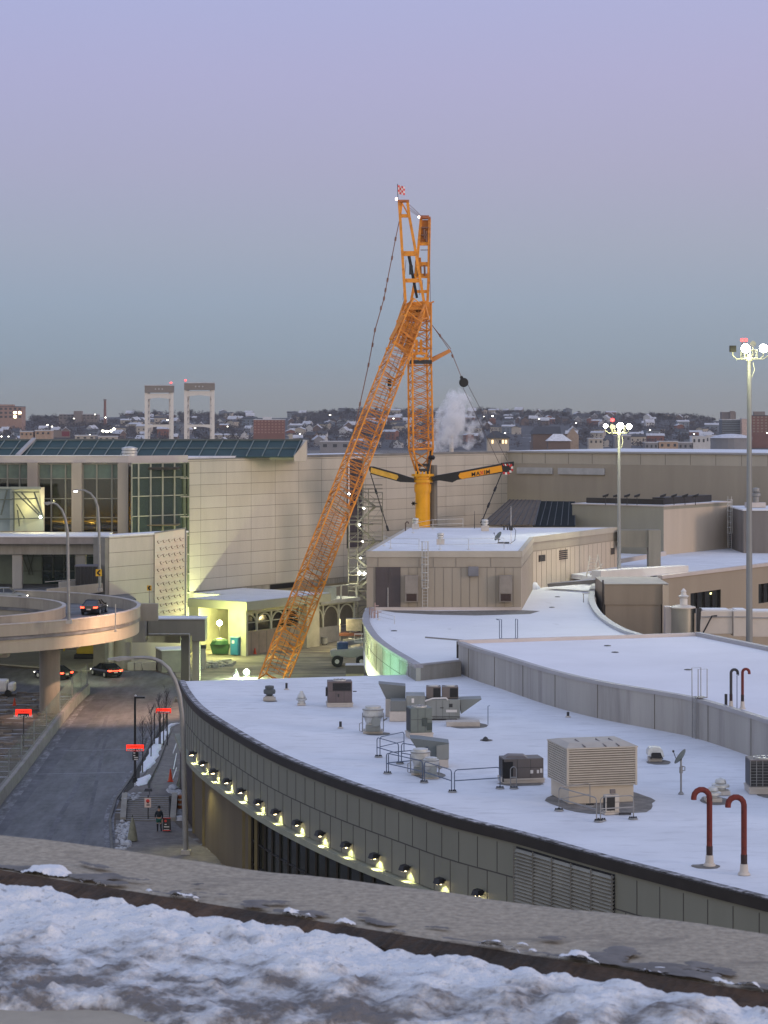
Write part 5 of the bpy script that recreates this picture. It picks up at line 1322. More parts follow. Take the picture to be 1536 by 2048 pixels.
# pendant to the left
m=MB(); pts=[(799,440),(791,478),(775,560),(768,597),(750,660),(737,730),(720,808),(700,905)]
for (x0,y0),(x1,y1) in zip(pts,pts[1:]): m.tube(P(x0,y0,YC-1.5-(y0-440)*.02),P(x1,y1,YC-1.5-(y1-440)*.02),.06,n=6)
for x,y in pts[1:-1]+[(784,516),(771,580),(762,616),(745,690)]: m.tube(P(x+.6,y-4,YC-1.5-(y-440)*.02),P(x-.6,y+4,YC-1.5-(y-440)*.02),.13,n=6)
m.build('boom_pendant',M['cable_r'],CR)
# beacons, small flag
m=MB(); m.tube(P(796,402,YC-1.4),P(795,368,YC-1.4),.05,n=5); m.build('flag_pole',M['dark'],CR)
m=MB()
for i in range(4):
    for j in range(4):
        a=P(795.5+i*3.6,370+j*4.4+i*.8,YC-1.4+.15*math.sin(i*1.7)); b=P(795.5+(i+1)*3.6,370+j*4.4+(i+1)*.8,YC-1.4+.15*math.sin((i+1)*1.7)); dn=Vector((0,0,-.29))
        m.add([a,b,b+dn,a+dn],[(0,1,2,3)],(i+j)%2)
m.build('warning_flag',[mat('flag_red',(.75,.09,.10),.6),mat('flag_white',(.85,.7,.72),.6)],CR)
wb=em('aircraft_light',(1,.72,.6),5)
for x,y,yo in ((793,398,-1.4),(838,434,1.6)):
    m=MB(); m.lathe([(.02,-.2),(.16,-.1),(.16,.1),(.02,.2)],P(x,y,YC+yo),8); m.build('beacon',wb,CR)
# right spreader arm with rope
m=MB(); m.bar(P(862,722,YC),P(900,701,YC),.35,.5); m.bar(P(862,718,YC+.8),P(900,700,YC),.25,.3); m.bar(P(858,607,YC-1),P(868,603,YC-1),.3,.2); m.build('rope_spreader',mat('spreader_or',(.60,.24,.07),.5),CR)
m=MB()
for a,b in (((860,645),(902,698)),((901,700),(907,715)),((907,715),(922,752)),((857,640),(899,700)),((922,752),(924,756))): m.tube(P(*a,YC),P(*b,YC),.045,n=5)
for x,y in ((880,671),(905,712)): m.tube(P(x-1,y-3,YC),P(x+1,y+3,YC),.14,n=6)
m.build('spreader_pendant',M['cable_r'],CR)
q=P(927.5,765,YC); m=MB(); m.lathe([(.5,-.25),(.62,-.2),(.62,-.08),(.5,0),(.62,.08),(.62,.2),(.5,.25)],q,22,axis=Matrix.Rotation(RAD(90),3,'X')); m.lathe([(.08,-.1),(.22,-.1),(.22,.1),(.08,.1)],P(923,755,YC),12,axis=Matrix.Rotation(RAD(90),3,'X')); m.bar(P(924,758,YC),P(926,763,YC),.3,.3); m.build('guy_sheave',M['black'],CR)
m=MB()
for a,b in (((926,775),(1001,932)),((935,768),(1019,930))): m.tube(P(*a,YC),P(*b,YC-6),.035,n=5)
m.build('guy_ropes',M['cable'],CR)
# Y guy arms
def prism_xz(m,pts,Y0,Y1,mi=0):
    a=[P(x,y,Y0) for x,y in pts]; b=[Vector((p.x,Y1-Y0+p.y,p.z)) for p in a]; n=len(pts)
    m.add(a+b,[tuple(range(n)),tuple(range(n,2*n))[::-1]]+[(i,(i+1)%n,n+(i+1)%n,n+i) for i in range(n)],mi)
m=MB(); prism_xz(m,[(866,956),(872,951),(912,944),(1003,927),(1010,931),(1008,945),(914,960),(905,965),(880,961),(866,962)],YC-1.2,YC-.1)
prism_xz(m,[(1002,926),(1028,923),(1028,930),(1020,947),(1006,948)],YC-1.25,YC-.05); m.build('guy_arm',M['black'],CR)
m=MB(); prism_xz(m,[(920,946),(1003,930.5),(1005,943),(924,958),(919,956),(917,951)],YC-1.27,YC-1.22); gp=m.build('name_panel',mat('panel_yellow',(.80,.33,.01),.4,var=.03),CR)
m=MB()
# red/white stripes at the end
for i in range(5):
    x=1005+i*4; prism_xz(m,[(x,928),(x+2.2,927.6),(x+4.2,931.5),(x+2,932)],YC-1.32,YC-1.27,i%2)
for i,(x,y) in enumerate([(1021,932),(1024,935),(1024,940),(1021,943),(1017,946),(1012,947),(1008,946)]): m.box(P(x,y,YC-1.3),(.28,.06,.3),0,i%2)
m.build('warning_stripes',[mat('stripe_red',(.6,.04,.04),.5),mat('stripe_white',(.8,.75,.72),.5)],CR)
m=MB(); prism_xz(m,[(828,957),(828,965),(800,964),(742,948),(738,940),(738,933),(747,933),(797,947)],YC-1.2,YC-.1); m.build('guy_arm',M['black'],CR)
m=MB(); prism_xz(m,[(742,935),(795,950),(797,954),(793,960),(741,945.5)],YC-1.27,YC-1.22); m.build('name_panel',mat('panel_yellow2',(.62,.36,.05),.45,var=.35,scale=.8),CR)
m=MB()
for a,b in (((741,947),(776,1060)),((1003,947),(963,1045))):
    A=P(*a,YC-1); B=P(*b,YC-6); m.tube(A,B,.07,n=6)
    for t in (.33,.66,.98): m.tube(A.lerp(B,t-.05),A.lerp(B,t+.03),.16,n=6)
m.build('guy_strut',M['black'],CR)
m=MB(); m.lathe([(.35,-.3),(.5,0),(.35,.3)],P(863,915,YC-.5),10); m.box(P(862,910,YC-.5),(.35,.35,1.6)); m.build('hoist_winch',M['black'],CR)
m=MB()
for k in range(6): 
    a=k*math.pi/3; c=P(827,1007,YC-1.2); m.bar(c-Vector((math.cos(a)*.28,0,math.sin(a)*.28)),c+Vector((math.cos(a)*.28,0,math.sin(a)*.28)),.14)
m.bar(P(827,1007,YC-1.1),P(834,1007,YC-1),.1); m.build('sensor_bracket',M['black'],CR)
# writing
def text(body,loc,size,rot,mt,parent,name='lettering',bold=.02,shear=0,xs=1,align='CENTER',ext=.004):
    cu=bpy.data.curves.new('t','FONT'); cu.body=body; cu.size=size; cu.align_x=align; cu.align_y='CENTER'; cu.extrude=ext; cu.offset=bold; cu.shear=shear; cu.resolution_u=3
    ob=bpy.data.objects.new('t',cu); C.objects.link(ob); bpy.context.view_layer.update()
    me=bpy.data.meshes.new_from_object(ob.evaluated_get(bpy.context.evaluated_depsgraph_get())); bpy.data.objects.remove(ob)
    r=parent
    while r.parent is not None: r=r.parent
    org=Vector(r.location) if r.type=='EMPTY' else Vector((0,0,0))
    me.transform(Matrix.Translation(Vector(loc)-org)@rot.to_4x4()@Matrix.Diagonal((xs,1,1,1)))
    me.materials.clear(); me.materials.append(mt)
    o=bpy.data.objects.new(name,me); C.objects.link(o); o.parent=parent; return o
RF=Matrix.Rotation(RAD(90),3,'X')
tilt=math.atan2(7.5,45)
RT_=Matrix.Rotation(-tilt,3,'Y')@RF
txr=mat('letter_red',(.75,.06,.05),.5); 
for ch_,x_,m_ in (('M',946.5,M['black']),('A',955.5,M['black']),('X',963,txr),('I',969,M['black']),('M',975.5,M['black'])):
    text(ch_,P(x_,949-(x_-946.5)*.165,YC-1.30),.74,RT_,m_,gp,bold=.012,shear=.15,xs=1.0)

# ================================================================ spiral ramp
RC=Vector((-47.5,219)); RO=23.0; RI=15.2; ZD=8.45
def arc(r,a0,a1,n=72): return [RC+Vector((math.cos(RAD(a0+(a1-a0)*i/n)),math.sin(RAD(a0+(a1-a0)*i/n))))*r for i in range(n+1)]
t=thing('spiral_ramp','curved concrete car ramp on round piers at left','ramp',(RC.x,RC.y,0)); TR=t
oa=arc(RO,-130,95); ia=arc(RI,-130,95)
deckm=mat('ramp_deck',(.13,.13,.135),.75,var=.2,scale=.6,col2=(.2,.2,.21),thr=.55,soft=.1,scale2=.4)
m=MB(); n=len(oa)
for i in range(n-1):
    m.hexa([Vector((*ia[i],ZD-.35)),Vector((*oa[i],ZD-.35)),Vector((*oa[i+1],ZD-.35)),Vector((*ia[i+1],ZD-.35))],[Vector((*ia[i],ZD)),Vector((*oa[i],ZD)),Vector((*oa[i+1],ZD)),Vector((*ia[i+1],ZD))])
m.build('deck',deckm,t)
def ring(r0,r1,z0,z1,name,mt,a0=-130,a1=95):
    m=MB(); A=arc(r0,a0,a1); B=arc(r1,a0,a1); vs=[]
    for a,b in zip(A,B): vs+=[(a.x,a.y,z0),(b.x,b.y,z0),(b.x,b.y,z1),(a.x,a.y,z1)]
    fs=[]
    for i in range(len(A)-1):
        k=i*4
        for j in range(4): fs.append((k+j,k+(j+1)%4,k+4+(j+1)%4,k+4+j))
    fs+=[(0,1,2,3),tuple(4*(len(A)-1)+j for j in(3,2,1,0))]
    m.add(vs,fs); return m.build(name,mt,t)
rc=mat('ramp_concrete',(.33,.30,.25),.85,var=.12,scale=.5,streak=True,col2=(.22,.19,.165),thr=.62,soft=.1,scale2=(.4,.4,.1))
ring(RO-.3,RO,ZD-.1,9.5,'outer_barrier',rc); ring(RI,RI+.3,ZD-.05,9.5,'inner_barrier',rc)
ring(RO-.34,RO+.04,9.51,9.6,'barrier_cap',mat('ramp_cap',(.42,.39,.37),.8)); ring(RI-.04,RI+.34,9.51,9.6,'barrier_cap',mat('ramp_cap2',(.42,.39,.37),.8))
ring(RO-.75,RO-.12,6.9,ZD-.14,'outer_girder',mat('ramp_girder',(.36,.325,.26),.85,var=.1,scale=.5,streak=True))
ring(RI+.12,RI+.75,6.9,ZD-.36,'inner_girder',rc)
for (x,y,w) in ((-32.2,211,1.0),(-29.7,249,1.0),(-37.6,203,.9),(-44,201.5,.9)):
    m=MB(); m.tube((x,y,0),(x,y,6.9),w,w,18); m.bb(x-2.8,x+2.8,y-.8,y+.8,6.3,7.2); m.build('pier',M['conc'],t,smooth=True)
# upper road from ramp to terminal
m=MB(); a=RC+Vector((math.cos(RAD(62)),math.sin(RAD(62))))*RO
m.prism([(-27.5,243),(-31,257.9),(-62,258),(-62,240),(-50,241.7),(-40,238)],ZD-.6,ZD-.02); m.prism([(-31.5,257.5),(-28,269.9),(-62,269.9),(-62,257.5)],ZD-.5,ZD-.04); struct(m.build('upper_road',deckm))
ub=thing('upper_road_parapet','pale concrete parapet beside the chevron sign where the ramp meets the upper road','wall',P(150,1172,247))
m=MB(); m.bar(P(93,1178,243)+Vector((0,0,-.5)),P(205,1166,246)+Vector((0,0,-.5)),.35,1.0); m.build('parapet',rc,ub)
m=MB(); m.bar(P(90,1164,248)+Vector((0,0,0)),P(197,1155,250),.08); m.bar(P(118,1170,247.5),P(197,1163,249.8),.3,.7); m.build('rail',M['conc_l'],ub)
# hammerhead portal
t=thing('concrete_bent','concrete beam on two legs right of the spiral ramp','bridge pier',P(370,1360,236))
YB=236
m=MB(); prism_xz(m,[(296,1240),(410,1240),(410,1283),(383,1283),(383,1272),(296,1272)],YB,YB+3); m.build('beam',mat('bent_beam',(.25,.235,.19),.85,var=.12,scale=.6,streak=True),t)
m=MB(); q0=P(295,1239,YB-.1); q1=P(411,1239,YB-.1); m.bb(q0.x,q1.x,YB-.1,YB+3.1,q0.z,q0.z+.12); m.build('snow_cap',M['snow'],t)
m=MB(); q0=P(361,0,YB); q1=P(377,0,YB); m.bb(q0.x,q1.x,YB+.5,YB+2,0,P(0,1270,YB).z+.3); m.build('leg',mat('leg_g',(.16,.16,.13),.8,streak=True),t)
m=MB(); q0=P(384,0,YB); q1=P(398,0,YB); m.bb(q0.x,q1.x,YB+.3,YB+2,0,P(0,1283,YB).z); m.build('leg',mat('leg_lit',(.40,.39,.30),.8,streak=True),t)  # lit leg of the pair, the lamplight is in its paler colour
m=MB(); m.tube(P(379,1268,YB-.1),P(379,1362,YB-.1),.07); m.tube(P(296,1268,YB-.1),P(379,1268,YB-.1),.06); m.build('conduit',M['galv'],t)
m=MB(); prism_xz(m,[(264,1242),(290,1242),(290,1285),(264,1285)],YB-2,YB+1); m.build('stub_beam',M['conc'],t)
m=MB(); prism_xz(m,[(250,1272),(361,1272),(361,1286),(250,1284)],YB+3.1,YB+4); m.build('rear_beam',M['conc'],t)

# ================================================================ street lamps
def swan_lamp(label,base,top_z,pts,head,r,lit,grp=None,basez=None):
    t=thing('street_lamp',label,'street lamp',base,grp)
    b=Vector(base); pp=[b]+[Vector(p) for p in pts]; rs=[r]+[r*(1-.45*(i+1)/len(pts)) for i in range(len(pts))]
    m=MB(); m.path(pp,rs,10); m.build('pole',M['galv_d'],t,smooth=True)
    m=MB(); m.box(b+Vector((0,0,.15)),(r*3.2,r*3.2,.3)); m.build('base',M['conc_l'],t)
    e=pp[-1]; d=Vector((head[0],0,head[1])).normalized(); L=head[2]
    m=MB(); m.hexa([e+Vector((0,-.1,-.08)),e+d*L*.5+Vector((0,-.22,-.14)),e+d*L*.5+Vector((0,.22,-.14)),e+Vector((0,.1,-.08))],[e+Vector((0,-.1,.06)),e+d*L*.5+Vector((0,-.2,.1)),e+d*L*.5+Vector((0,.2,.1)),e+Vector((0,.1,.06))])
    m.hexa([e+d*L*.5+Vector((0,-.22,-.14)),e+d*L+Vector((0,-.14,-.08)),e+d*L+Vector((0,.14,-.08)),e+d*L*.5+Vector((0,.22,-.14))],[e+d*L*.5+Vector((0,-.2,.1)),e+d*L+Vector((0,-.1,.02)),e+d*L+Vector((0,.1,.02)),e+d*L*.5+Vector((0,.2,.1))])
    m.build('lamp_head',M['galv_d'],t)
    m=MB(); c=e+d*L*.6+Vector((0,0,-.18)); m.lathe([(.02,-.06),(.2,0),(.2,.05)],c,10); m.build('lens',M['white_em'] if lit else M['conc_l'],t)
    return t
Yf=142
def pl(pts,Y): return [P(x,y,Y) for x,y in pts]
swan_lamp('tall curved street lamp in front, its pole crossing the edge of the curved hall roof',(P(372,1705,Yf).x,Yf,0),12,pl([(369,1600),(367,1500),(364,1430),(359,1390),(350,1360),(338,1338),(323,1324),(306,1317),(288,1315),(268,1315.5)],Yf),(-1,-.03,1.7),.19,False)
Yr=200.5
b=P(138,1241,Yr); b.z=9.6
swan_lamp('curved unlit street lamp on the near barrier of the spiral ramp',b,9,pl([(137,1180),(136,1100),(135,1060),(131,1038),(124,1020),(114,1009),(106,1006)],Yr),(-1,.06,.85),.16,False)
Yr=243
b=P(200,1190,Yr); b.z=9.3
swan_lamp('curved lit street lamp rising behind the black car on the ramp',b,9,pl([(199,1120),(198,1050),(196,1015),(190,998),(181,987),(170,981),(160,980)],Yr),(-1,0,.8),.17,True)
# black post lamp by the sidewalk
q=G(270,1565,0.9); t=thing('black_street_lamp','slim black street lamp with a flat square head beside the snow strip','street lamp',q)
m=MB(); top=H-(1396-HZ)/F*q.y; m.tube(q,Vector((q.x,q.y,top)),.1,.08,8); m.tube(q,q+Vector((0,0,.4)),.2,.16,8); m.build('pole',M['black'],t)
m=MB(); m.box((q.x+.35,q.y,top+.05),(.8,.4,.12)); m.box((q.x,q.y,top-.25),(.1,.1,.5)); m.build('lamp_head',M['black'],t)
m=MB(); m.lathe([(.02,0),(.1,.05),(.02,.14)],(q.x+.05,q.y,top+.12),8); m.build('photocell',M['white'],t)
# high masts
def high_mast(label,px,ytop,Y,r0,r1,heads,reds,white_pole=None,basey=None):
    x=P(px,0,Y).x; zt=P(0,ytop,Y).z; t=thing('floodlight_mast',label,'light mast',(x,Y,0))
    m=MB(); m.tube((x,Y,0),(x,Y,zt),r0,r1,14); m.build('pole',mat('mast_metal'+str(px),(.25,.26,.27),.5,metal=.3,var=.08,scale=.3),t,smooth=True)
    s=Y/F
    cr=mat('mast_cream'+str(px),(.45,.45,.36),.5)
    m=MB()
    for (dx,dy,w,lit,kind) in heads:
        hx=x+dx*s; hz_=zt+dy*s
        m.path([Vector((x,Y-.05,zt+.1)),Vector((x+dx*s*.75,Y-.05,zt+.1)),Vector((hx,Y-.05,zt+.4)),Vector((hx,Y-.05,hz_-.1))],.05,6)
    m.lathe([(r1,0),(r1*1.6,.05),(r1*1.6,.5),(r1,.6)],(x,Y,zt-.1),12)
    m.path([Vector((x+.75*math.cos(a),Y+.75*math.sin(a),zt+.9)) for a in [RAD(k*30) for k in range(13)]],.04,6)
    m.path([Vector((x+.75*math.cos(a),Y+.75*math.sin(a),zt+.15)) for a in [RAD(k*30) for k in range(13)]],.04,6)
    for k in range(8): a=RAD(45*k); m.tube((x+.75*math.cos(a),Y+.75*math.sin(a),zt+.15),(x+.75*math.cos(a),Y+.75*math.sin(a),zt+.9),.035,n=5)
    m.build('crown_ring',cr,t)
    for (dx,dy,w,lit,kind) in heads:
        hx=x+dx*s; hz_=zt+dy*s; ww=w*s
        m=MB()
        if kind=='box': m.box((hx,Y,hz_+ww*.1),(ww,.3,ww)); m.box((hx,Y-.16,hz_+ww*.1),(ww*.8,.04,ww*.8)); m.build('unlit_head',M['black'],t)
        elif kind=='round': m.lathe([(ww*.2,.25),(ww*.5,-.1),(ww*.5,-.2),(ww*.4,-.2)],(hx,Y,hz_),14,axis=Matrix.Rotation(RAD(-90),3,'X')); m.build('unlit_head',M['galv_d'],t)
        else:
            m.lathe([(ww*.2,.3),(ww*.52,-.1),(ww*.52,-.2)],(hx,Y,hz_),14,axis=Matrix.Rotation(RAD(-90),3,'X')); hd=m.build('lit_head',M['galv'],t)
            m=MB(); 
            m.lathe([(.01,-.12),(ww*.3,-.08),(ww*.46,0),(ww*.46,.06)],(hx,Y-.22,hz_),16,axis=Matrix.Rotation(RAD(-90),3,'X')); m.build('lens',M['white_em'],hd)
            ld=bpy.data.lights.new('mast_light','SPOT'); ld.energy=2600; ld.color=(1,1,.72); ld.spot_size=RAD(120); ld.spot_blend=.8; ld.shadow_soft_size=.3
            lo=bpy.data.objects.new('mast_light',ld); lo.location=(hx,Y-.6,hz_); C.objects.link(lo); lo.rotation_euler=Vector((0,-.8,-1)).to_track_quat('-Z','Y').to_euler()
    for dx,dy,rr_ in reds:
        m=MB(); m.lathe([(.02,-rr_),(rr_,-rr_*.5),(rr_,rr_*.5),(.02,rr_)],(x+dx*s,Y,zt+dy*s),10); m.tube((x+dx*s,Y,zt+.3),(x+dx*s,Y,zt+dy*s-rr_*.6),.04,n=5,mi=1); m.build('red_beacon',[M['red_em'],M['dark']],t)
    ld=bpy.data.lights.new('mast_crown_light','POINT'); ld.energy=520; ld.color=(1,1,.5); ld.shadow_soft_size=.5
    lo=bpy.data.objects.new('mast_crown_light',ld); lo.location=(x-.9,Y-2.2,zt-.3); C.objects.link(lo)
    m=MB(); m.path([Vector((x+.3,Y-.2,zt-.2)),Vector((x+.45,Y-.2,zt-.9)),Vector((x+.2,Y-.2,zt-1.6))],.03,5); m.build('cable_loop',cr,t)
    return t
high_mast('tall floodlight mast with square unlit heads at the right edge',1498.5,720,200,.34,.2,[(-33,21,13,0,'box'),(-8,23,19,1,'lit'),(7,32,12,0,'round'),(28,23,18,1,'lit'),(38,22,14,0,'box')],[(-14,40,.17),(-7,40,.17)])
high_mast('shorter floodlight mast with three bright heads standing behind the penthouse',1238,868,250,.28,.16,[(-27,16,9,1,'lit'),(-14,15,10,0,'round'),(2,16,14,1,'lit'),(20,15,11,1,'lit')],[(-13,28,.22)])
# ================================================================ cars
def make_car(label,loc,heading,paint,lights=True,bar=False,name='car',cat='car'):
    """saloon car; local +x is forward"""
    t=thing(name,label,cat,(0,0,0))
    # side profile stations: x, bottom, shoulder z, half width
    st=[(-2.35,.45,.80,.70),(-2.28,.30,.98,.84),(-1.9,.24,1.04,.90),(-1.3,.20,1.03,.92),(0,.20,.98,.93),(1.0,.20,.95,.92),(1.7,.22,.86,.90),(2.2,.26,.72,.80),(2.36,.36,.6,.66)]
    m=MB(); vs=[]
    for x,zb,zs,w in st: vs+=[(x,-w*.92,zb),(x,-w,zb+.22),(x,-w,zs-.18),(x,-w*.86,zs),(x,w*.86,zs),(x,w,zs-.18),(x,w,zb+.22),(x,w*.92,zb)]
    fs=[]; n=8
    for i in range(len(st)-1):
        for k in range(n): fs.append((i*n+k,i*n+(k+1)%n,(i+1)*n+(k+1)%n,(i+1)*n+k))
    fs+=[tuple(range(n)),tuple(range((len(st)-1)*n,len(st)*n))[::-1]]
    m.add(vs,fs)
    # roof skin
    m.add([(-1.05,-.62,1.43),(.25,-.62,1.44),(.25,.62,1.44),(-1.05,.62,1.43),(-1.0,-.5,1.47),(.2,-.5,1.48),(.2,.5,1.48),(-1.0,.5,1.47)],[(0,1,5,4),(1,2,6,5),(2,3,7,6),(3,0,4,7),(4,5,6,7)])
    for s in (-1,1):
        m.bar((-1.9,s*.77,1.03),(-1.05,s*.62,1.44),.07); m.bar((.25,s*.62,1.44),(1.05,s*.8,.96),.06); m.bar((-.3,s*.8,1.0),(-.35,s*.64,1.43),.07); m.bar((-1.05,s*.63,1.43),(.25,s*.63,1.44),.07)
        m.box((.75,s*.99,1.0),(.18,.16,.14))
    m.build('body',paint,t,smooth=True)
    m=MB(); g=[(-1.88,.76,1.03),(-1.03,.6,1.42),(.24,.6,1.43),(1.04,.78,.96)]
    vs=[(x,-y,z) for x,y,z in g]+[(x,y,z) for x,y,z in g]
    m.add(vs,[(0,1,2,3),(7,6,5,4),(0,4,5,1),(2,6,7,3),(0,3,7,4)]); m.build('windows',mat('car_glass',(.012,.014,.018),.08,spec=.8),t)
    for x in (-1.42,1.42):
        for s in (-1,1):
            m=MB(); m.lathe([(.2,-.11),(.33,-.11),(.34,-.06),(.34,.06),(.33,.11),(.2,.11)],(x,s*.84,.34),20,axis=Matrix.Rotation(RAD(90),3,'X')); w=m.build('wheel',M['black'],t,smooth=True)
            m=MB(); m.lathe([(.03,-.125),(.21,-.12),(.21,.12),(.03,.125)],(x,s*.84,.34),12,axis=Matrix.Rotation(RAD(90),3,'X')); m.build('rim',M['galv'],w)
    tl=em('tail_light',(1,.05,.02),7)
    if bar:
        m=MB(); m.box((-2.345,0,.80),(.06,1.45,.06)); m.build('light_bar',tl,t)
    for s in (-1,1):
        m=MB(); m.box((-2.33,s*.66,.80),(.1,.34,.14)); m.box((-2.2,s*.85,.83),(.2,.04,.1)); m.build('taillight',tl,t)
        m=MB(); m.box((2.26,s*.62,.62),(.14,.3,.12)); m.build('headlight',em('head_light',(1,.95,.85),3),t)
    m=MB(); m.box((-2.40,0,.62),(.03,.42,.13)); m.build('number_plate',mat('plate',(.6,.5,.45),.5),t)
    t.rotation_euler=(0,0,heading); t.location=loc
    return t
blackp=mat('black_car_paint',(.010,.011,.013),.22,var=.2,spec=.7)
car=make_car('black saloon with red tail lights driving up the spiral ramp',G(189,1227,ZD+.0),math.atan2(1,.12),blackp)
c2_=G(212,1352,.02); c3_=G(106,1357,.02)
car2=make_car('black hatchback with a full width red light bar on the road below the ramp',c2_,math.atan2(.83,-.56),blackp,bar=True)
car3=dup(car,c3_,math.atan2(.66,-.75),'dark car with round red tail lights half hidden behind the ramp pier')
car4=dup(car,Vector((P(14,1180,240).x,240,ZD)),math.atan2(.1,1),'silver car roof showing over the inner ramp barrier at the left edge')
sil=mat('silver_paint',(.25,.26,.25),.35,metal=.3)
for k in car4.children:
    if k.name.startswith('body'):
        k.data=k.data.copy(); k.data.materials[0]=sil
for nm,c,e in ((car,1,0),):
    pass
# white van and drum at left
t=thing('white_van','small white vehicle with two rounded ends under the ramp at the left edge','van',G(8,1394,0))
q=G(8,1394,0); m=MB(); m.bb(q.x-2.2,q.x+.25,q.y,q.y+1.8,.5,1.7); m.bb(q.x+.35,q.x+1.0,q.y,q.y+1.8,.5,1.4); m.build('body',M['white'],t,bevel=.25)
for dx in (-1.6,.4):
    m=MB(); m.lathe([(.36,-.1),(.36,.1)],(q.x+dx,q.y+.1,.36),14,axis=Matrix.Rotation(RAD(90),3,'X')); m.build('wheel',M['black'],t)
# yellow excavator body
t=thing('yellow_digger','yellow construction machine parked under the ramp','digger',G(168,1318,.14)); q=G(168,1318,.14)
yl=mat('digger_yellow',(.52,.38,.02),.5,var=.2,scale=1)
m=MB(); m.bb(q.x-.9,q.x+1.3,q.y,q.y+1.6,.75,1.7); m.bb(q.x+.4,q.x+1.3,q.y,q.y+1.6,1.7,2.5); m.build('cab',yl,t,bevel=.08)
m=MB(); m.bb(q.x-1.2,q.x+1.3,q.y-.1,q.y+.35,.14,.7); m.bb(q.x-1.2,q.x+1.3,q.y+1.3,q.y+1.8,.14,.7); m.build('track',M['black'],t,bevel=.15)
m=MB(); m.path([q+Vector((-.8,.7,1.3)),q+Vector((-1.9,.7,2.2)),q+Vector((-2.5,.7,.9))],.13,6); m.build('arm',yl,t)
# dark site trailer and long dark container
t=thing('dark_container','long dark blue site container beneath the concrete beam','container',G(250,1318,0)); a=P(188,1290,262); b=P(352,1328,262)
m=MB(); m.bb(a.x,b.x,262,264.5,.3,2.9); dk=mat('dark_blue_sheet',(.018,.024,.04),.6,var=.2); m.build('body',dk,t)
m=MB(); m.bar((a.x-.1,261.9,2.6),(b.x,261.9,2.0),.06); m.build('rope',M['galv'],t)
t=thing('concrete_blocks','row of low concrete blocks between the ramp pier and the concrete legs','barrier',G(285,1340,0))
m=MB()
for k,x in enumerate((262,276,292,306)): 
    q=G(x,1341,0); m.box((q.x,q.y+.4,.45),(.78,.8,.9),RAD(R.uniform(-4,4)))
m.build('block',M['conc_l'],t,bevel=.05)
t=thing('site_hut','grey site hut beside the concrete legs','hut',G(338,1345,0)); q=G(338,1345,0)
m=MB(); m.hexa([Vector((q.x-.8,q.y,0)),Vector((q.x+1.6,q.y+.8,0)),Vector((q.x+.8,q.y+4,0)),Vector((q.x-1.8,q.y+3,0))],[Vector((q.x-.8,q.y,2.4)),Vector((q.x+1.6,q.y+.8,2.4)),Vector((q.x+.8,q.y+4,2.4)),Vector((q.x-1.8,q.y+3,2.4))]); m.build('walls',mat('hut_grey',(.2,.19,.18),.8),t)
m=MB(); m.hexa([Vector((q.x-.9,q.y-.1,2.42)),Vector((q.x+1.7,q.y+.7,2.42)),Vector((q.x+.9,q.y+4.1,2.42)),Vector((q.x-1.9,q.y+3.1,2.42))],[Vector((q.x-.9,q.y-.1,2.55)),Vector((q.x+1.7,q.y+.7,2.55)),Vector((q.x+.9,q.y+4.1,2.55)),Vector((q.x-1.9,q.y+3.1,2.55))]); m.build('roof',M['snow_roof'],t)
# portable toilet
t=thing('portable_toilet','blue portable toilet beside the lit canopy pillar','toilet',G(473,1312,0)); q=G(473,1312,0); bl=mat('toilet_blue',(.02,.13,.24),.45,var=.1)
m=MB(); m.box(q+Vector((0,.5,1.15)),(1.15,1.1,2.1),RAD(-30)); 
o=m.build('cabin',bl,t,bevel=.03); m=MB(); m.box(q+Vector((0,.5,2.26)),(1.25,1.2,.14),RAD(-30)); m.build('roof',mat('toilet_roof',(.3,.45,.5),.5),t)
rz=Matrix.Rotation(RAD(-30),3,'Z')
m=MB(); c=q+Vector((0,.5,0)); 
def lb(x0,x1,y0,y1,z0,z1,mm,mi=0): mm.box(c+rz@Vector(((x0+x1)/2,(y0+y1)/2,0))+Vector((0,0,(z0+z1)/2)),(x1-x0,y1-y0,z1-z0),RAD(-30),mi)
lb(-.42,.42,-.585,-.555,.2,2.0,m); d=m.build('door',mat('toilet_door',(.03,.17,.30),.45),t); m=MB(); lb(-.3,.05,-.61,-.59,1.5,1.85,m); m.build('notice',M['white'],d)
t=thing('second_portable_toilet','second blue portable toilet tucked right behind the first','toilet',G(482,1306,0)); q=G(484,1306,0); m=MB(); m.box(q+Vector((0,.6,1.15)),(.9,.9,2.2),RAD(-30)); m.build('cabin',bl,t,bevel=.03); m=MB(); m.box(q+Vector((0,.6,2.32)),(1,1,.1),RAD(-30)); m.build('roof',mat('toilet_roof2',(.3,.45,.5),.5),t)
t['name_']=''; del t['name_']; t.name='portable_toilet'
# skip and sacks
t=thing('green_skip','green tarpaulin covered skip left of the blue toilet','skip',G(440,1312,0)); q=G(440,1310,0)
m=MB(); m.hexa([q+Vector(v) for v in((-.9,0,0.1),(.9,0,.1),(.9,1.2,.1),(-.9,1.2,.1))],[q+Vector(v) for v in((-1.2,-.2,1.3),(1.2,-.2,1.3),(1.2,1.4,1.3),(-1.2,1.4,1.3))]); m.build('tub',mat('skip_green',(.03,.075,.035),.6,var=.3),t)
m=MB(); m.lathe([(1.25,1.3),(1.0,1.7),(.5,1.95),(.05,2.0)],(q.x,q.y+.6,0),9); m.build('tarpaulin',mat('tarp',(.02,.08,.03),.6,var=.4,scale=2),t)
t=thing('rubble_heap','heap of snowy rubble in front of the lit entrance','rubble',G(455,1330,0)); t['kind']='stuff'
del t['category']; m=MB(); rr=random.Random(3)
for k in range(70):
    px=rr.uniform(400,470); py=1334-(px-400)*.1+rr.uniform(-6,5); q=G(px,py,0); s=rr.uniform(.12,.5); m.box(q+Vector((0,0,s*.3)),(s*1.4,s,s*.7),rr.uniform(0,3))
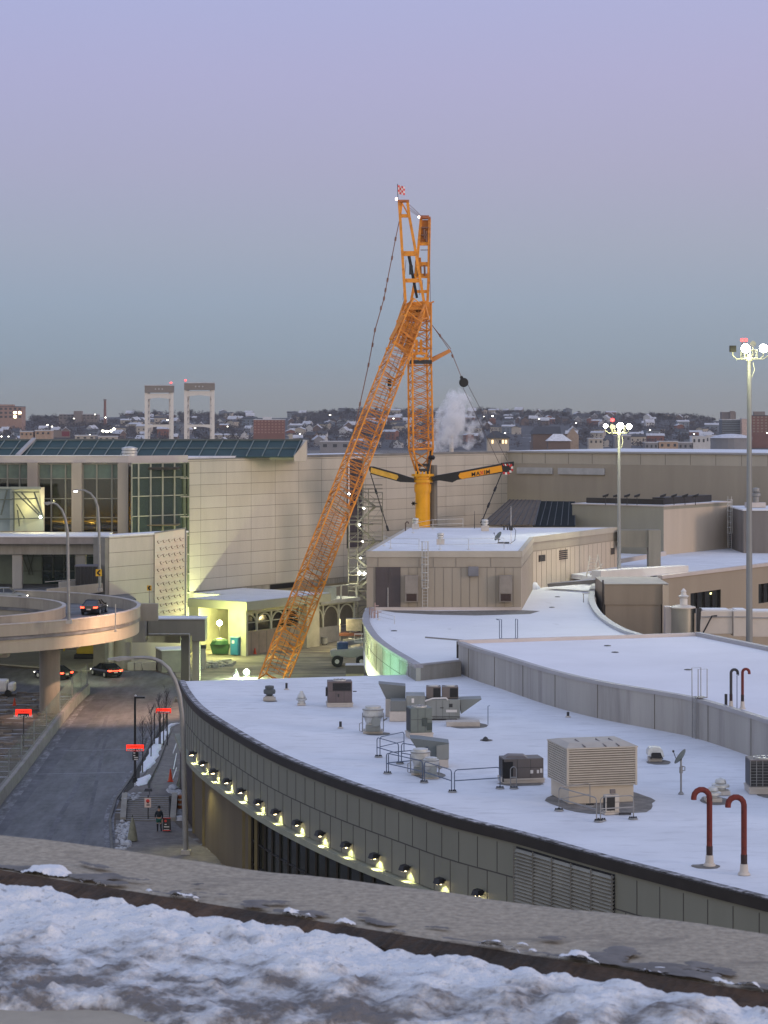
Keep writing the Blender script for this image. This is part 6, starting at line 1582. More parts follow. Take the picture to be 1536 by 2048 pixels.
o=m.build('rubble_heap',mat('rubble',(.25,.25,.24),.9,var=.5,scale=2)); tag(o,None,None,None,'stuff'); bpy.data.objects.remove(t)
# traffic cones near entrance
cone=None
def make_cone(loc,label,cat='traffic cone',h=.75,grp=None):
    t=thing('traffic_cone',label,cat,loc,grp); m=MB(); m.box((loc[0],loc[1],loc[2]+.03),(.42,.42,.06)); m.lathe([(.17,.06),(.04,h),(.01,h)],loc,12); m.build('cone_body',mat('cone_red',(.55,.06,.02),.5),t); m=MB(); m.lathe([(.125,h*.35),(.095,h*.55)],loc,12); m.build('reflective_band',M['white'],t); return t
make_cone(G(510,1308,0),'orange traffic cone by the entrance panels right of the blue toilets')
make_cone(G(341,1563,.95),'red traffic cone on the sidewalk beside the leaning striped board',h=.95)
make_cone(G(29,1411,0),'orange traffic cone in the dirt under the ramp')
# boom lift
q=G(690,1334,0); t=thing('boom_lift','grey and blue wheeled boom lift parked at the bow shaped hall','boom lift',q); gy=mat('lift_grey',(.27,.28,.27),.45,var=.12); 
m=MB(); m.hexa([q+Vector(v) for v in((-1.6,0,1.15),(2.2,0,1.0),(2.2,2.2,1.0),(-1.6,2.2,1.15))],[q+Vector(v) for v in((-1.75,.1,1.9),(2.2,0,2.2),(2.2,2.2,2.2),(-1.6,2.1,1.9))]); m.build('chassis',gy,t,bevel=.15)
m=MB(); m.box(q+Vector((-.3,1,2.35)),(1.3,1.6,.9)); m.build('engine_hood',mat('lift_blue',(.03,.06,.16),.5,var=.3,scale=2),t,bevel=.15)
for dx,dy in ((-.9,-.1),(1.9,-.1),(-.9,2.2),(1.9,2.2)):
    m=MB(); m.lathe([(.25,-.25),(.62,-.25),(.66,-.15),(.66,.15),(.62,.25),(.25,.25)],q+Vector((dx,dy,.66)),18,axis=Matrix.Rotation(RAD(90),3,'X')); w=m.build('wheel',M['black'],t,smooth=True)
    m=MB(); m.lathe([(.03,-.27),(.26,-.27),(.26,.27),(.03,.27)],q+Vector((dx,dy,.66)),12,axis=Matrix.Rotation(RAD(90),3,'X')); m.build('rim',M['galv'],w)
m=MB(); m.bar(q+Vector((-.2,1.2,2.5)),q+Vector((3.4,1.6,3.1)),.45,.5); m.bar(q+Vector((.6,1.9,1.9)),q+Vector((3.6,1.9,2.3)),.3,.3); m.build('boom',gy,t)
m=MB(); c=q+Vector((1.9,-.6,2.9))
for dz in (0,.9):
    m.path([c+Vector(v)+Vector((0,0,dz)) for v in((-.8,-.1,0),(.9,-.1,0),(.9,1,0),(-.8,1,0),(-.8,-.1,0))],.04,6)
for dx in (-.8,0,.9): m.tube(c+Vector((dx,-.1,0)),c+Vector((dx,-.1,.9)),.035)
m.build('basket',M['white'],t)
q=G(708,1354,0); t=thing('corrugated_crate','snow topped corrugated steel crate beside the boom lift','crate',q)
m=MB(); m.bb(q.x-.9,q.x+1.1,q.y,q.y+1.4,.35,1.25)
for k in range(8): m.bb(q.x-.85+k*.26,q.x-.75+k*.26,q.y-.05,q.y-.001,.4,1.2)
m.build('box',mat('crate_steel',(.23,.23,.19),.6),t); m=MB(); m.bb(q.x-.95,q.x+1.15,q.y-.08,q.y+1.45,1.26,1.36); m.build('snow_cover',M['snow'],t); m=MB(); m.bb(q.x-.9,q.x+1.1,q.y-.1,q.y+.1,0,.34); m.build('base',mat('crate_base',(.6,.6,.35),.6),t)
# white barriers, planter barrel, benches in the yard
q=G(648,1290,0); t=thing('steel_drum','small steel drum on legs beside the yellow lit pillar','drum',q); m=MB(); m.lathe([(.42,.2),(.42,.95),(.46,1.0),(.4,1.02)],q,14); m.build('drum',M['galv_d'],t)
m=MB()
for k in range(3): a=k*2.1; m.tube(q+Vector((math.cos(a)*.35,math.sin(a)*.35,0)),q+Vector((math.cos(a)*.3,math.sin(a)*.3,.2)),.04)
m.build('leg',M['dark'],t)
t=thing('storage_rack','low grey storage racks and pallets beyond the boom lift','rack',G(700,1285,0)); 
for k,(x0,x1,y0,y1) in enumerate([(692,724,1238,1262),(678,724,1266,1272),(686,724,1278,1284)]):
    a=P(x0,y0,270); b=P(x1,y1,270); m=MB(); m.bb(a.x,b.x,270,271.5,b.z,a.z); m.build('shelf',mat('rack%d'%k,[(.22,.21,.2),(.12,.045,.03),(.2,.2,.19)][k],.7,var=.3,scale=2),t)
m=MB()
for x in (680,700,722): a=P(x,1238,270.2); m.bar((a.x,270.2,0),(a.x,270.2,a.z),.12)
m.build('post',M['galv_d'],t)
m=MB()
t=thing('utility_cabinet','grey cabinet with a dark lid beside the lit bridge leg','cabinet',G(404,1338,0)); q=G(404,1338,0)
m=MB(); m.bb(q.x-.4,q.x+.4,q.y,q.y+.8,0,2.3); m.build('cabinet',mat('cab_grey',(.28,.26,.25),.6),t); m=MB(); m.bb(q.x-.45,q.x+.45,q.y-.05,q.y+.85,2.31,2.7); m.build('lid',M['dark'],t)
# work lights
def floodstand(label,px,py,Y,r,energy,col,z0=0,aim=(0,-1,-.6)):
    q=P(px,py,Y); t=thing('work_light',label,'work light',(q.x,Y,z0)); m=MB()
    for k in range(3): a=k*2.09+.5; m.tube((q.x+math.cos(a)*.5,Y+math.sin(a)*.5,z0),(q.x,Y,z0+1.0),.03)
    m.tube((q.x,Y,z0+.9),(q.x,Y,q.z-r*.6),.035); m.build('tripod',M['dark'],t)
    m=MB(); m.lathe([(.02,-r),(r*.7,-r*.6),(r,0),(r*.7,r*.6),(.02,r)],q,14); m.build('lamp_globe',em('globe_'+str(px),tuple(min(1,.35+.65*x) for x in col),28),t)
    ld=bpy.data.lights.new('work_light','POINT'); ld.energy=energy; ld.color=col; ld.shadow_soft_size=r; lo=bpy.data.objects.new('work_light_source',ld); lo.location=q+Vector((0,-r-.05,0)); C.objects.link(lo)
    return t
floodstand('bright yellow work light under the entrance canopy',439,1246,266.8,.36,2600,(1,.97,.34))
floodstand('bright greenish work light at the foot of the crane jib',493,1344,240,.34,3000,(.75,1,.55))
floodstand('small white lamp left of the greenish work light',472,1352,240,.2,200,(.9,1,.95))
ld=bpy.data.lights.new('hidden_wall_wash','SPOT'); ld.energy=6500; ld.color=(.93,1,.50); ld.spot_size=RAD(165); ld.spot_blend=.4; ld.shadow_soft_size=.15  # unseen spot added in the notch to throw the lit patch on the wall
lo=bpy.data.objects.new('hidden_wall_wash',ld); lo.location=W(-3.2,3.2,2.9); C.objects.link(lo); lo.rotation_euler=(W(1.5,-1,10.5)-lo.location).to_track_quat('-Z','Y').to_euler()
def pt(loc,e,col,r=.3,nm='wash_source'):
    ld=bpy.data.lights.new(nm,'POINT'); ld.energy=e; ld.color=col; ld.shadow_soft_size=r; lo=bpy.data.objects.new(nm,ld); lo.location=loc; C.objects.link(lo); return lo
pt(W(6,19,3.5),420,(1,.8,.35)); pt(W(-9,13,4.6),1500,(.92,1,.36)); pt(W(12,17,2.0),260,(1,.85,.5)); pt(P(700,1148,283),420,(1,.98,.62)); pt(P(715,1060,282),160,(1,.98,.7));  # unseen points added to brighten the canopy front; the last ones light the scaffold
# green light washing the bow wall
pt(P(800,1352,158),0.1,(.4,1,.6)); 
def spot(loc,tgt,e,col,ang,nm='wash_light'):
    ld=bpy.data.lights.new(nm,'SPOT'); ld.energy=e; ld.color=col; ld.spot_size=RAD(ang); ld.spot_blend=.7; ld.shadow_soft_size=.25; lo=bpy.data.objects.new(nm,ld); lo.location=loc; C.objects.link(lo); lo.rotation_euler=(Vector(tgt)-Vector(loc)).to_track_quat('-Z','Y').to_euler(); return lo
spot(Vector((-5.5,172,2.5)),Vector((1.2,171,9)),6500,(.42,1,.52),105)
spot(Vector((-9.5,188,2.5)),Vector((-1.2,187,9)),8500,(.88,1,.42),100)
# light pools on road and under the ramp: unseen spots added for them
spot(Vector((-34,232,6.2)),Vector((-31,240,0)),1700,(.95,1,.6),130,'underpass_wash')
spot(Vector((-20,250,7)),Vector((-18,262,0)),900,(.95,1,.55),120,'underpass_wash')
spot(Vector((-19,203,15)),Vector(G(205,1425,0)),17000,(1,.60,.36),80,'roadside_wash').data.spot_blend=1.0
spot(P(232,1322,142),G(200,1560,0),0.1,(1,.8,.6),60)
spot(Vector((-12.5,143,4.6)),Vector((-12,141,0)),260,(1,.9,.35),120,'doorway_wash')  # unseen spot brightening the ground at the doors

# ================================================================ signs
red=em('sign_led_red',(1,.028,.01),.95)
def lane_sign(label,px,py,w,h,Y,z0,txt,lower=False,dark=False,post2=None):
    q=P(px,py,Y); s=Y/F; t=thing('lane_sign',label,'sign',(q.x,Y,z0))
    W_=w*s; H_=h*s
    m=MB(); m.box(q,(W_,.1,H_)); pn=m.build('panel',red,t,bevel=.03)
    m=MB(); m.box(q+Vector((0,-.06,-H_*.28)),(W_*(.72 if dark else .94),.02,H_*(.5 if dark else .34))); m.build('dark_field',M['black'],pn)
    if txt: text(txt,q+Vector((0,-.085,-H_*(.43 if dark else .28))),H_*.44,RF,M['white'],pn,bold=.01,xs=1.05)
    m=MB()
    for k in range(5): m.box(q+Vector(((k-2)*W_*.11,-.06,H_*.22)),(W_*.07,.02,H_*.14))
    m.build('symbol',mat('sign_dark_red',(.25,.01,.005),.5),pn)
    m=MB(); m.tube((q.x,Y+.08,z0),(q.x,Y+.08,q.z),.05); m.build('post',M['dark'],t)
    if lower:
        m=MB(); c=P(px+1,1512,Y); m.box((c.x,Y+.02,c.z),(12*s,.08,17*s)); lp=m.build('lower_panel',M['black'],t)
        m=MB()
        for k,y in enumerate((1506,1511,1515,1519)): c2=P(px+(-1.5 if k<2 else 2),y,Y-.05); m.box(c2,((4 if k<2 else 8)*s,.02,2*s))
        m.build('symbol',M['white'],lp)
    return t
lane_sign('glowing red lane sign on the black lamp post by the snow strip',270,1495.5,35,12.5,G(270,1565,.9).y-.15,.9,'RIGHT LANE',lower=True)
lane_sign('glowing red lane sign above the saplings at the far end of the sidewalk',327,1421.5,30,9.5,G(327,1490,.6).y,.5,'RIGHT LANE')
for o_ in [o_ for o_ in bpy.data.objects if o_.get('label','').startswith('glowing red lane sign above')]:
    for dx in (-1.1,-.4,.45):
        b=o_.location; m=MB(); m.tube((b.x+dx*.7,b.y+.1,b.z-.5),(b.x+dx*.7,b.y+.1,P(0,1426,b.y).z),.05); m.build('post',M['dark'],o_)
lane_sign('glowing red lane sign with a black field in the dirt at left',47,1426,32,15,G(47,1495,0).y,0,'RIGHT LANE',dark=True)
# white notice and A board
q=G(296,1640,0.05); Y=q.y
t=thing('white_notice_sign','white notice with a red and black emblem on a post over the steps','sign',q)
a=P(289,1596,Y); b=P(302,1615,Y); m=MB(); m.bb(a.x,b.x,Y,Y+.05,b.z,a.z); pn=m.build('panel',mat('notice_pink',(.75,.58,.52),.5,var=.05),t)
c=P(295.5,1602,Y-.01); m=MB(); m.lathe([(.09,0),(.13,0),(.13,.01),(.09,.01)],c,16,axis=Matrix.Rotation(RAD(90),3,'X')); m.bar(c+Vector((-.09,-.01,.09)),c+Vector((.09,-.01,-.09)),.03); m.build('red_ring',txr,pn)
m=MB(); m.box(P(296,1610,Y-.02),(.22,.01,.07)); m.box(P(296,1605,Y-.02),(.1,.01,.12)); m.build('symbol',M['black'],pn)
m=MB(); m.tube((q.x,Y+.08,0),(q.x,Y+.08,a.z+.2),.04); m.hexa([Vector(v)+q for v in((-.28,-.1,2.02),(.28,-.1,2.02),(.28,.3,2.02),(-.28,.3,2.02))],[Vector(v)+q for v in((-.2,0,2.2),(.2,0,2.2),(.2,.2,2.2),(-.2,.2,2.2))]); m.build('post',M['dark'],t)
q=G(333,1664,0.04); Y=q.y; t=thing('black_a_board','black sandwich board with red and white marks next to the standing person','sign',q)
m=MB(); w,hh=.26,.92
m.hexa([q+Vector((-w,0,.05)),q+Vector((w,0,.05)),q+Vector((w,.04,.05)),q+Vector((-w,.04,.05))],[q+Vector((-w,.2,hh)),q+Vector((w,.2,hh)),q+Vector((w,.24,hh)),q+Vector((-w,.24,hh))]); bd=m.build('front_board',M['black'],t)
m=MB(); m.hexa([q+Vector((-w,.5,.05)),q+Vector((w,.5,.05)),q+Vector((w,.54,.05)),q+Vector((-w,.54,.05))],[q+Vector((-w,.26,hh)),q+Vector((w,.26,hh)),q+Vector((w,.3,hh)),q+Vector((-w,.3,hh))]); m.build('rear_board',M['black'],t)
def on(x,z): return q+Vector((x,.2*z/hh-.015,z))
m=MB(); m.bar(on(-w,hh),on(w,hh),.03,.04); m.bar(on(-w,.1),on(w,.1),.02,.05); m.lathe([(.03,0),(.09,0),(.09,.01),(.03,.01)],on(-.08,.73),14,axis=Matrix.Rotation(RAD(90),3,'X')); m.build('red_mark',txr,bd)
m=MB(); m.bar(on(-.14,.5),on(0,.5),.02,.06); m.bar(on(-.18,.34),on(.18,.34),.02,.06); m.bar(on(-.18,.16),on(.18,.16),.02,.03); m.build('white_mark',M['white'],bd)
# chevron signs
def chevron(label,px,py,Y,w,z0):
    s=Y/F; q=P(px,py,Y); t=thing('chevron_sign',label,'road sign',(q.x,Y,z0)); m=MB(); m.box(q,(w*s,.05,w*s*1.15)); pn=m.build('panel',mat('chev_yellow'+str(px),(.72,.42,.03),.5,var=.04),t)
    m=MB(); h=w*s*.42; a=q+Vector((h*.55,-.04,h)); b=q+Vector((-h*.55,-.04,0)); c=q+Vector((h*.55,-.04,-h)); m.bar(a,b,.03,.17,up=(0,0,1)); m.bar(b,c,.03,.17,up=(0,0,1)); m.build('chevron',M['black'],pn)
    m=MB(); m.tube((q.x,Y+.05,z0),(q.x,Y+.05,q.z+.1),.04); m.build('post',M['galv_d'],t)
chevron('yellow chevron sign on the lit street lamp column of the upper road',197.5,1145.5,242.6,12,9.3)
chevron('yellow chevron sign on a short post at the ramp corner',298.5,1176,228,9,P(0,1207,228).z)
m=MB(); q=P(298,1207,228); m.box((q.x,228,q.z-.9),(1.9,.6,1.8)); o=m.build('barrier_corner',rc,TR)
# fence along the road at left with concrete barrier
fr_=[(178,1388),(150,1416),(100,1482),(50,1548),(0,1612),(-60,1690)]
t=thing('road_barrier','weathered concrete barrier along the left side of the road','barrier',G(100,1482,0)); c=[G(x,y,0) for x,y in smoothpx([(180,1387),(150,1417),(100,1482),(50,1549),(0,1613),(-60,1695)],4)]
m=MB(); m.band([(p.x,p.y) and Vector((p.x,p.y)) for p in c],0,1.0,0,.5); m.build('barrier_wall',mat('barrier_c',(.27,.25,.23),.85,var=.2,scale=.8),t)
t=thing('mesh_fence','tall grey wire mesh fence standing on the left road barrier','fence',G(90,1470,0)); 
fm=bpy.data.materials.new('wire_mesh'); fm.use_nodes=True; nt=fm.node_tree; N=nt.nodes; L=nt.links; bs=N['Principled BSDF']; bs.inputs['Base Color'].default_value=(.16,.16,.155,1); tr=N.new('ShaderNodeBsdfTransparent'); mx=N.new('ShaderNodeMixShader'); mx.inputs[0].default_value=.38; L.new(tr.outputs[0],mx.inputs[1]); L.new(bs.outputs[0],mx.inputs[2]); L.new(mx.outputs[0],N['Material Output'].inputs[0])
m=MB()
for a,b in zip(c,c[1:]): m.sheet([a+Vector((-.3,0,1.0)),b+Vector((-.3,0,1.0)),b+Vector((-.3,0,3.0)),a+Vector((-.3,0,3.0))])
m.build('mesh',fm,t)
for k,p in enumerate(c[::2]): m=MB(); m.tube(p+Vector((-.3,0,.9)),p+Vector((-.3,0,3.1)),.045); m.build('post',M['galv_d'],t)
# kerbside gravel, snow lumps and cones by the steps
m=MB(); rr=random.Random(8)
for (x0,y0,x1,y1,n,s) in [(232,1650,260,1700,60,.22),(338,1575,362,1592,22,.4),(338,1618,362,1640,24,.5),(246,1588,280,1600,26,.3),(244,1640,262,1690,30,.3)]:
    for k in range(n):
        q=G(rr.uniform(x0,x1),rr.uniform(y0,y1),0.03 if y0>1600 else .95); ss=s*rr.uniform(.4,1.2); m.lathe([(.01,-.02),(ss*.8,0),(ss*.55,ss*.45),(.01,ss*.6)],q,6)
o=m.build('snow_lumps',mat('dirty_snow',(.42,.43,.46),.9,var=.35,scale=3)); o['kind']='stuff'
# steps
t=thing('concrete_steps','flight of wide grey concrete steps between the plaza and the sidewalk','steps',G(292,1640,0))
n=12; p0l=G(246,1642,0.03); p0r=G(338,1642,0.03); p1l=G(252,1592,SWZ); p1r=G(337,1592,SWZ)
stepm=mat('step_c',(.22,.215,.215),.85,var=.2,scale=1.5); nose=mat('step_edge',(.30,.30,.31),.8)
m=MB(); mn=MB()
for k in range(n):
    z=.03+(SWZ-.03)*(k+1)/n; y0=p0l.y+(p1l.y-p0l.y)*k/n; y1=p1l.y; f=k/n; xl_=p0l.x+(p1l.x-p0l.x)*f; xr_=p0r.x+(p1r.x-p0r.x)*f; z0=.03+(SWZ-.03)*k/n
    m.bb(xl_,xr_,y0,y1+.3,z0-.02,z-.006 if k<n-1 else z-.01); mn.bb(xl_,xr_,y0-.02,y0+.10,z-.005,z+.01)
m.build('treads',stepm,t); mn.build('nosings',nose,t)
for x0 in (240,340):
    a=G(x0,1642,0.03); b=G(x0+4,1592,SWZ); m=MB(); m.hexa([a+Vector((0,0,-.03)),a+Vector((.4,0,-.03)),Vector((b.x+.4,b.y,0)),Vector((b.x,b.y,0))],[a+Vector((0,0,.25)),a+Vector((.4,0,.25)),b+Vector((.4,0,.25)),b+Vector((0,0,.25))]); m.build('side_wall',M['conc'],t)
t=thing('folded_parasol','closed pale cloth parasol standing at the plaza kerb','parasol',G(265,1682,0)); q=G(265,1682,0.03)
m=MB(); m.lathe([(.35,.05),(.33,.25),(.2,1.0),(.09,1.45),(.02,1.62)],q,12); m.build('canopy',mat('cloth_olive',(.20,.20,.15),.9,var=.2,scale=3),t,smooth=True); m=MB(); m.tube(q,q+Vector((0,0,1.75)),.03); m.lathe([(.28,0),(.25,.06)],q,12); m.build('pole',M['dark'],t)
t=thing('striped_board','narrow striped barrier boards leaning along the building edge','barrier',G(347,1545,.9))
for (x0,y0,x1,y1) in ((346,1509,353,1495),(347,1541,353,1516),(346,1560,353,1545)):
    m=MB(); m.bar(G(x0,y0,.85)+Vector((0,0,.1)),G(x1,y1,.85)+Vector((0,0,.35)),.06,.1); m.build('board',M['white'],t)
t=thing('orange_barrel','orange safety barrel against the building wall','barrel',G(361,1612,.1)); q=G(361,1618,.1); m=MB(); m.lathe([(.28,0),(.25,.4),(.22,1.0)],q,14); m.build('barrel',mat('barrel_or',(.42,.13,.03),.5),t); m=MB(); m.lathe([(.262,.3),(.256,.42)],q,14); m.lathe([(.242,.65),(.236,.77)],q,14); m.build('band',M['white'],t)
# bare saplings
def sapling(loc,h,seed,label,posts=False):
    rr=random.Random(seed); t=thing('sapling',label,'tree',loc,'bare saplings in the snow strip'); b=Vector(loc); m=MB(); m.path([b,b+Vector((.03,0,h*.5)),b+Vector((0,.02,h))],[.05,.035,.012],6); m.build('trunk',M['wood'],t)
    m=MB()
    for k in range(26):
        z=h*rr.uniform(.35,.95); a=rr.uniform(0,6.28); L_=h*.28*(1.2-z/h)+.15; p=b+Vector((0,0,z)); e=p+Vector((math.cos(a)*L_*.5,math.sin(a)*L_*.5,L_*1.1)); m.tube(p,e,.013,.005,4)
        for j in range(4): f=p.lerp(e,rr.uniform(.3,.9)); m.tube(f,f+Vector((rr.uniform(-.2,.2),rr.uniform(-.2,.2),rr.uniform(.15,.4))),.006,.003,3)
    m.build('branches',M['wood'],t); return t
for i,(x,y,h,ds) in enumerate([(285,1545,4.0,'bare sapling closest to the black lamp post'),(302,1517,4.2,'bare sapling second along the snow strip from the black lamp post'),(318,1493,4.2,'bare sapling third along the snow strip below the far red sign'),(332,1469,4,'bare sapling at the far end of the snow strip')]): sapling(G(x,y,.9-.2*i),h,i,ds)
# weeds/scrub in dirt yard left: debris
m=MB(); rr=random.Random(5)
for k in range(150):
    q=G(rr.uniform(-60,130),rr.uniform(1385,1520),0); 
    if q.x>c[0].x: continue
    s=rr.uniform(.1,.45); m.box(q+Vector((0,0,s*.2)),(s*rr.uniform(1,5),s,s*.5),rr.uniform(-.4,.4))
o=m.build('building_debris',mat('debris',(.20,.17,.14),.9,var=.5,scale=1)); o['kind']='stuff'
# black shelter on upper road
q=P(172,1158,246); t=thing('black_shelter','black glazed kiosk left of the yellow chevron sign','kiosk',(q.x,246,ZD)); a=P(151,1131,246); b=P(195,1158,246)
m=MB(); m.bb(a.x,b.x,246,248,ZD,a.z-.15); m.build('body',mat('kiosk_dark',(.02,.022,.028),.3,var=.3),t); m=MB(); m.bb(a.x-.1,b.x+.1,245.9,248.1,a.z-.14,a.z); m.build('roof',mat('kiosk_roof',(.09,.09,.12),.5),t)
m=MB()
for x in (152,161,168,176,185,194): p=P(x,0,245.95); m.bar((p.x,245.95,ZD),(p.x,245.95,a.z-.15),.09)
m.build('frame',M['dark'],t)
# small bollard lamp on the near ramp barrier
t=thing('ramp_marker_post','thin pale marker post on the near barrier of the ramp','post',P(231,1262,203)); m=MB(); m.tube(P(231,1262,202.6),P(231,1208,202.6),.05); m.bar(P(228,1262,202.5),P(234,1262,202.5),.1); m.build('post',M['conc_l'],t)

# ================================================================ person
def person(loc):
    t=thing('person','person in a dark jacket and green shorts over black leggings standing by the black board','person',loc)
    def skin(name,verts,edges,radii,mt,root=0,sub=2):
        me=bpy.data.meshes.new(name); me.from_pydata(verts,edges,[]); me.materials.append(mt); o=bpy.data.objects.new(name,me); C.objects.link(o); o.parent=t
        s=o.modifiers.new('skin','SKIN'); 
        if not me.skin_vertices: 
            bpy.context.view_layer.objects.active=o
        for v,r in zip(me.skin_vertices[0].data,radii): v.radius=(r if isinstance(r,tuple) else (r,r))
        me.skin_vertices[0].data[root].use_root=True; s.use_smooth_shade=True
        u=o.modifiers.new('sub','SUBSURF'); u.levels=sub; u.render_levels=sub; return o
    sk=mat('skin_tone',(.42,.25,.18),.6,var=.05)
    V=[(0,0,.93),(0,0,1.12),(0,.0,1.33),(0,0,1.44),(0,-.01,1.52),(0,-.02,1.62),(0,-.01,1.70),
       (-.17,0,1.38),(-.25,0,1.14),(-.24,-.12,.98),(-.2,-.2,1.0),
       (.17,0,1.38),(.24,.02,1.12),(.23,-.08,.90),(.22,-.1,.82),
       (-.09,0,.88),(-.10,-.01,.5),(-.10,.03,.1),(-.11,-.1,.04),(.09,0,.88),(.12,.06,.5),(.14,.14,.1),(.15,.03,.04)]
    E=[(0,1),(1,2),(2,3),(3,4),(4,5),(5,6),(3,7),(7,8),(8,9),(9,10),(3,11),(11,12),(12,13),(13,14),(0,15),(15,16),(16,17),(17,18),(0,19),(19,20),(20,21),(21,22)]
    Rr=[(.14,.10),(.13,.09),(.15,.10),(.07,.06),(.055,.055),(.085,.095),(.07,.08),.06,.045,.035,.03,.06,.045,.035,.03,.085,.06,.042,.035,.085,.06,.042,.035]
    me=skin('body',V,E,Rr,sk)
    jk=[0,1,2,3,7,8,9,11,12,13]; mp={k:i for i,k in enumerate(jk)}
    Vj=[V[k] for k in jk]; Vj[0]=(0,0,.98); Ej=[(mp[a],mp[b]) for a,b in E if a in mp and b in mp]
    Rj=[(.175,.13),(.17,.125),(.185,.135),(.08,.07),.085,.065,.05,.085,.065,.05]
    skin('jacket',Vj,Ej,Rj,mat('jacket_dark',(.012,.02,.028),.8))
    lk=[0,15,16,19,20]; Vl=[(0,0,.95),(-.09,0,.86),(-.10,-.01,.62),(.09,0,.86),(.115,.05,.62)]
    skin('shorts',Vl,[(0,1),(1,2),(0,3),(3,4)],[(.16,.12),.12,.105,.12,.105],mat('shorts_green',(.02,.12,.09),.8))
    Vg=[(-.10,-.01,.62),(-.10,0,.35),(-.10,.03,.12),(-.11,-.1,.05)]; lgm=mat('leggings',(.015,.015,.018),.8)
    skin('legging',Vg,[(0,1),(1,2),(2,3)],[.075,.06,.05,.045],lgm); Vg=[(.12,.05,.62),(.12,.08,.35),(.14,.14,.12),(.15,.02,.05)]; skin('legging',Vg,[(0,1),(1,2),(2,3)],[.075,.06,.05,.045],lgm)
    m=MB(); L0=Vector(loc)
    m.lathe([(.105,1.63),(.112,1.68),(.10,1.76),(.06,1.81),(.01,1.82)],L0+Vector((0,-.01,0)),14); m.build('hat',M['black'],t,smooth=True)
    m=MB(); 
    for s in (-1,1): m.lathe([(.002,-.012),(.012,0),(.002,.012)],L0+Vector((s*.032,-.115,1.625)),8)
    m.build('eye',M['black'],t); m=MB(); m.lathe([(.004,.03),(.016,-.01),(.006,-.02)],L0+Vector((0,-.12,1.6)),8); m.build('nose',sk,t); m=MB(); m.bar(L0+Vector((-.022,-.112,1.562)),L0+Vector((.022,-.112,1.562)),.008); m.build('mouth',mat('lips',(.25,.08,.07),.6),t)
    # hands with fingers
    for s,pt_,dr in ((-1,Vector((-.2,-.2,1.0)),Vector((.1,-.9,.1))),(1,Vector((.22,-.1,.82)),Vector((0,-.25,-1)))):
        dr.normalize(); u=dr.orthogonal().normalized(); m=MB(); p=L0+pt_; m.bar(p,p+dr*.09,.075,.03)
        for k in range(4): q=p+dr*.09+u*(k-1.5)*.019; L_=[.055,.07,.075,.06][k]; m.path([q,q+dr*L_*.5+Vector((0,0,-.005)),q+dr*L_+Vector((0,.01,-.015))],[.009,.008,.006],6)
        q=p+dr*.02+u*.035; m.path([q,q+dr*.03+u*.025,q+dr*.06+u*.03],[.01,.009,.007],6); m.build('hand',sk,t,smooth=True)
    return t
person(G(318,1664,.035))
# ================================================================ rooftop plant
def mpp(py,z=R1): return (H-z)/(py-HZ)      # metres per photo pixel for something standing on level z at image row py
def rbox(mb,c,x0,x1,y0,y1,z0,z1,rz=0,mi=0):
    """box in a frame turned by rz about c"""
    c=Vector(c); Rm=Matrix.Rotation(rz,3,'Z'); 
    mb.box(c+Rm@Vector(((x0+x1)/2,(y0+y1)/2,0))+Vector((0,0,(z0+z1)/2)),(abs(x1-x0),abs(y1-y0),abs(z1-z0)),rz,mi)
# a dark turbine vent
q=G(539,1400,R1); t=thing('turbine_vent','dark grey round turbine vent near the far left corner of the curved roof','roof vent',q)
m=MB(); rbox(m,q,-.42,.42,-.4,.4,0,.18); rbox(m,q,-.3,.3,-.3,.3,.18,.28); m.build('curb',M['curb'],t)
m=MB(); m.lathe([(.2,.28),(.25,.4),(.4,.45),(.42,.6),(.4,.72),(.28,.78),(.32,.85),(.3,.98),(.05,1.02)],q,18); m.build('cowl',mat('turb',(.09,.10,.10),.5),t,smooth=True)
def stub(px,y0,y1,label,z=R1,r=.09,mt='dark'):
    q=G(px,y1,z); t=thing('pipe_stub',label,'pipe',q); h=(y1-y0)*mpp(y1,z); m=MB(); m.tube(q,q+Vector((0,0,h)),r); m.build('pipe',M[mt],t); m=MB(); m.lathe([(r*2.2,0),(r*1.3,.08)],q,10); m.build('flashing',M['curb'],t)
stub(573,1366,1379,'short black pipe between the turbine vent and the cone topped vent')
stub(681,1443,1456,'short black pipe alone on the snow left of the tall round fan')
stub(1136,1424,1434,'short black pipe at the foot of the raised concrete wall')
q=G(603,1410,R1); t=thing('cone_vent','pale cone topped vent between two short black pipes','roof vent',q)
m=MB(); rbox(m,q,-.28,.28,-.28,.28,0,.12); m.build('curb',M['curb'],t); m=MB(); m.lathe([(.24,.12),(.24,.3),(.36,.34),(.38,.46),(.24,.5),(.3,.52),(.24,.7),(.12,.85),(.1,.95),(.02,.96)],q,18); m.build('cowl',M['galv'],t,smooth=True)
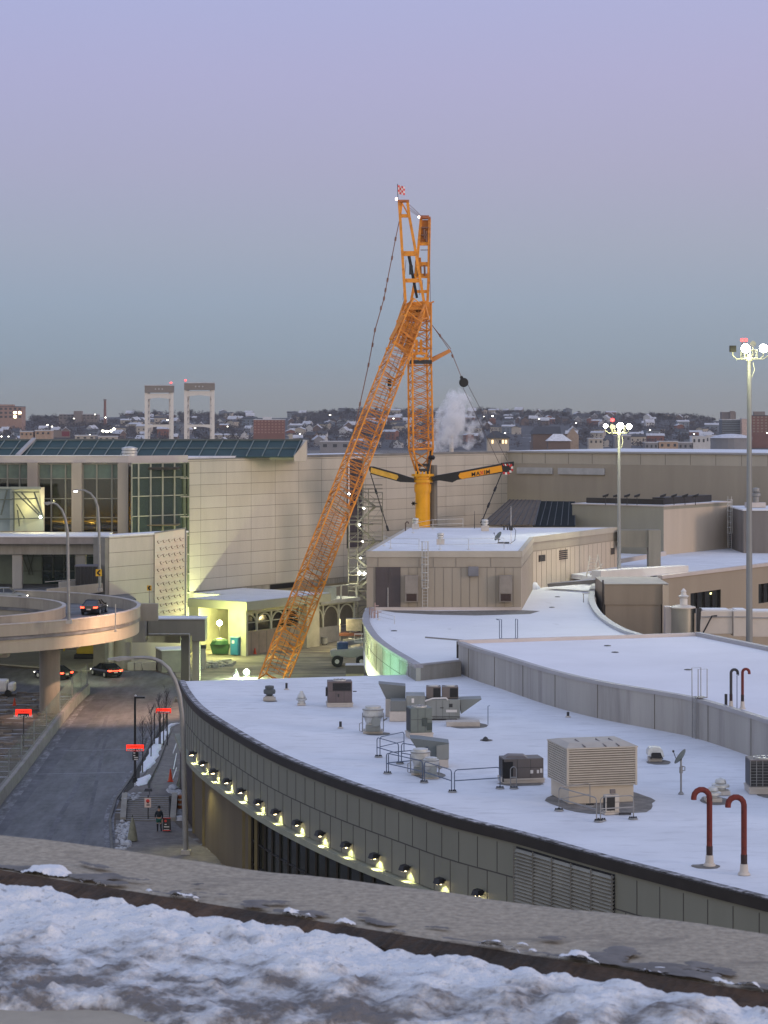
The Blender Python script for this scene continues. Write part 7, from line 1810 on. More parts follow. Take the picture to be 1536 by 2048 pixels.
# box units
def boxunit(label,px,py,w,d,h,rz,mt,curb=.28,top='fan',grill='left',name='air_conditioner',front=None,cat='air conditioner',z=R1):
    q=G(px,py,z); t=thing(name,label,cat,q); z0=q.z*0
    m=MB(); rbox(m,q,-w/2-.04,w/2+.04,-.04,d+.04,0,curb,rz); rbox(m,q,-w/2-.08,w/2+.08,-.08,d+.08,curb-.08,curb-.04,rz); m.build('curb',M['curb'],t)
    m=MB(); rbox(m,q,-w/2,w/2,0,d,curb+.002,h,rz); m.build('casing',mt,t,bevel=.03)
    m=MB()
    for k in (1,2): rbox(m,q,-w/2+w*k/3-.01,-w/2+w*k/3+.01,-.006,0,curb+.05,h-.04,rz)
    rbox(m,q,-w/2,w/2,-.006,0,h*.62,h*.62+.02,rz)
    m.build('panel_seams',M['dark'],t)
    if top=='fan':
        c=q+Matrix.Rotation(rz,3,'Z')@Vector((0,d*.5,0)); r=min(w,d)*.36
        m=MB(); m.lathe([(r*.8,0),(r*1.05,0),(r*1.05,.07),(r*.8,.07)],c+Vector((0,0,h)),20); m.build('fan_ring',M['galv'],t)
        m=MB(); m.lathe([(.01,.01),(r*.78,.01)],c+Vector((0,0,h)),20); m.build('fan_opening',M['black'],t)
        m=MB(); 
        for k in range(4): a=k*math.pi/4+.3; m.bar(c+Vector((math.cos(a)*r,math.sin(a)*r,h+.08)),c-Vector((math.cos(a)*r,math.sin(a)*r,-h-.08)),.03)
        m.build('fan_guard',M['galv_d'],t)
    if 'left' in grill:
        m=MB(); rbox(m,q,-w/2-.012,-w/2-.001,.06,d-.06,curb+.1,h-.08,rz); m.build('coil',M['black'],t)
    if 'topfront' in grill:
        m=MB(); rbox(m,q,-w*.3,w*.45,-.012,-.001,h-.62,h-.1,rz); m.build('intake_grille',M['black'],t)
        m=MB(); 
        for k in range(6): rbox(m,q,-w*.3,w*.45,-.03,-.013,h-.6+k*.09,h-.585+k*.09,rz)
        m.build('grille_bars',M['dark'],t)
    return t,q
brn=mat('brown_unit',(.13,.105,.105),.5,var=.12,scale=1.5)
t,q=boxunit('brown air conditioner with a dark top grille between the cone vent and the round fan',680,1414,1.65,1.2,1.72,RAD(4),brn,grill='topfront')
m=MB(); rbox(m,q,-.98,-.86,.2,1.0,.7,1.25); rbox(m,q,.86,1.12,.2,.25,1.0,1.06); m.box(q+Vector((-.1,-.03,.78)),(.1,.02,.2)); m.build('side_box',M['dark'],t)
# round galvanised fan
def roundfan(label,px,py,s,z=R1,motor=True):
    q=G(px,py,z); t=thing('exhaust_fan',label,'roof fan',q)
    m=MB(); rbox(m,q,-.62*s,.62*s,-.5*s,.6*s,0,.16*s); m.build('curb',M['curb'],t)
    m=MB(); m.lathe([(.50*s,.16*s),(.46*s,.6*s),(.62*s,1.05*s),(.64*s,1.1*s),(.64*s,1.5*s),(.66*s,1.52*s),(.5*s,1.56*s),(.5*s,1.68*s),(.44*s,1.7*s),(.05,1.71*s)],q,30); m.build('drum',M['galv'],t)
    m=MB()
    for zz in (1.0,1.44): m.lathe([(.655*s,zz*s),(.675*s,zz*s),(.675*s,(zz+.05)*s),(.655*s,(zz+.05)*s)],q,30)
    m.build('drum_band',M['galv_d'],t)
    if motor:
        m=MB(); m.lathe([(.01,0),(.3*s,0),(.3*s,.14*s),(.01,.14*s)],q+Vector((.18*s,-.62*s,.75*s)),18,axis=Matrix.Rotation(RAD(80),3,'X')); m.box(q+Vector((0,-.5*s,.35*s)),(.9*s,.3*s,.4*s)); m.build('motor',M['hvac'],t)
        m=MB()
        for dx,dy in((-.66,-.3),(.66,-.3),(-.66,.4),(.66,.4)): m.tube(q+Vector((dx*s,dy*s,.1)),q+Vector((dx*s,dy*s,1.2*s)),.03)
        m.path([q+Vector((-.66*s,-.3*s,.1)),q+Vector((-.85*s,-.3*s,.15)),q+Vector((-.85*s,-.3*s,.6)),q+Vector((-.7*s,-.3*s,.65))],.025,6); m.bar(q+Vector((.66*s,-.3*s,.8*s)),q+Vector((.9*s,-.4*s,.95*s)),.08); m.build('brackets',M['galv_d'],t)
    return t,q
roundfan('tall galvanised round exhaust fan left of the green condenser',746,1465,.98)
roundfan('galvanised exhaust fan behind the blue railing, larger of the pair',841,1548,.82)
t,q=roundfan('smaller galvanised exhaust fan behind the blue railing',862,1556,.66)
# large air handler
t=thing('air_handler','long grey green air handling unit with wedge shaped hoods and two condensers on top','air handling unit',G(865,1440,R1)); s=mpp(1440); Yb=G(865,1440,R1).y; 
def hp(px,py,Y): return P(px,py,Y)
hv=M['hvac']
m=MB(); a=hp(781,1400,Yb+1.5); b=hp(812,1452,Yb-.6); m.bb(a.x,b.x,Yb-.6,Yb+.9,9.45,hp(0,1402,Yb-.6).z); m.build('end_casing',mat('hvac_g2',(.17,.18,.175),.5,var=.1,streak=True,scale=1.5),t,bevel=.02)
m=MB(); m.bb(hp(779,0,Yb).x,hp(813,0,Yb).x,Yb-.65,Yb+1,R1,9.43); m.build('end_curb',M['curb'],t)
m=MB(); m.bb(hp(812.3,0,Yb).x,hp(850,0,Yb).x,Yb-.2,Yb+1.8,9.3,hp(0,1391,Yb).z); m.build('middle_casing',hv,t,bevel=.02)
m=MB(); m.bb(hp(850.3,0,Yb).x,hp(920,0,Yb).x,Yb-.1,Yb+1.8,hp(0,1437,Yb).z,hp(0,1399,Yb).z); c=m.build('main_casing',hv,t,bevel=.02)
m=MB(); 
for x in (872,885,898): m.bb(hp(x,0,Yb).x,hp(x+.5,0,Yb).x,Yb-.11,Yb-.1,hp(0,1436,Yb).z,hp(0,1401,Yb).z)
m.bb(hp(850,0,Yb).x,hp(920,0,Yb).x,Yb-.12,Yb-.11,hp(0,1434,Yb).z,hp(0,1432.5,Yb).z); m.bb(hp(898,0,Yb).x,hp(905,0,Yb).x,Yb-.13,Yb-.12,hp(0,1414,Yb).z,hp(0,1407,Yb).z); m.bb(hp(880,0,Yb).x,hp(887,0,Yb).x,Yb-.13,Yb-.12,hp(0,1416,Yb).z,hp(0,1414.5,Yb).z); m.build('seams',M['dark'],t)
m=MB(); m.bb(hp(892,0,Yb).x,hp(914,0,Yb).x,Yb-.13,Yb-.12,hp(0,1424,Yb).z,hp(0,1419,Yb).z); m.bb(hp(823,0,Yb).x,hp(828,0,Yb).x,Yb-.22,Yb-.21,hp(0,1405,Yb).z,hp(0,1396,Yb).z); m.build('label_plate',M['white'],t)
m=MB(); prism_xz(m,[(920.5,1399),(963,1397.5),(963,1399),(922,1428)],Yb+.1,Yb+1.6); m.build('right_hood',mat('hood_g',(.19,.21,.205),.5,var=.1),t)
m=MB(); prism_xz(m,[(757,1367),(778,1369),(811,1372),(811,1398),(772,1398)],Yb+1.6,Yb+3.0); m.build('rear_hood',mat('hood_h',(.15,.165,.17),.5,var=.1),t)
m=MB(); m.bb(hp(771,0,Yb+2).x,hp(800,0,Yb+2).x,Yb+1.5,Yb+3,R1,hp(0,1398,Yb+1.6).z); m.build('rear_curb',M['curb'],t)
for x0,x1 in ((853,882),(884.5,917)):
    zb=hp(0,1398,Yb).z; zt=hp(0,1373,Yb+.5).z; m=MB(); m.bb(hp(x0,0,Yb).x,hp(x1,0,Yb).x,Yb+.3,Yb+1.3,zb,zt); cc=m.build('condenser',M['hvac_b'],t,bevel=.02)
    m=MB(); m.bb(hp(x0+(x1-x0)*.48,0,Yb).x,hp(x1-1,0,Yb).x,Yb+.28,Yb+.3,zb+.08,zt-.08); m.build('coil',M['black'],cc)
    m=MB(); m.lathe([(.3,0),(.34,0),(.34,.05),(.3,.05)],((hp(x0,0,Yb).x+hp(x1,0,Yb).x)/2,Yb+.8,zt),16); m.build('fan_ring',M['galv'],cc)
m=MB(); m.path([hp(850,1402,Yb-.15),hp(865,1397,Yb-.15),hp(892,1396,Yb-.15),hp(896,1400,Yb-.15)],.05,6); m.build('pipe',M['white'],t)
m=MB(); m.bb(hp(905,0,Yb).x,hp(914,0,Yb).x,Yb+.1,Yb+.6,R1,hp(0,1437.2,Yb).z); m.bb(hp(856,0,Yb).x,hp(864,0,Yb).x,Yb+.1,Yb+.6,R1,hp(0,1437.2,Yb).z); m.build('leg',M['hvac_b'],t)
m=MB(); q=G(930,1453,R1); m.bb(hp(893,0,q.y).x,hp(960,0,q.y).x,q.y,q.y+1.1,R1,R1+.28); m.build('base_curb',M['curb'],t)
grn=mat('green_unit',(.14,.165,.15),.5,var=.1,scale=1.5)
t,q=boxunit('green condenser with a ring fan on top in front of the long air handler',843,1477,1.35,1.25,1.85,RAD(12),grn,curb=.35)
m=MB(); rbox(m,q,.05,.35,-.05,-.01,.75,1.25,RAD(12)); rbox(m,q,.35,.66,-.04,-.01,.5,.95,RAD(12)); m.build('service_panel',mat('svc',(.05,.065,.06),.5),t)
# second hooded unit
q=G(880,1535,R1); t=thing('hooded_unit','grey hooded fan unit on a pale curb just behind the two exhaust fans','air handling unit',q); Y=q.y
m=MB(); prism_xz(m,[(873,1492),(898,1488),(898,1518),(873,1520)],Y,Y+1.5); m.build('casing',hv,t)
m=MB(); prism_xz(m,[(820,1477),(838,1478),(898,1486),(898,1488),(873,1491.5),(872.5,1519),(846,1517)],Y+.15,Y+1.6); m.build('hood',mat('hood_i',(.13,.155,.165),.5,var=.1),t)
m=MB(); m.bb(hp(872,0,Y).x,hp(897,0,Y).x,Y,Y+1.5,R1,hp(0,1519.5,Y).z); m.build('curb',M['curb'],t)
# railings
def guard(label,loops,pads,grp='blue grey guard rails on the curved roof',z=R1,hh=1.12,mt='bluerail',r=.028):
    b=G(*pads[0],z); t=thing('guard_rail',label,'railing',b); m=MB()
    for (xa,ya),(xb,yb) in loops:
        a=G(xa,ya,z); c=G(xb,yb,z); d=(c-a).normalized(); 
        m.path([a,a+Vector((0,0,hh-.14)),a+d*.05+Vector((0,0,hh-.05)),a+d*.15+Vector((0,0,hh)),c-d*.15+Vector((0,0,hh)),c-d*.05+Vector((0,0,hh-.05)),c+Vector((0,0,hh-.14)),c],r,6)
        m.tube(a+Vector((0,0,hh*.5)),c+Vector((0,0,hh*.5)),r,n=6)
    m.build('rail',M[mt],t)
    for p in pads:
        q=G(*p,z); m=MB(); m.lathe([(.02,0),(.24,.0),(.22,.05),(.02,.05)],q,14); 
        for k in range(4): m.lathe([(.04,.05),(.04,.12)],q+Vector((-.15+.1*k,.02,0)),6,1)
        m.build('foot',[M['galv_d'],M['black']],t)
guard('guard rail bay at the left end of the row by the exhaust fans',[((754,1514),(797,1527)),((760,1513),(808,1502))],[(757,1514),(800,1527)])
guard('guard rail bay running behind the two exhaust fans',[((803,1526),(858,1535)),],[(858,1535)])
guard('guard rail bay in front of the two exhaust fans',[((773,1547),(845,1564)),((777,1546),(840,1540))],[(775,1547),(848,1565)])
guard('long guard rail bay ending at the double post left of the brown unit',[((849,1565),(903,1583))],[(905,1584)])
guard('guard rail bay joining the double post to the brown unit',[((909,1583),(1000,1577))],[(1000,1577)],)
guard('guard rail bay left of the big louvred box corner',[((1118,1620),(1180,1611)),((1118,1620),(1193,1642))],[(1118,1621),(1180,1612),(1197,1643)],mt='galv_d')
guard('guard rail bay around the small air conditioner in front of the louvred box',[((1201,1641),(1267,1637))],[(1203,1641),(1266,1638)],mt='galv_d')
q=G(1033,1576,R1); guard('single hoop rail in front of the brown flat unit',[((1021,1576),(1033,1576))],[(1028,1577)],mt='galv_d')
def post(label,px,y0,y1,z=R1):
    q=G(px,y1,z); h=(y1-y0)*mpp(y1,z); t=thing('vent_pipe',label,'pipe',q); m=MB(); m.path([q,q+Vector((0,0,h)),q+Vector((.12,0,h+.02))],.025,6); m.build('pipe',M['bluerail'],t)
post('thin upright pipe with a small bent top right of the long air handler',976,1412,1449)
q=G(971,1481,R1); t=thing('roof_drain','small domed roof drain alone on the snow','drain',q); m=MB(); m.lathe([(.2,0),(.2,.05),(.1,.2),(.02,.24)],q,12); m.build('dome',M['dark'],t)
# brown flat unit
t,q=boxunit('brown flat rooftop unit left of the louvred box',1048,1566,2.15,1.3,1.3,RAD(10),mat('brown_flat',(.13,.115,.11),.55,var=.08,scale=1),curb=.25,top='none')
m=MB(); rbox(m,q,-1.15,-.62,-.06,-.01,.3,1.15,RAD(10)); rbox(m,q,-1.2,-1.13,-.1,-.05,.1,1.3,RAD(10)); m.build('coil',M['black'],t)
m=MB(); rbox(m,q,.35,.5,-.02,-.01,.5,.68,RAD(10)); rbox(m,q,.7,.82,-.02,-.01,.5,.68,RAD(10)); rbox(m,q,.88,1.0,-.02,-.01,.52,.75,RAD(10)); m.build('label_plate',M['white'],t)
m=MB(); m.hexa([q+Vector(v) for v in((-1.0,.2,1.3),(.2,.1,1.3),(.2,1.1,1.3),(-1.0,1.2,1.3))],[q+Vector(v) for v in((-.8,.3,1.42),(0,.25,1.42),(0,1.0,1.42),(-.8,1.1,1.42))]); m.build('top_hump',M['hvac_b'],t)
# big louvred box
q=G(1204,1606,R1); rz=RAD(13); t=thing('louvred_plant_box','big cream louvred plant box on the curved snowy roof','plant enclosure',q); w,d=3.62,3.2
tan=M['hvac_t']; m=MB(); rbox(m,q,-w/2+.1,w/2-.1,.1,d-.1,0,.85,rz); m.build('base',mat('tan_base',(.50,.44,.36),.7,var=.06,scale=1),t)
m=MB(); rbox(m,q,-w/2+.08,w/2-.08,.08,d-.08,.85,2.75,rz); m.build('core',mat('louvre_core',(.05,.045,.04),.8),t)
m=MB(); z=.88
while z<2.7:
    Rm=Matrix.Rotation(rz,3,'Z')
    for (x0,y0,x1,y1) in ((-w/2,0,w/2,0),(-w/2,0,-w/2,d),(w/2,0,w/2,d),(-w/2,d,w/2,d)):
        o=Vector((0,-.07,0)) if y0==y1==0 else Vector((0,.07,0)) if y0==y1 else Vector((-.07 if x0<0 else .07,0,0))
        a=q+Rm@Vector((x0,y0,0)); b=q+Rm@Vector((x1,y1,0)); o=Rm@o; up=Vector((0,0,z))
        m.hexa([a+up+o,b+up+o,b+up-o*.3+Vector((0,0,.035)),a+up-o*.3+Vector((0,0,.035))],[a+up+o+Vector((0,0,.045)),b+up+o+Vector((0,0,.045)),b+up-o*.3+Vector((0,0,.08)),a+up-o*.3+Vector((0,0,.08))])
    z+=.118
m.build('louvre_slats',tan,t)
m=MB()
for x,y in((-w/2,0),(w/2,0),(-w/2,d),(w/2,d)): rbox(m,q,x-.05,x+.05,y-.05,y+.05,.85,2.76,rz)
rbox(m,q,-w/2-.08,w/2+.08,-.08,d+.08,2.76,2.82,rz); m.build('frame',tan,t)
m=MB(); Rm=Matrix.Rotation(rz,3,'Z')
bq_=[(-w/2-.05,-.05),(w/2+.05,-.05),(w/2+.05,d+.05),(-w/2-.05,d+.05)]; tq=[(-w/2+.3,.7),(w/2-.3,.7),(w/2-.3,d-.7),(-w/2+.3,d-.7)]
m.hexa([q+Rm@Vector((x,y,2.825)) for x,y in bq_],[q+Rm@Vector((x,y,2.98)) for x,y in tq]); m.build('roof',mat('tan_roof',(.42,.38,.33),.6,var=.1,scale=1),t)
m=MB()
for x in (-.9,.2,.9): m.bar(q+Rm@Vector((x,-.02,2.86)),q+Rm@Vector((x,d*.5,3.01)),.06,.06)
m.build('roof_ribs',M['hvac_b'],t)
# small AC in front
t,q=boxunit('small cream and black air conditioner in front of the louvred box',1225,1629,.72,.35,.95,RAD(16),M['hvac_t'],curb=.1,top='none')
m=MB(); rbox(m,q,-.3,.12,-.02,-.005,.2,.85,RAD(16)); m.build('fan_grille',M['black'],t); m=MB(); rbox(m,q,-.05,.2,.1,.25,1.0,1.2,RAD(16)); m.build('valve_box',M['hvac_b'],t); m=MB(); m.bar(q+Vector((.3,-.1,.06)),q+Vector((.9,-.1,.06)),.1); m.build('drain_pipe',M['dark'],t)
# hooded galvanised vent
q=G(1311,1523,R1); t=thing('hooded_vent','rounded galvanised vent hood between the louvred box and the dish','roof vent',q)
m=MB(); rbox(m,q,-.38,.38,0,.7,0,.2); m.build('curb',M['curb'],t)
m=MB(); 
prof=[(-.45,.35),(-.42,.6),(-.3,.75),(0,.8),(.3,.75),(.42,.6),(.5,.25)]
pts0=[q+Vector((x,-.1 if z<.5 else .05,z)) for x,z in prof]; pts1=[q+Vector((x,.8,z)) for x,z in prof]; n=len(prof)
m.add(pts0+pts1,[tuple(range(n)),tuple(range(n,2*n))[::-1]]+[(i,(i+1)%n,n+(i+1)%n,n+i) for i in range(n)]); m.build('hood',M['galv'],t,smooth=True)
m=MB(); rbox(m,q,-.25,.3,-.14,-.1,.2,.48); m.path([q+Vector((-.28,-.15,.15)),q+Vector((-.2,-.15,.5)),q+Vector((.25,-.15,.5)),q+Vector((.4,-.15,.15))],.03,5); m.build('throat',M['dark'],t)
# dish
def dish(label,base,h,r,az,z0=0,mount=True):
    t=thing('satellite_dish',label,'satellite dish',base); b=Vector(base); m=MB(); m.tube(b,b+Vector((0,0,h)),.05); m.lathe([(.16,0),(.08,.12)],b,10); m.tube(b+Vector((0,0,h*.62)),b+Vector((0,0,h*.8)),.09); m.path([b+Vector((.05,0,h*.68)),b+Vector((.2,0,h*.7)),b+Vector((.2,0,h*.8)),b+Vector((.05,0,h*.82))],.03,5); m.build('mast',M['galv_d'],t)
    ax=Matrix.Rotation(az,3,'Z')@Matrix.Rotation(RAD(58),3,'Y'); m=MB(); pr=[(.01,-.16*r),(.5*r,-.1*r),(.85*r,.03*r),(r,.12*r),(r,.15*r),(.84*r,.06*r),(.5*r,-.06*r),(.01,-.13*r)]
    m.lathe(pr,b+Vector((0,0,h+r*.35)),24,axis=ax); m.build('dish',mat('dish_grey'+str(r),(.13,.16,.165),.5,var=.06),t,smooth=True)
    m=MB(); e=b+Vector((0,0,h+r*.35)); f=e+ax@Vector((0,0,r*1.1)); m.tube(e+ax@Vector((r*.8,0,0)),f,.02,n=5); m.tube(e-Vector((0,0,r*.35)),e,.05); m.box(f,(.1,.1,.1)); m.build('feed_arm',M['dark'],t); return t
dish('grey satellite dish on a tall post right of the louvred box',G(1362,1588,R1),1.75,.46,RAD(150))
# mushroom vents
def mush(label,px,py,s):
    q=G(px,py,R1); t=thing('mushroom_vent',label,'roof vent',q); m=MB(); rbox(m,q,-.5*s,.5*s,-.45*s,.45*s,0,.22*s); m.build('curb',M['curb'],t); m=MB(); m.lathe([(.3*s,.22*s),(.32*s,.38*s),(.52*s,.42*s),(.5*s,.55*s),(.3*s,.62*s),(.34*s,.68*s),(.26*s,.85*s),(.1*s,.9*s),(.02,.95*s)],q,20); m.build('cap',M['galv'],t,smooth=True)
mush('shiny mushroom vent, the farther of the pair behind the red gooseneck pipes',1441,1588,.9); mush('shiny mushroom vent, the nearer of the pair, partly behind a red gooseneck pipe',1426,1602,.82)
# gooseneck pipes
def goose(label,px,py,ytop,z=R1,r=.13,mt='rust',bend=.34,dir=-1):
    q=G(px,py,z); h=(py-ytop)*mpp(py,z)-bend; t=thing('gooseneck_pipe',label,'pipe',q); m=MB(); top=q+Vector((0,0,h)); pts=[q+Vector((0,0,.25)),top]
    for k in range(1,8): a=RAD(k*180/7); pts.append(top+Vector((dir*bend*(1-math.cos(a)),0,bend*math.sin(a))))
    pts.append(pts[-1]+Vector((0,0,-.1))); m.path(pts,r,12); m.build('pipe',M[mt],t,smooth=True)
    m=MB(); m.lathe([(r*2.2,0),(r*1.9,.08),(r*1.5,.12),(r*1.3,.45),(r*1.05,.46)],q,14); m.build('flashing',M['curb'],t)
    m=MB(); m.lathe([(r*1.12,.45),(r*1.12,.85)],q,12); m.build('lower_sleeve',mat('sleeve',(.03,.015,.015),.6),t)
rp=mat('rust_pipe',(.165,.038,.032),.8,spec=.2,var=.3,scale=2.5,streak=True,col2=(.06,.025,.025),thr=.6,soft=.1,scale2=3); M['rust']=rp
goose('red gooseneck pipe on the curved roof, left of the two nearest',1419,1731,1579,r=.125); goose('red gooseneck pipe on the curved roof, right of the two nearest',1488,1749,1594,r=.125)
goose('slim dark red gooseneck pipe on the raised roof, left of its pair',1462,1417,1339,z=R2,r=.085,bend=.2,dir=1,mt='dark'); goose('slim red gooseneck pipe on the raised roof, right of its pair',1485,1418,1338,z=R2,r=.085,bend=.2,dir=1)
stub(1452,1388,1414,'short dark red pipe left of the pair on the raised roof',z=R2,r=.09); post('thin pipe between the gooseneck pair on the raised roof',1474,1351,1417,z=R2)
# condenser at right edge
t,q=boxunit('black coiled condenser at the right edge of the curved roof',1533,1588,1.7,1.5,1.75,RAD(0),M['hvac_b'],curb=.35)
m=MB(); rbox(m,q,-.8,.85,-.02,-.01,.4,1.68); m.build('coil',mat('coilm',(.025,.025,.027),.4,var=.6,scale=8),t); m=MB()
for k in range(6): rbox(m,q,-.85+k*.32,-.82+k*.32,-.05,-.02,.36,1.72)
for k in range(9): rbox(m,q,-.85,.85,-.045,-.03,.4+k*.15,.415+k*.15)
m.build('guard',M['galv_d'],t)
# ladder on the raised wall
i=min(range(len(c2)),key=lambda i:abs(CX+F*c2[i].x/c2[i].y-1392)); lp=c2[i]; tt=(c2[i+1]-c2[i]).normalized(); out=Vector((tt.y,-tt.x))
t=thing('roof_ladder','steel ladder with tall hand rails over the raised concrete wall','ladder',(lp.x,lp.y,R1)); b=Vector((lp.x,lp.y,R1)); s=Vector((tt.x,tt.y,0)); o3=Vector((out.x,out.y,0)); m=MB()
for k in (-.25,.25):
    p=b+s*k+o3*.2; m.path([p,p+Vector((0,0,2.35)),p+s*(.06 if k<0 else .3)*(1)+Vector((0,0,2.6)) if k>0 else p-s*.03+Vector((0,0,2.6)),p+(s*.3 if k>0 else -s*.05)+Vector((0,0,4.25)),p+(s*.3 if k>0 else -s*.05)-o3*.6+Vector((0,0,4.25)),p+(s*.3 if k>0 else -s*.05)-o3*.6+Vector((0,0,2.5))],.03,6)
m.build('rail',M['galv_d'],t); m=MB()
for k in range(9): m.tube(b+s*.25+o3*.2+Vector((0,0,.2+k*.28)),b-s*.25+o3*.2+Vector((0,0,.2+k*.28)),.02,n=5)
m.bar(b+s*.4-o3*.2+Vector((0,0,2.5)),b-s*.3-o3*.2+Vector((0,0,2.5)),.6,.05); m.build('rungs',M['galv_d'],t)
# U rails on bow roof
t=thing('hatch_rails','pair of hooped hand rails where the bow roof meets the raised roof','railing',G(1015,1282,11.1)); m=MB()
q=G(1015,1281,11.15)
for dx in (-.62,.62):
    b=q+Vector((dx,0,0)); m.path([b+Vector((0,0,.1)),b+Vector((0,0,1.55)),b+Vector((-.25 if dx<0 else .0,.05,1.65)),b+Vector((.18,.3,1.6)),b+Vector((.18,.3,.2)),b+Vector((.05,.2,.1))],.03,6)
m.tube(q+Vector((-.62,0,.15)),q+Vector((.8,0,.15)),.03); m.tube(q+Vector((-.62,0,-.2)),q+Vector((.8,0,-.2)),.03); m.build('rail',M['bluerail'],t)
# penthouse roof items
ZR=ZP-.04
def pvent(label,px,py,s=1.0,Y=None):
    q=G(px,py,ZR); t=thing('roof_vent',label,'roof vent',q); m=MB(); rbox(m,q,-.42*s,.42*s,-.3,.3,0,.6*s); m.build('curb',M['curb'],t); m=MB(); m.lathe([(.28*s,.6*s),(.28*s,.75*s),(.38*s,.8*s),(.38*s,.95*s),(.28*s,1.0*s),(.38*s,1.05*s),(.38*s,1.2*s),(.3*s,1.28*s),(.05,1.3*s)],q,16); m.build('cowl',M['galv'],t,smooth=True)
pvent('galvanised ribbed vent in the middle of the penthouse roof',881,1089,.95); pvent('galvanised ribbed vent at the back of the penthouse roof near the crane mast',831,1058,1.0); pvent('galvanised ribbed vent at the back right of the penthouse roof',970,1062,1.05)
t=dish('small dark satellite dish on the penthouse roof',G(997,1087,ZR),.55,.55,RAD(150))
m=MB(); q=G(1005,1087,ZR); m.box(q+Vector((.1,0,.08)),(1.2,.5,.14)); m.build('ballast',M['dark'],t)
q=G(811,1062,ZR); t=thing('gooseneck_pipe','small rusty gooseneck pipe at the back left of the penthouse roof','pipe',q); m=MB(); m.path([q,q+Vector((0,0,.9)),q+Vector((.12,0,1.05)),q+Vector((.3,0,1.05)),q+Vector((.35,0,.85))],.07,8); m.build('pipe',mat('rusty',(.08,.05,.04),.7),t)
for px,y0,y1,lb_ in ((1022,1012,1088,'tall antenna mast with a cable box on the penthouse roof'),(949,1022,1057,'thin antenna at the back of the penthouse roof')):
    q=G(px,y1,ZR); t=thing('antenna',lb_,'antenna',q); h=(y1-y0)*mpp(y1,ZR); m=MB(); m.tube(q,q+Vector((0,0,h)),.05,.02,6); m.build('mast',M['white' if px==1022 else 'dark'],t)
    if px==1022: m=MB(); m.box(q+Vector((.05,0,h*.42)),(.28,.2,.5)); m.path([q+Vector((.1,0,h*.5)),q+Vector((.5,0,h*.35)),q+Vector((.4,0,h*.1)),q+Vector((-.1,0,.02))],.03,5); m.build('cable_box',M['dark'],t)
for i,px in enumerate((1008,1015,1019)):
    q=G(px,1060,ZR); t=thing('roof_peg','short dark peg, one of three in a row by the antenna','peg',q,'short pegs on the penthouse roof'); m=MB(); m.tube(q,q+Vector((0,0,.5+.25*(i==2))),.09); m.build('peg',M['dark'],t)
def thinrail(label,pts,z,grp=None,h=1.05):
    t=thing('roof_railing',label,'railing',G(*pts[0],z)); m=MB(); q=[G(x,y,z) for x,y in pts]
    for a,b in zip(q,q[1:]):
        for hh in (h*.5,h): m.tube(a+Vector((0,0,hh)),b+Vector((0,0,hh)),.022,n=5)
        m.tube(a,a+Vector((0,0,h)),.03,n=5); m.lathe([(.18,0),(.16,.06)],a,8)
    m.tube(q[-1],q[-1]+Vector((0,0,h)),.03,n=5); m.build('rail',M['galv'],t)
thinrail('thin galvanised railing along the front left of the penthouse roof',[(768,1092),(781,1097),(838,1099)],ZR); thinrail('thin galvanised railing along the front right of the penthouse roof',[(880,1099),(937,1099),(1008,1097)],ZR); thinrail('thin galvanised railing along the back edge of the penthouse roof',[(826,1066),(866,1058),(926,1056)],ZR,h=1.1)
# ladder at penthouse wall
t=cage_ladder('caged_ladder','tall galvanised caged ladder on the front wall of the penthouse',Vector((fx(850),213.55,R3)),15.4,(0,-1)); 
# leaning ladder and scaffold at right side of penthouse
t=thing('leaning_ladder','timber step ladders leaning at the far right end of the penthouse','ladder',P(1190,1155,246)); m=MB()
for (x0,y0,x1,y1) in ((1173,1153,1180,1112),(1188,1153,1196,1110),(1180,1150,1205,1128),(1196,1112,1203,1140)): m.bar(P(x0,y0,246),P(x1,y1,247.5),.13,.08)
for k in range(5): m.bar(P(1175+k*1.4,1146-k*7,246.2),P(1190+k*1.4,1146-k*7,246.2),.08)
m.build('ladder_frame',M['curb'],t)
t=thing('snow_pile','rounded pile of shovelled snow beside the penthouse corner','snow pile',G(1063,1178,R3)); q=G(1063,1178,R3); bm=bmesh.new(); g=bmesh.ops.create_icosphere(bm,subdivisions=3,radius=1)
for v in g['verts']:
    d=v.co.copy(); k=1+.22*noise.noise(d*2.5); v.co=Vector((d.x*.95*k,d.y*1.0*k,max(-.1,d.z*.85*k)))
me=bpy.data.meshes.new('pile'); bm.to_mesh(me); bm.free(); me.materials.append(M['snow']); me.polygons.foreach_set('use_smooth',[True]*len(me.polygons)); o=bpy.data.objects.new('pile',me); C.objects.link(o); o.parent=t
# things at the left end of the bow roof
t=thing('pipe_cluster','cluster of small pinkish pipes and valves beside the penthouse doors','pipework',G(750,1232,R3)); q=G(750,1236,R3); m=MB()
for dx,dy,h in ((-.3,0,.9),(0,.3,1.4),(.25,0,.7),(-.1,-.4,.6),(-.5,.6,1.0)): m.tube(q+Vector((dx,dy,0)),q+Vector((dx,dy,h)),.06); m.tube(q+Vector((dx,dy,h*.8)),q+Vector((dx+.35,dy,h*.8)),.045)
m.build('pipe',mat('pinkpipe',(.38,.27,.24),.6),t)
thinrail('low thin railing in the snow in front of the penthouse doors',[(757,1240),(789,1248)],R3,h=.7)
for k,(px,py) in enumerate(((788,1262),(1115,1194),(1104,1215))):
    q=G(px,py,R3); t=thing('roof_drain','small dark roof drain in the snow of the bow shaped roof','drain',q,'small drains on the bow shaped roof'); m=MB(); m.lathe([(.3,0),(.25,.05),(.02,.08)],q,10); m.build('grate',M['dark'],t)
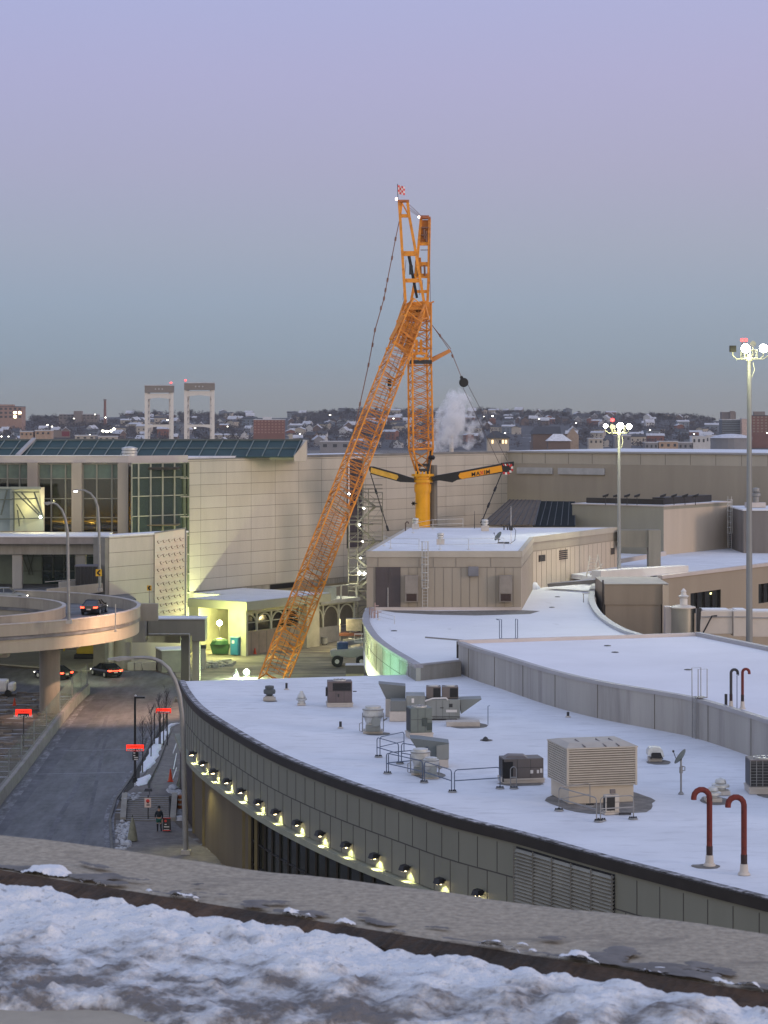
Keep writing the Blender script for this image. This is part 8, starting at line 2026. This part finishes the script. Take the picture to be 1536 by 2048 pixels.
q=G(1167,1205,R3); t=thing('vent_pipe','thin upright pipe near the rear parapet of the bow shaped roof','pipe',q); m=MB(); m.tube(q,q+Vector((0,0,.9)),.05); m.bar(q+Vector((-.1,0,.9)),q+Vector((.7,0,.9)),.05); m.build('pipe',M['galv_d'],t)
m=MB(); 

# ================================================================ foreground: garage roof edge with snow
e_=Vector((.8567,-.516)); nrm=Vector((-.516,-.8567)); A0_=Vector((-1.4,8.0)); ZG=26.5
def FG(s,q,z): v=A0_+e_*s+nrm*q; return Vector((v.x,v.y,z))
cm=mat('garage_concrete',(.345,.298,.235),.95,var=.30,scale=38,bump=.008,bscale=60,col2=(.22,.19,.155),thr=.6,soft=.06,scale2=(2.2,6,3))
m=MB(); ns,nq=150,14; s0,s1=-9.0,12.0
def wfar(s): return .50+.062*s
SW_=.13
vs=[]
for j in range(nq+1):
    for i in range(ns+1):
        s=s0+(s1-s0)*i/ns; w=wfar(s); q=w*j/nq
        z=ZG+.010*noise.noise(Vector((s*1.3,q*2,0)))+.006*noise.noise(Vector((s*6,q*6,2)))- (.03 if j==0 else 0)
        vs.append(FG(s,q+(.012*noise.noise(Vector((s*2.5,0,5))) if j==0 else 0),z))
fs=[(j*(ns+1)+i,j*(ns+1)+i+1,(j+1)*(ns+1)+i+1,(j+1)*(ns+1)+i) for j in range(nq) for i in range(ns)]
m.add(vs,fs)
m.hexa([FG(s0,.0,25.2),FG(s1,.0,25.2),FG(s1,.35,25.2),FG(s0,.35,25.2)],[FG(s0,.0,ZG-.035),FG(s1,.0,ZG-.035),FG(s1,.35,ZG-.05),FG(s0,.35,ZG-.05)])
pw=m.build('parapet_wall',cm,None,smooth=True); tag(pw,'worn concrete parapet of the garage across the bottom of the view','parapet')
# thin ragged snow crust and grime left along the inner side of the parapet
def crust(name,mt,thr,amp,z_,seed,spread,sq,cover):
    m=MB(); NX,NQ=760,46; vs=[]; hs=[]
    for j in range(NQ+1):
        for i in range(NX+1):
            s=-1.2+5.6*i/NX; w=wfar(s); q=w-.004-(spread)*(1-j/NQ)
            u=(w-q)/spread
            n_=noise.fractal(Vector((s*7.5+seed,q*7.5*sq,seed)),1,2,5)+.45*noise.noise(Vector((s*1.1,seed,0)))
            h=n_-thr-cover*u*u
            hs.append(h); vs.append(FG(s,q,z_+max(-.02,min(amp,h*amp*3))))
    fs=[]
    for j in range(NQ):
        for i in range(NX):
            k=(j*(NX+1)+i,j*(NX+1)+i+1,(j+1)*(NX+1)+i+1,(j+1)*(NX+1)+i)
            if max(hs[x] for x in k)>0: fs.append(k)
    m.add(vs,fs); o=m.build(name,mt,smooth=True); o['kind']='stuff'
crust('grime_patches',mat('grime',(.165,.152,.145),.85,var=.3,scale=12),.22,.003,ZG+.013,11.3,.24,1.8,.6)
crust('snow_patches',M['snow'],.30,.016,ZG+.012,3.7,.12,1.3,.7)
# dark weathered rail along the inner edge
rm=mat('rusty_rail',(.080,.045,.024),.75,var=.5,scale=14,bump=.01,bscale=70,col2=(.030,.020,.012),thr=.5,soft=.12,scale2=3)
m=MB(); vs=[]; NS=1400
for i in range(NS+1):
    s=s0+(s1-s0)*i/NS; w=wfar(s)+.002; k=.0035*math.sin(s*230)+.004*noise.noise(Vector((s*9,1,1)))
    for dq,z in ((0,ZG+.006),(.025,ZG-.002+k),(.085,ZG-.018+k),(.095,ZG-.17)): vs.append(FG(s,w+dq+k*.6,z))
m.add(vs,[(i*4+j,(i+1)*4+j,(i+1)*4+j+1,i*4+j+1) for i in range(NS) for j in range(3)])
o=m.build('edge_rail',rm,smooth=True); tag(o,'dark rusty steel edge rail between parapet and snow bank','edge rail')
# snow bank
def fgpt(px,py,z): return G(px,py,z)
ZS=26.445
m=MB(); nx_,ny_=520,300; q0_,q1_=.42,3.4; ss0,ss1=-2.6,5.6; vs=[]
for j in range(ny_+1):
    for i in range(nx_+1):
        s=ss0+(ss1-ss0)*i/nx_; w=wfar(s)+.070; q=w+(q1_-w)*(j/ny_)
        u=q-w; v=Vector((s,q,0))
        lump=.5+.5*noise.fractal(v*2.6+Vector((3,0,0)),1,2,4)
        fine=noise.fractal(v*9,1,2,4); vf=noise.fractal(v*26+Vector((0,5,0)),1,2,3)
        ridge_=math.exp(-((u-.22)/.26)**2)
        h=.012+.045*ridge_*(.35+.85*lump)+.045*abs(noise.noise(v*4.3+Vector((0,0,2))))+.026*abs(noise.noise(v*11))+.012*abs(vf)
        edge=min(1,max(0,(u-.02*lump))/.035); h=h*edge-.05*(1-edge)
        fall=1-min(1,max(0,(u-.45)/.5)); 
        dirt=noise.fractal(Vector((s*1.1,q*2.2,7)),1,2,4)
        h2=.024+.012*fine+.016*abs(vf)+.016*abs(noise.noise(v*16))+.012*dirt
        h=h*fall+h2*(1-fall)
        # bare concrete comes through close to us at left
        bare=(u-(1.04-.38*(s-1.35)+.10*noise.fractal(Vector((s*1.6,0,2)),1,2,3)))/.14
        h-=max(0,min(1,bare))*.085
        vs.append(FG(s,q,ZS+h))
m.add(vs,[(j*(nx_+1)+i,j*(nx_+1)+i+1,(j+1)*(nx_+1)+i+1,(j+1)*(nx_+1)+i) for j in range(ny_) for i in range(nx_)])
sn=bpy.data.materials.new('trodden_snow'); sn.use_nodes=True; nt=sn.node_tree; N=nt.nodes; L=nt.links; bs=N['Principled BSDF']; bs.inputs['Roughness'].default_value=.8; bs.inputs['Subsurface Weight'].default_value=.0
tc=N.new('ShaderNodeTexCoord'); mp=N.new('ShaderNodeMapping'); mp.inputs['Rotation'].default_value=(0,0,math.atan2(.516,.8567)); L.new(tc.outputs['Object'],mp.inputs['Vector'])
sp=N.new('ShaderNodeSeparateXYZ'); L.new(mp.outputs[0],sp.inputs[0])
# v = rotated y: distance from the parapet (more negative nearer)
vA=Matrix.Rotation(math.atan2(.516,.8567),3,'Z')@Vector((A0_.x,A0_.y,0))
mr=N.new('ShaderNodeMapRange'); mr.inputs['From Min'].default_value=1.02; mr.inputs['From Max'].default_value=1.62; mr.inputs['To Min'].default_value=0; mr.inputs['To Max'].default_value=1
k1=N.new('ShaderNodeMath'); k1.operation='MULTIPLY_ADD'; k1.inputs[1].default_value=-1; k1.inputs[2].default_value=vA.y-.138*vA.x; L.new(sp.outputs['Y'],k1.inputs[0]); k2=N.new('ShaderNodeMath'); k2.operation='MULTIPLY_ADD'; k2.inputs[1].default_value=.138; L.new(sp.outputs['X'],k2.inputs[0]); L.new(k1.outputs[0],k2.inputs[2]); L.new(k2.outputs[0],mr.inputs['Value'])
n1=N.new('ShaderNodeTexNoise'); n1.inputs['Scale'].default_value=9; n1.inputs['Detail'].default_value=10; n1.inputs['Roughness'].default_value=.62; mp2=N.new('ShaderNodeMapping'); mp2.inputs['Scale'].default_value=(.8,1.1,1); L.new(mp.outputs[0],mp2.inputs[0]); L.new(mp2.outputs[0],n1.inputs['Vector'])
ad=N.new('ShaderNodeMath'); ad.operation='MULTIPLY_ADD'; ad.inputs[1].default_value=.30; L.new(mr.outputs[0],ad.inputs[0]); L.new(n1.outputs['Fac'],ad.inputs[2])
rp_=N.new('ShaderNodeValToRGB'); rp_.color_ramp.elements[0].position=.62; rp_.color_ramp.elements[0].color=(.72,.735,.77,1); rp_.color_ramp.elements[1].position=.86; rp_.color_ramp.elements[1].color=(.17,.155,.15,1); el=rp_.color_ramp.elements.new(.74); el.color=(.50,.50,.52,1); L.new(ad.outputs[0],rp_.inputs[0]); gn=N.new('ShaderNodeTexNoise'); gn.inputs['Scale'].default_value=38; gn.inputs['Detail'].default_value=5; L.new(tc.outputs['Object'],gn.inputs['Vector'])
gr_=N.new('ShaderNodeMapRange'); gr_.inputs['From Min'].default_value=.60; gr_.inputs['From Max'].default_value=.70; L.new(gn.outputs['Fac'],gr_.inputs['Value'])
gk=N.new('ShaderNodeMath'); gk.operation='MULTIPLY'; L.new(gr_.outputs[0],gk.inputs[0]); L.new(n1.outputs['Fac'],gk.inputs[1])
gx=N.new('ShaderNodeMix'); gx.data_type='RGBA'; L.new(gk.outputs[0],gx.inputs['Factor']); L.new(rp_.outputs[0],gx.inputs['A']); gx.inputs['B'].default_value=(.14,.12,.11,1); L.new(gx.outputs['Result'],bs.inputs['Base Color'])
n3=N.new('ShaderNodeTexNoise'); n3.inputs['Scale'].default_value=60; n3.inputs['Detail'].default_value=6; L.new(tc.outputs['Object'],n3.inputs['Vector']); bp=N.new('ShaderNodeBump'); bp.inputs['Strength'].default_value=.8; bp.inputs['Distance'].default_value=.014; L.new(n3.outputs['Fac'],bp.inputs['Height']); L.new(bp.outputs[0],bs.inputs['Normal'])
o=m.build('snow_bank',sn,smooth=True); o['kind']='stuff'
m=MB(); m.hexa([FG(s0,.3,25.2),FG(s1,.3,25.2),FG(s1,9,25.2),FG(s0,9,25.2)],[FG(s0,.3,ZS),FG(s1,.3,ZS),FG(s1,9,ZS),FG(s0,9,ZS)]); struct(m.build('garage_deck',mat('deck_concrete',(.36,.32,.26),.9,var=.12,scale=6,bump=.003,bscale=80)))

# ================================================================ camera, sky, sun
cd=bpy.data.cameras.new('camera'); co=bpy.data.objects.new('camera',cd); C.objects.link(co); co.location=(0,0,H); co.rotation_euler=(RAD(90),0,0)
cd.sensor_fit='VERTICAL'; cd.sensor_height=36; cd.sensor_width=27; cd.lens=F/2048*36; cd.shift_y=-(1024-HZ)/2048; cd.clip_start=.5; cd.clip_end=12000
cd.dof.use_dof=True; cd.dof.focus_distance=170; cd.dof.aperture_fstop=18
bpy.context.scene.camera=co
w=bpy.data.worlds.new('World'); bpy.context.scene.world=w; w.use_nodes=True; nt=w.node_tree; N=nt.nodes; L=nt.links; bg=N['Background']
SUN_AZ=RAD(118); SUN_EL=RAD(9)      # azimuth clockwise from straight ahead (+Y)
tc=N.new('ShaderNodeTexCoord'); sp=N.new('ShaderNodeSeparateXYZ'); L.new(tc.outputs['Generated'],sp.inputs[0])
ra=N.new('ShaderNodeValToRGB'); L.new(sp.outputs['Z'],ra.inputs['Fac'])
HAZE=.00005
KE=.80
def srgb(r,g,b,k=1): return (*[x*k for x in lin((r,g,b))],1)
stops=[(0.0,(137,140,141)),(.012,(139,145,149)),(.03,(141,155,168)),(.055,(150,164,181)),(.08,(160,168,186)),(.115,(168,169,195)),(.155,(172,172,206)),(.19,(171,175,213)),(.30,(185,198,236))]
el=ra.color_ramp.elements; el[0].position=stops[0][0]; el[0].color=srgb(*stops[0][1],KE); el[1].position=stops[-1][0]; el[1].color=srgb(*stops[-1][1],KE)
for p_,c_ in stops[1:-1]: e=el.new(p_); e.color=srgb(*c_,KE)
e=el.new(1.0) if False else None
# physical twilight sky fills the dome overhead
sky=N.new('ShaderNodeTexSky'); sky.sky_type='NISHITA'; sky.sun_disc=False; sky.sun_elevation=SUN_EL; sky.sun_rotation=SUN_AZ; sky.air_density=1.2; sky.dust_density=1.0; sky.ozone_density=2.0
sc_=N.new('ShaderNodeMix'); sc_.data_type='RGBA'; sc_.blend_type='MIX'
mr=N.new('ShaderNodeMapRange'); mr.inputs['From Min'].default_value=.22; mr.inputs['From Max'].default_value=.5; L.new(sp.outputs['Z'],mr.inputs['Value'])
mul_=N.new('ShaderNodeVectorMath'); mul_.operation='SCALE'; mul_.inputs['Scale'].default_value=.06; L.new(sky.outputs[0],mul_.inputs[0])
ad_=N.new('ShaderNodeVectorMath'); ad_.operation='ADD'; ad_.inputs[1].default_value=(.30,.345,.50); L.new(mul_.outputs[0],ad_.inputs[0])
L.new(mr.outputs[0],sc_.inputs['Factor']); L.new(ra.outputs[0],sc_.inputs['A']); L.new(ad_.outputs[0],sc_.inputs['B'])
# cooler to the left, pinker to the right, warm glow behind on the sunrise side
xr=N.new('ShaderNodeMapRange'); xr.inputs['From Min'].default_value=-.18; xr.inputs['From Max'].default_value=.18; L.new(sp.outputs['X'],xr.inputs['Value'])
tint=N.new('ShaderNodeMix'); tint.data_type='RGBA'; L.new(xr.outputs[0],tint.inputs['Factor']); tint.inputs['A'].default_value=(.975,.985,1.005,1); tint.inputs['B'].default_value=(1.03,1.0,.99,1)
mm=N.new('ShaderNodeMix'); mm.data_type='RGBA'; mm.blend_type='MULTIPLY'; mm.inputs['Factor'].default_value=1; L.new(sc_.outputs['Result'],mm.inputs['A']); L.new(tint.outputs['Result'],mm.inputs['B'])
# dawn glow low behind the camera
yr=N.new('ShaderNodeMapRange'); yr.interpolation_type='SMOOTHSTEP'; yr.inputs['From Min'].default_value=.35; yr.inputs['From Max'].default_value=-.7; L.new(sp.outputs['Y'],yr.inputs['Value'])
zr_=N.new('ShaderNodeMapRange'); zr_.interpolation_type='SMOOTHSTEP'; zr_.inputs['From Min'].default_value=.75; zr_.inputs['From Max'].default_value=.05; L.new(sp.outputs['Z'],zr_.inputs['Value'])
gl=N.new('ShaderNodeMath'); gl.operation='MULTIPLY'; L.new(yr.outputs[0],gl.inputs[0]); L.new(zr_.outputs[0],gl.inputs[1])
gm_=N.new('ShaderNodeMix'); gm_.data_type='RGBA'; L.new(gl.outputs[0],gm_.inputs['Factor']); L.new(mm.outputs['Result'],gm_.inputs['A']); gm_.inputs['B'].default_value=(.92,.82,.68,1)
L.new(gm_.outputs['Result'],bg.inputs['Color']); bg.inputs['Strength'].default_value=1.0
sd=bpy.data.lights.new('sun','SUN'); sd.energy=.7; sd.angle=RAD(14); sd.color=(1,.74,.58); so=bpy.data.objects.new('sun',sd); C.objects.link(so)
dv=Vector((math.sin(SUN_AZ)*math.cos(SUN_EL),math.cos(SUN_AZ)*math.cos(SUN_EL),math.sin(SUN_EL))); so.rotation_euler=dv.to_track_quat('Z','Y').to_euler()
# thin winter air over the town
m=MB(); m.bb(-4600,4600,-260,5750,-14,130); hz_o=m.build('haze',bpy.data.materials.new('haze_air')); hz_o['kind']='stuff'
hm=hz_o.data.materials[0]; hm.use_nodes=True; nt=hm.node_tree; nt.nodes.remove(nt.nodes['Principled BSDF']); hv_=nt.nodes.new('ShaderNodeVolumePrincipled'); hv_.inputs['Color'].default_value=(.86,.90,.97,1); hv_.inputs['Density'].default_value=HAZE; hv_.inputs['Anisotropy'].default_value=.2
nt.links.new(hv_.outputs[0],nt.nodes['Material Output'].inputs['Volume'])
S=bpy.context.scene; S.view_settings.view_transform='Standard'; S.view_settings.look='None'; S.view_settings.gamma=1; S.view_settings.exposure=.38
S.cycles.max_bounces=6; S.cycles.transparent_max_bounces=12; S.cycles.volume_bounces=6; S.cycles.volume_max_steps=128
S.render.film_transparent=False
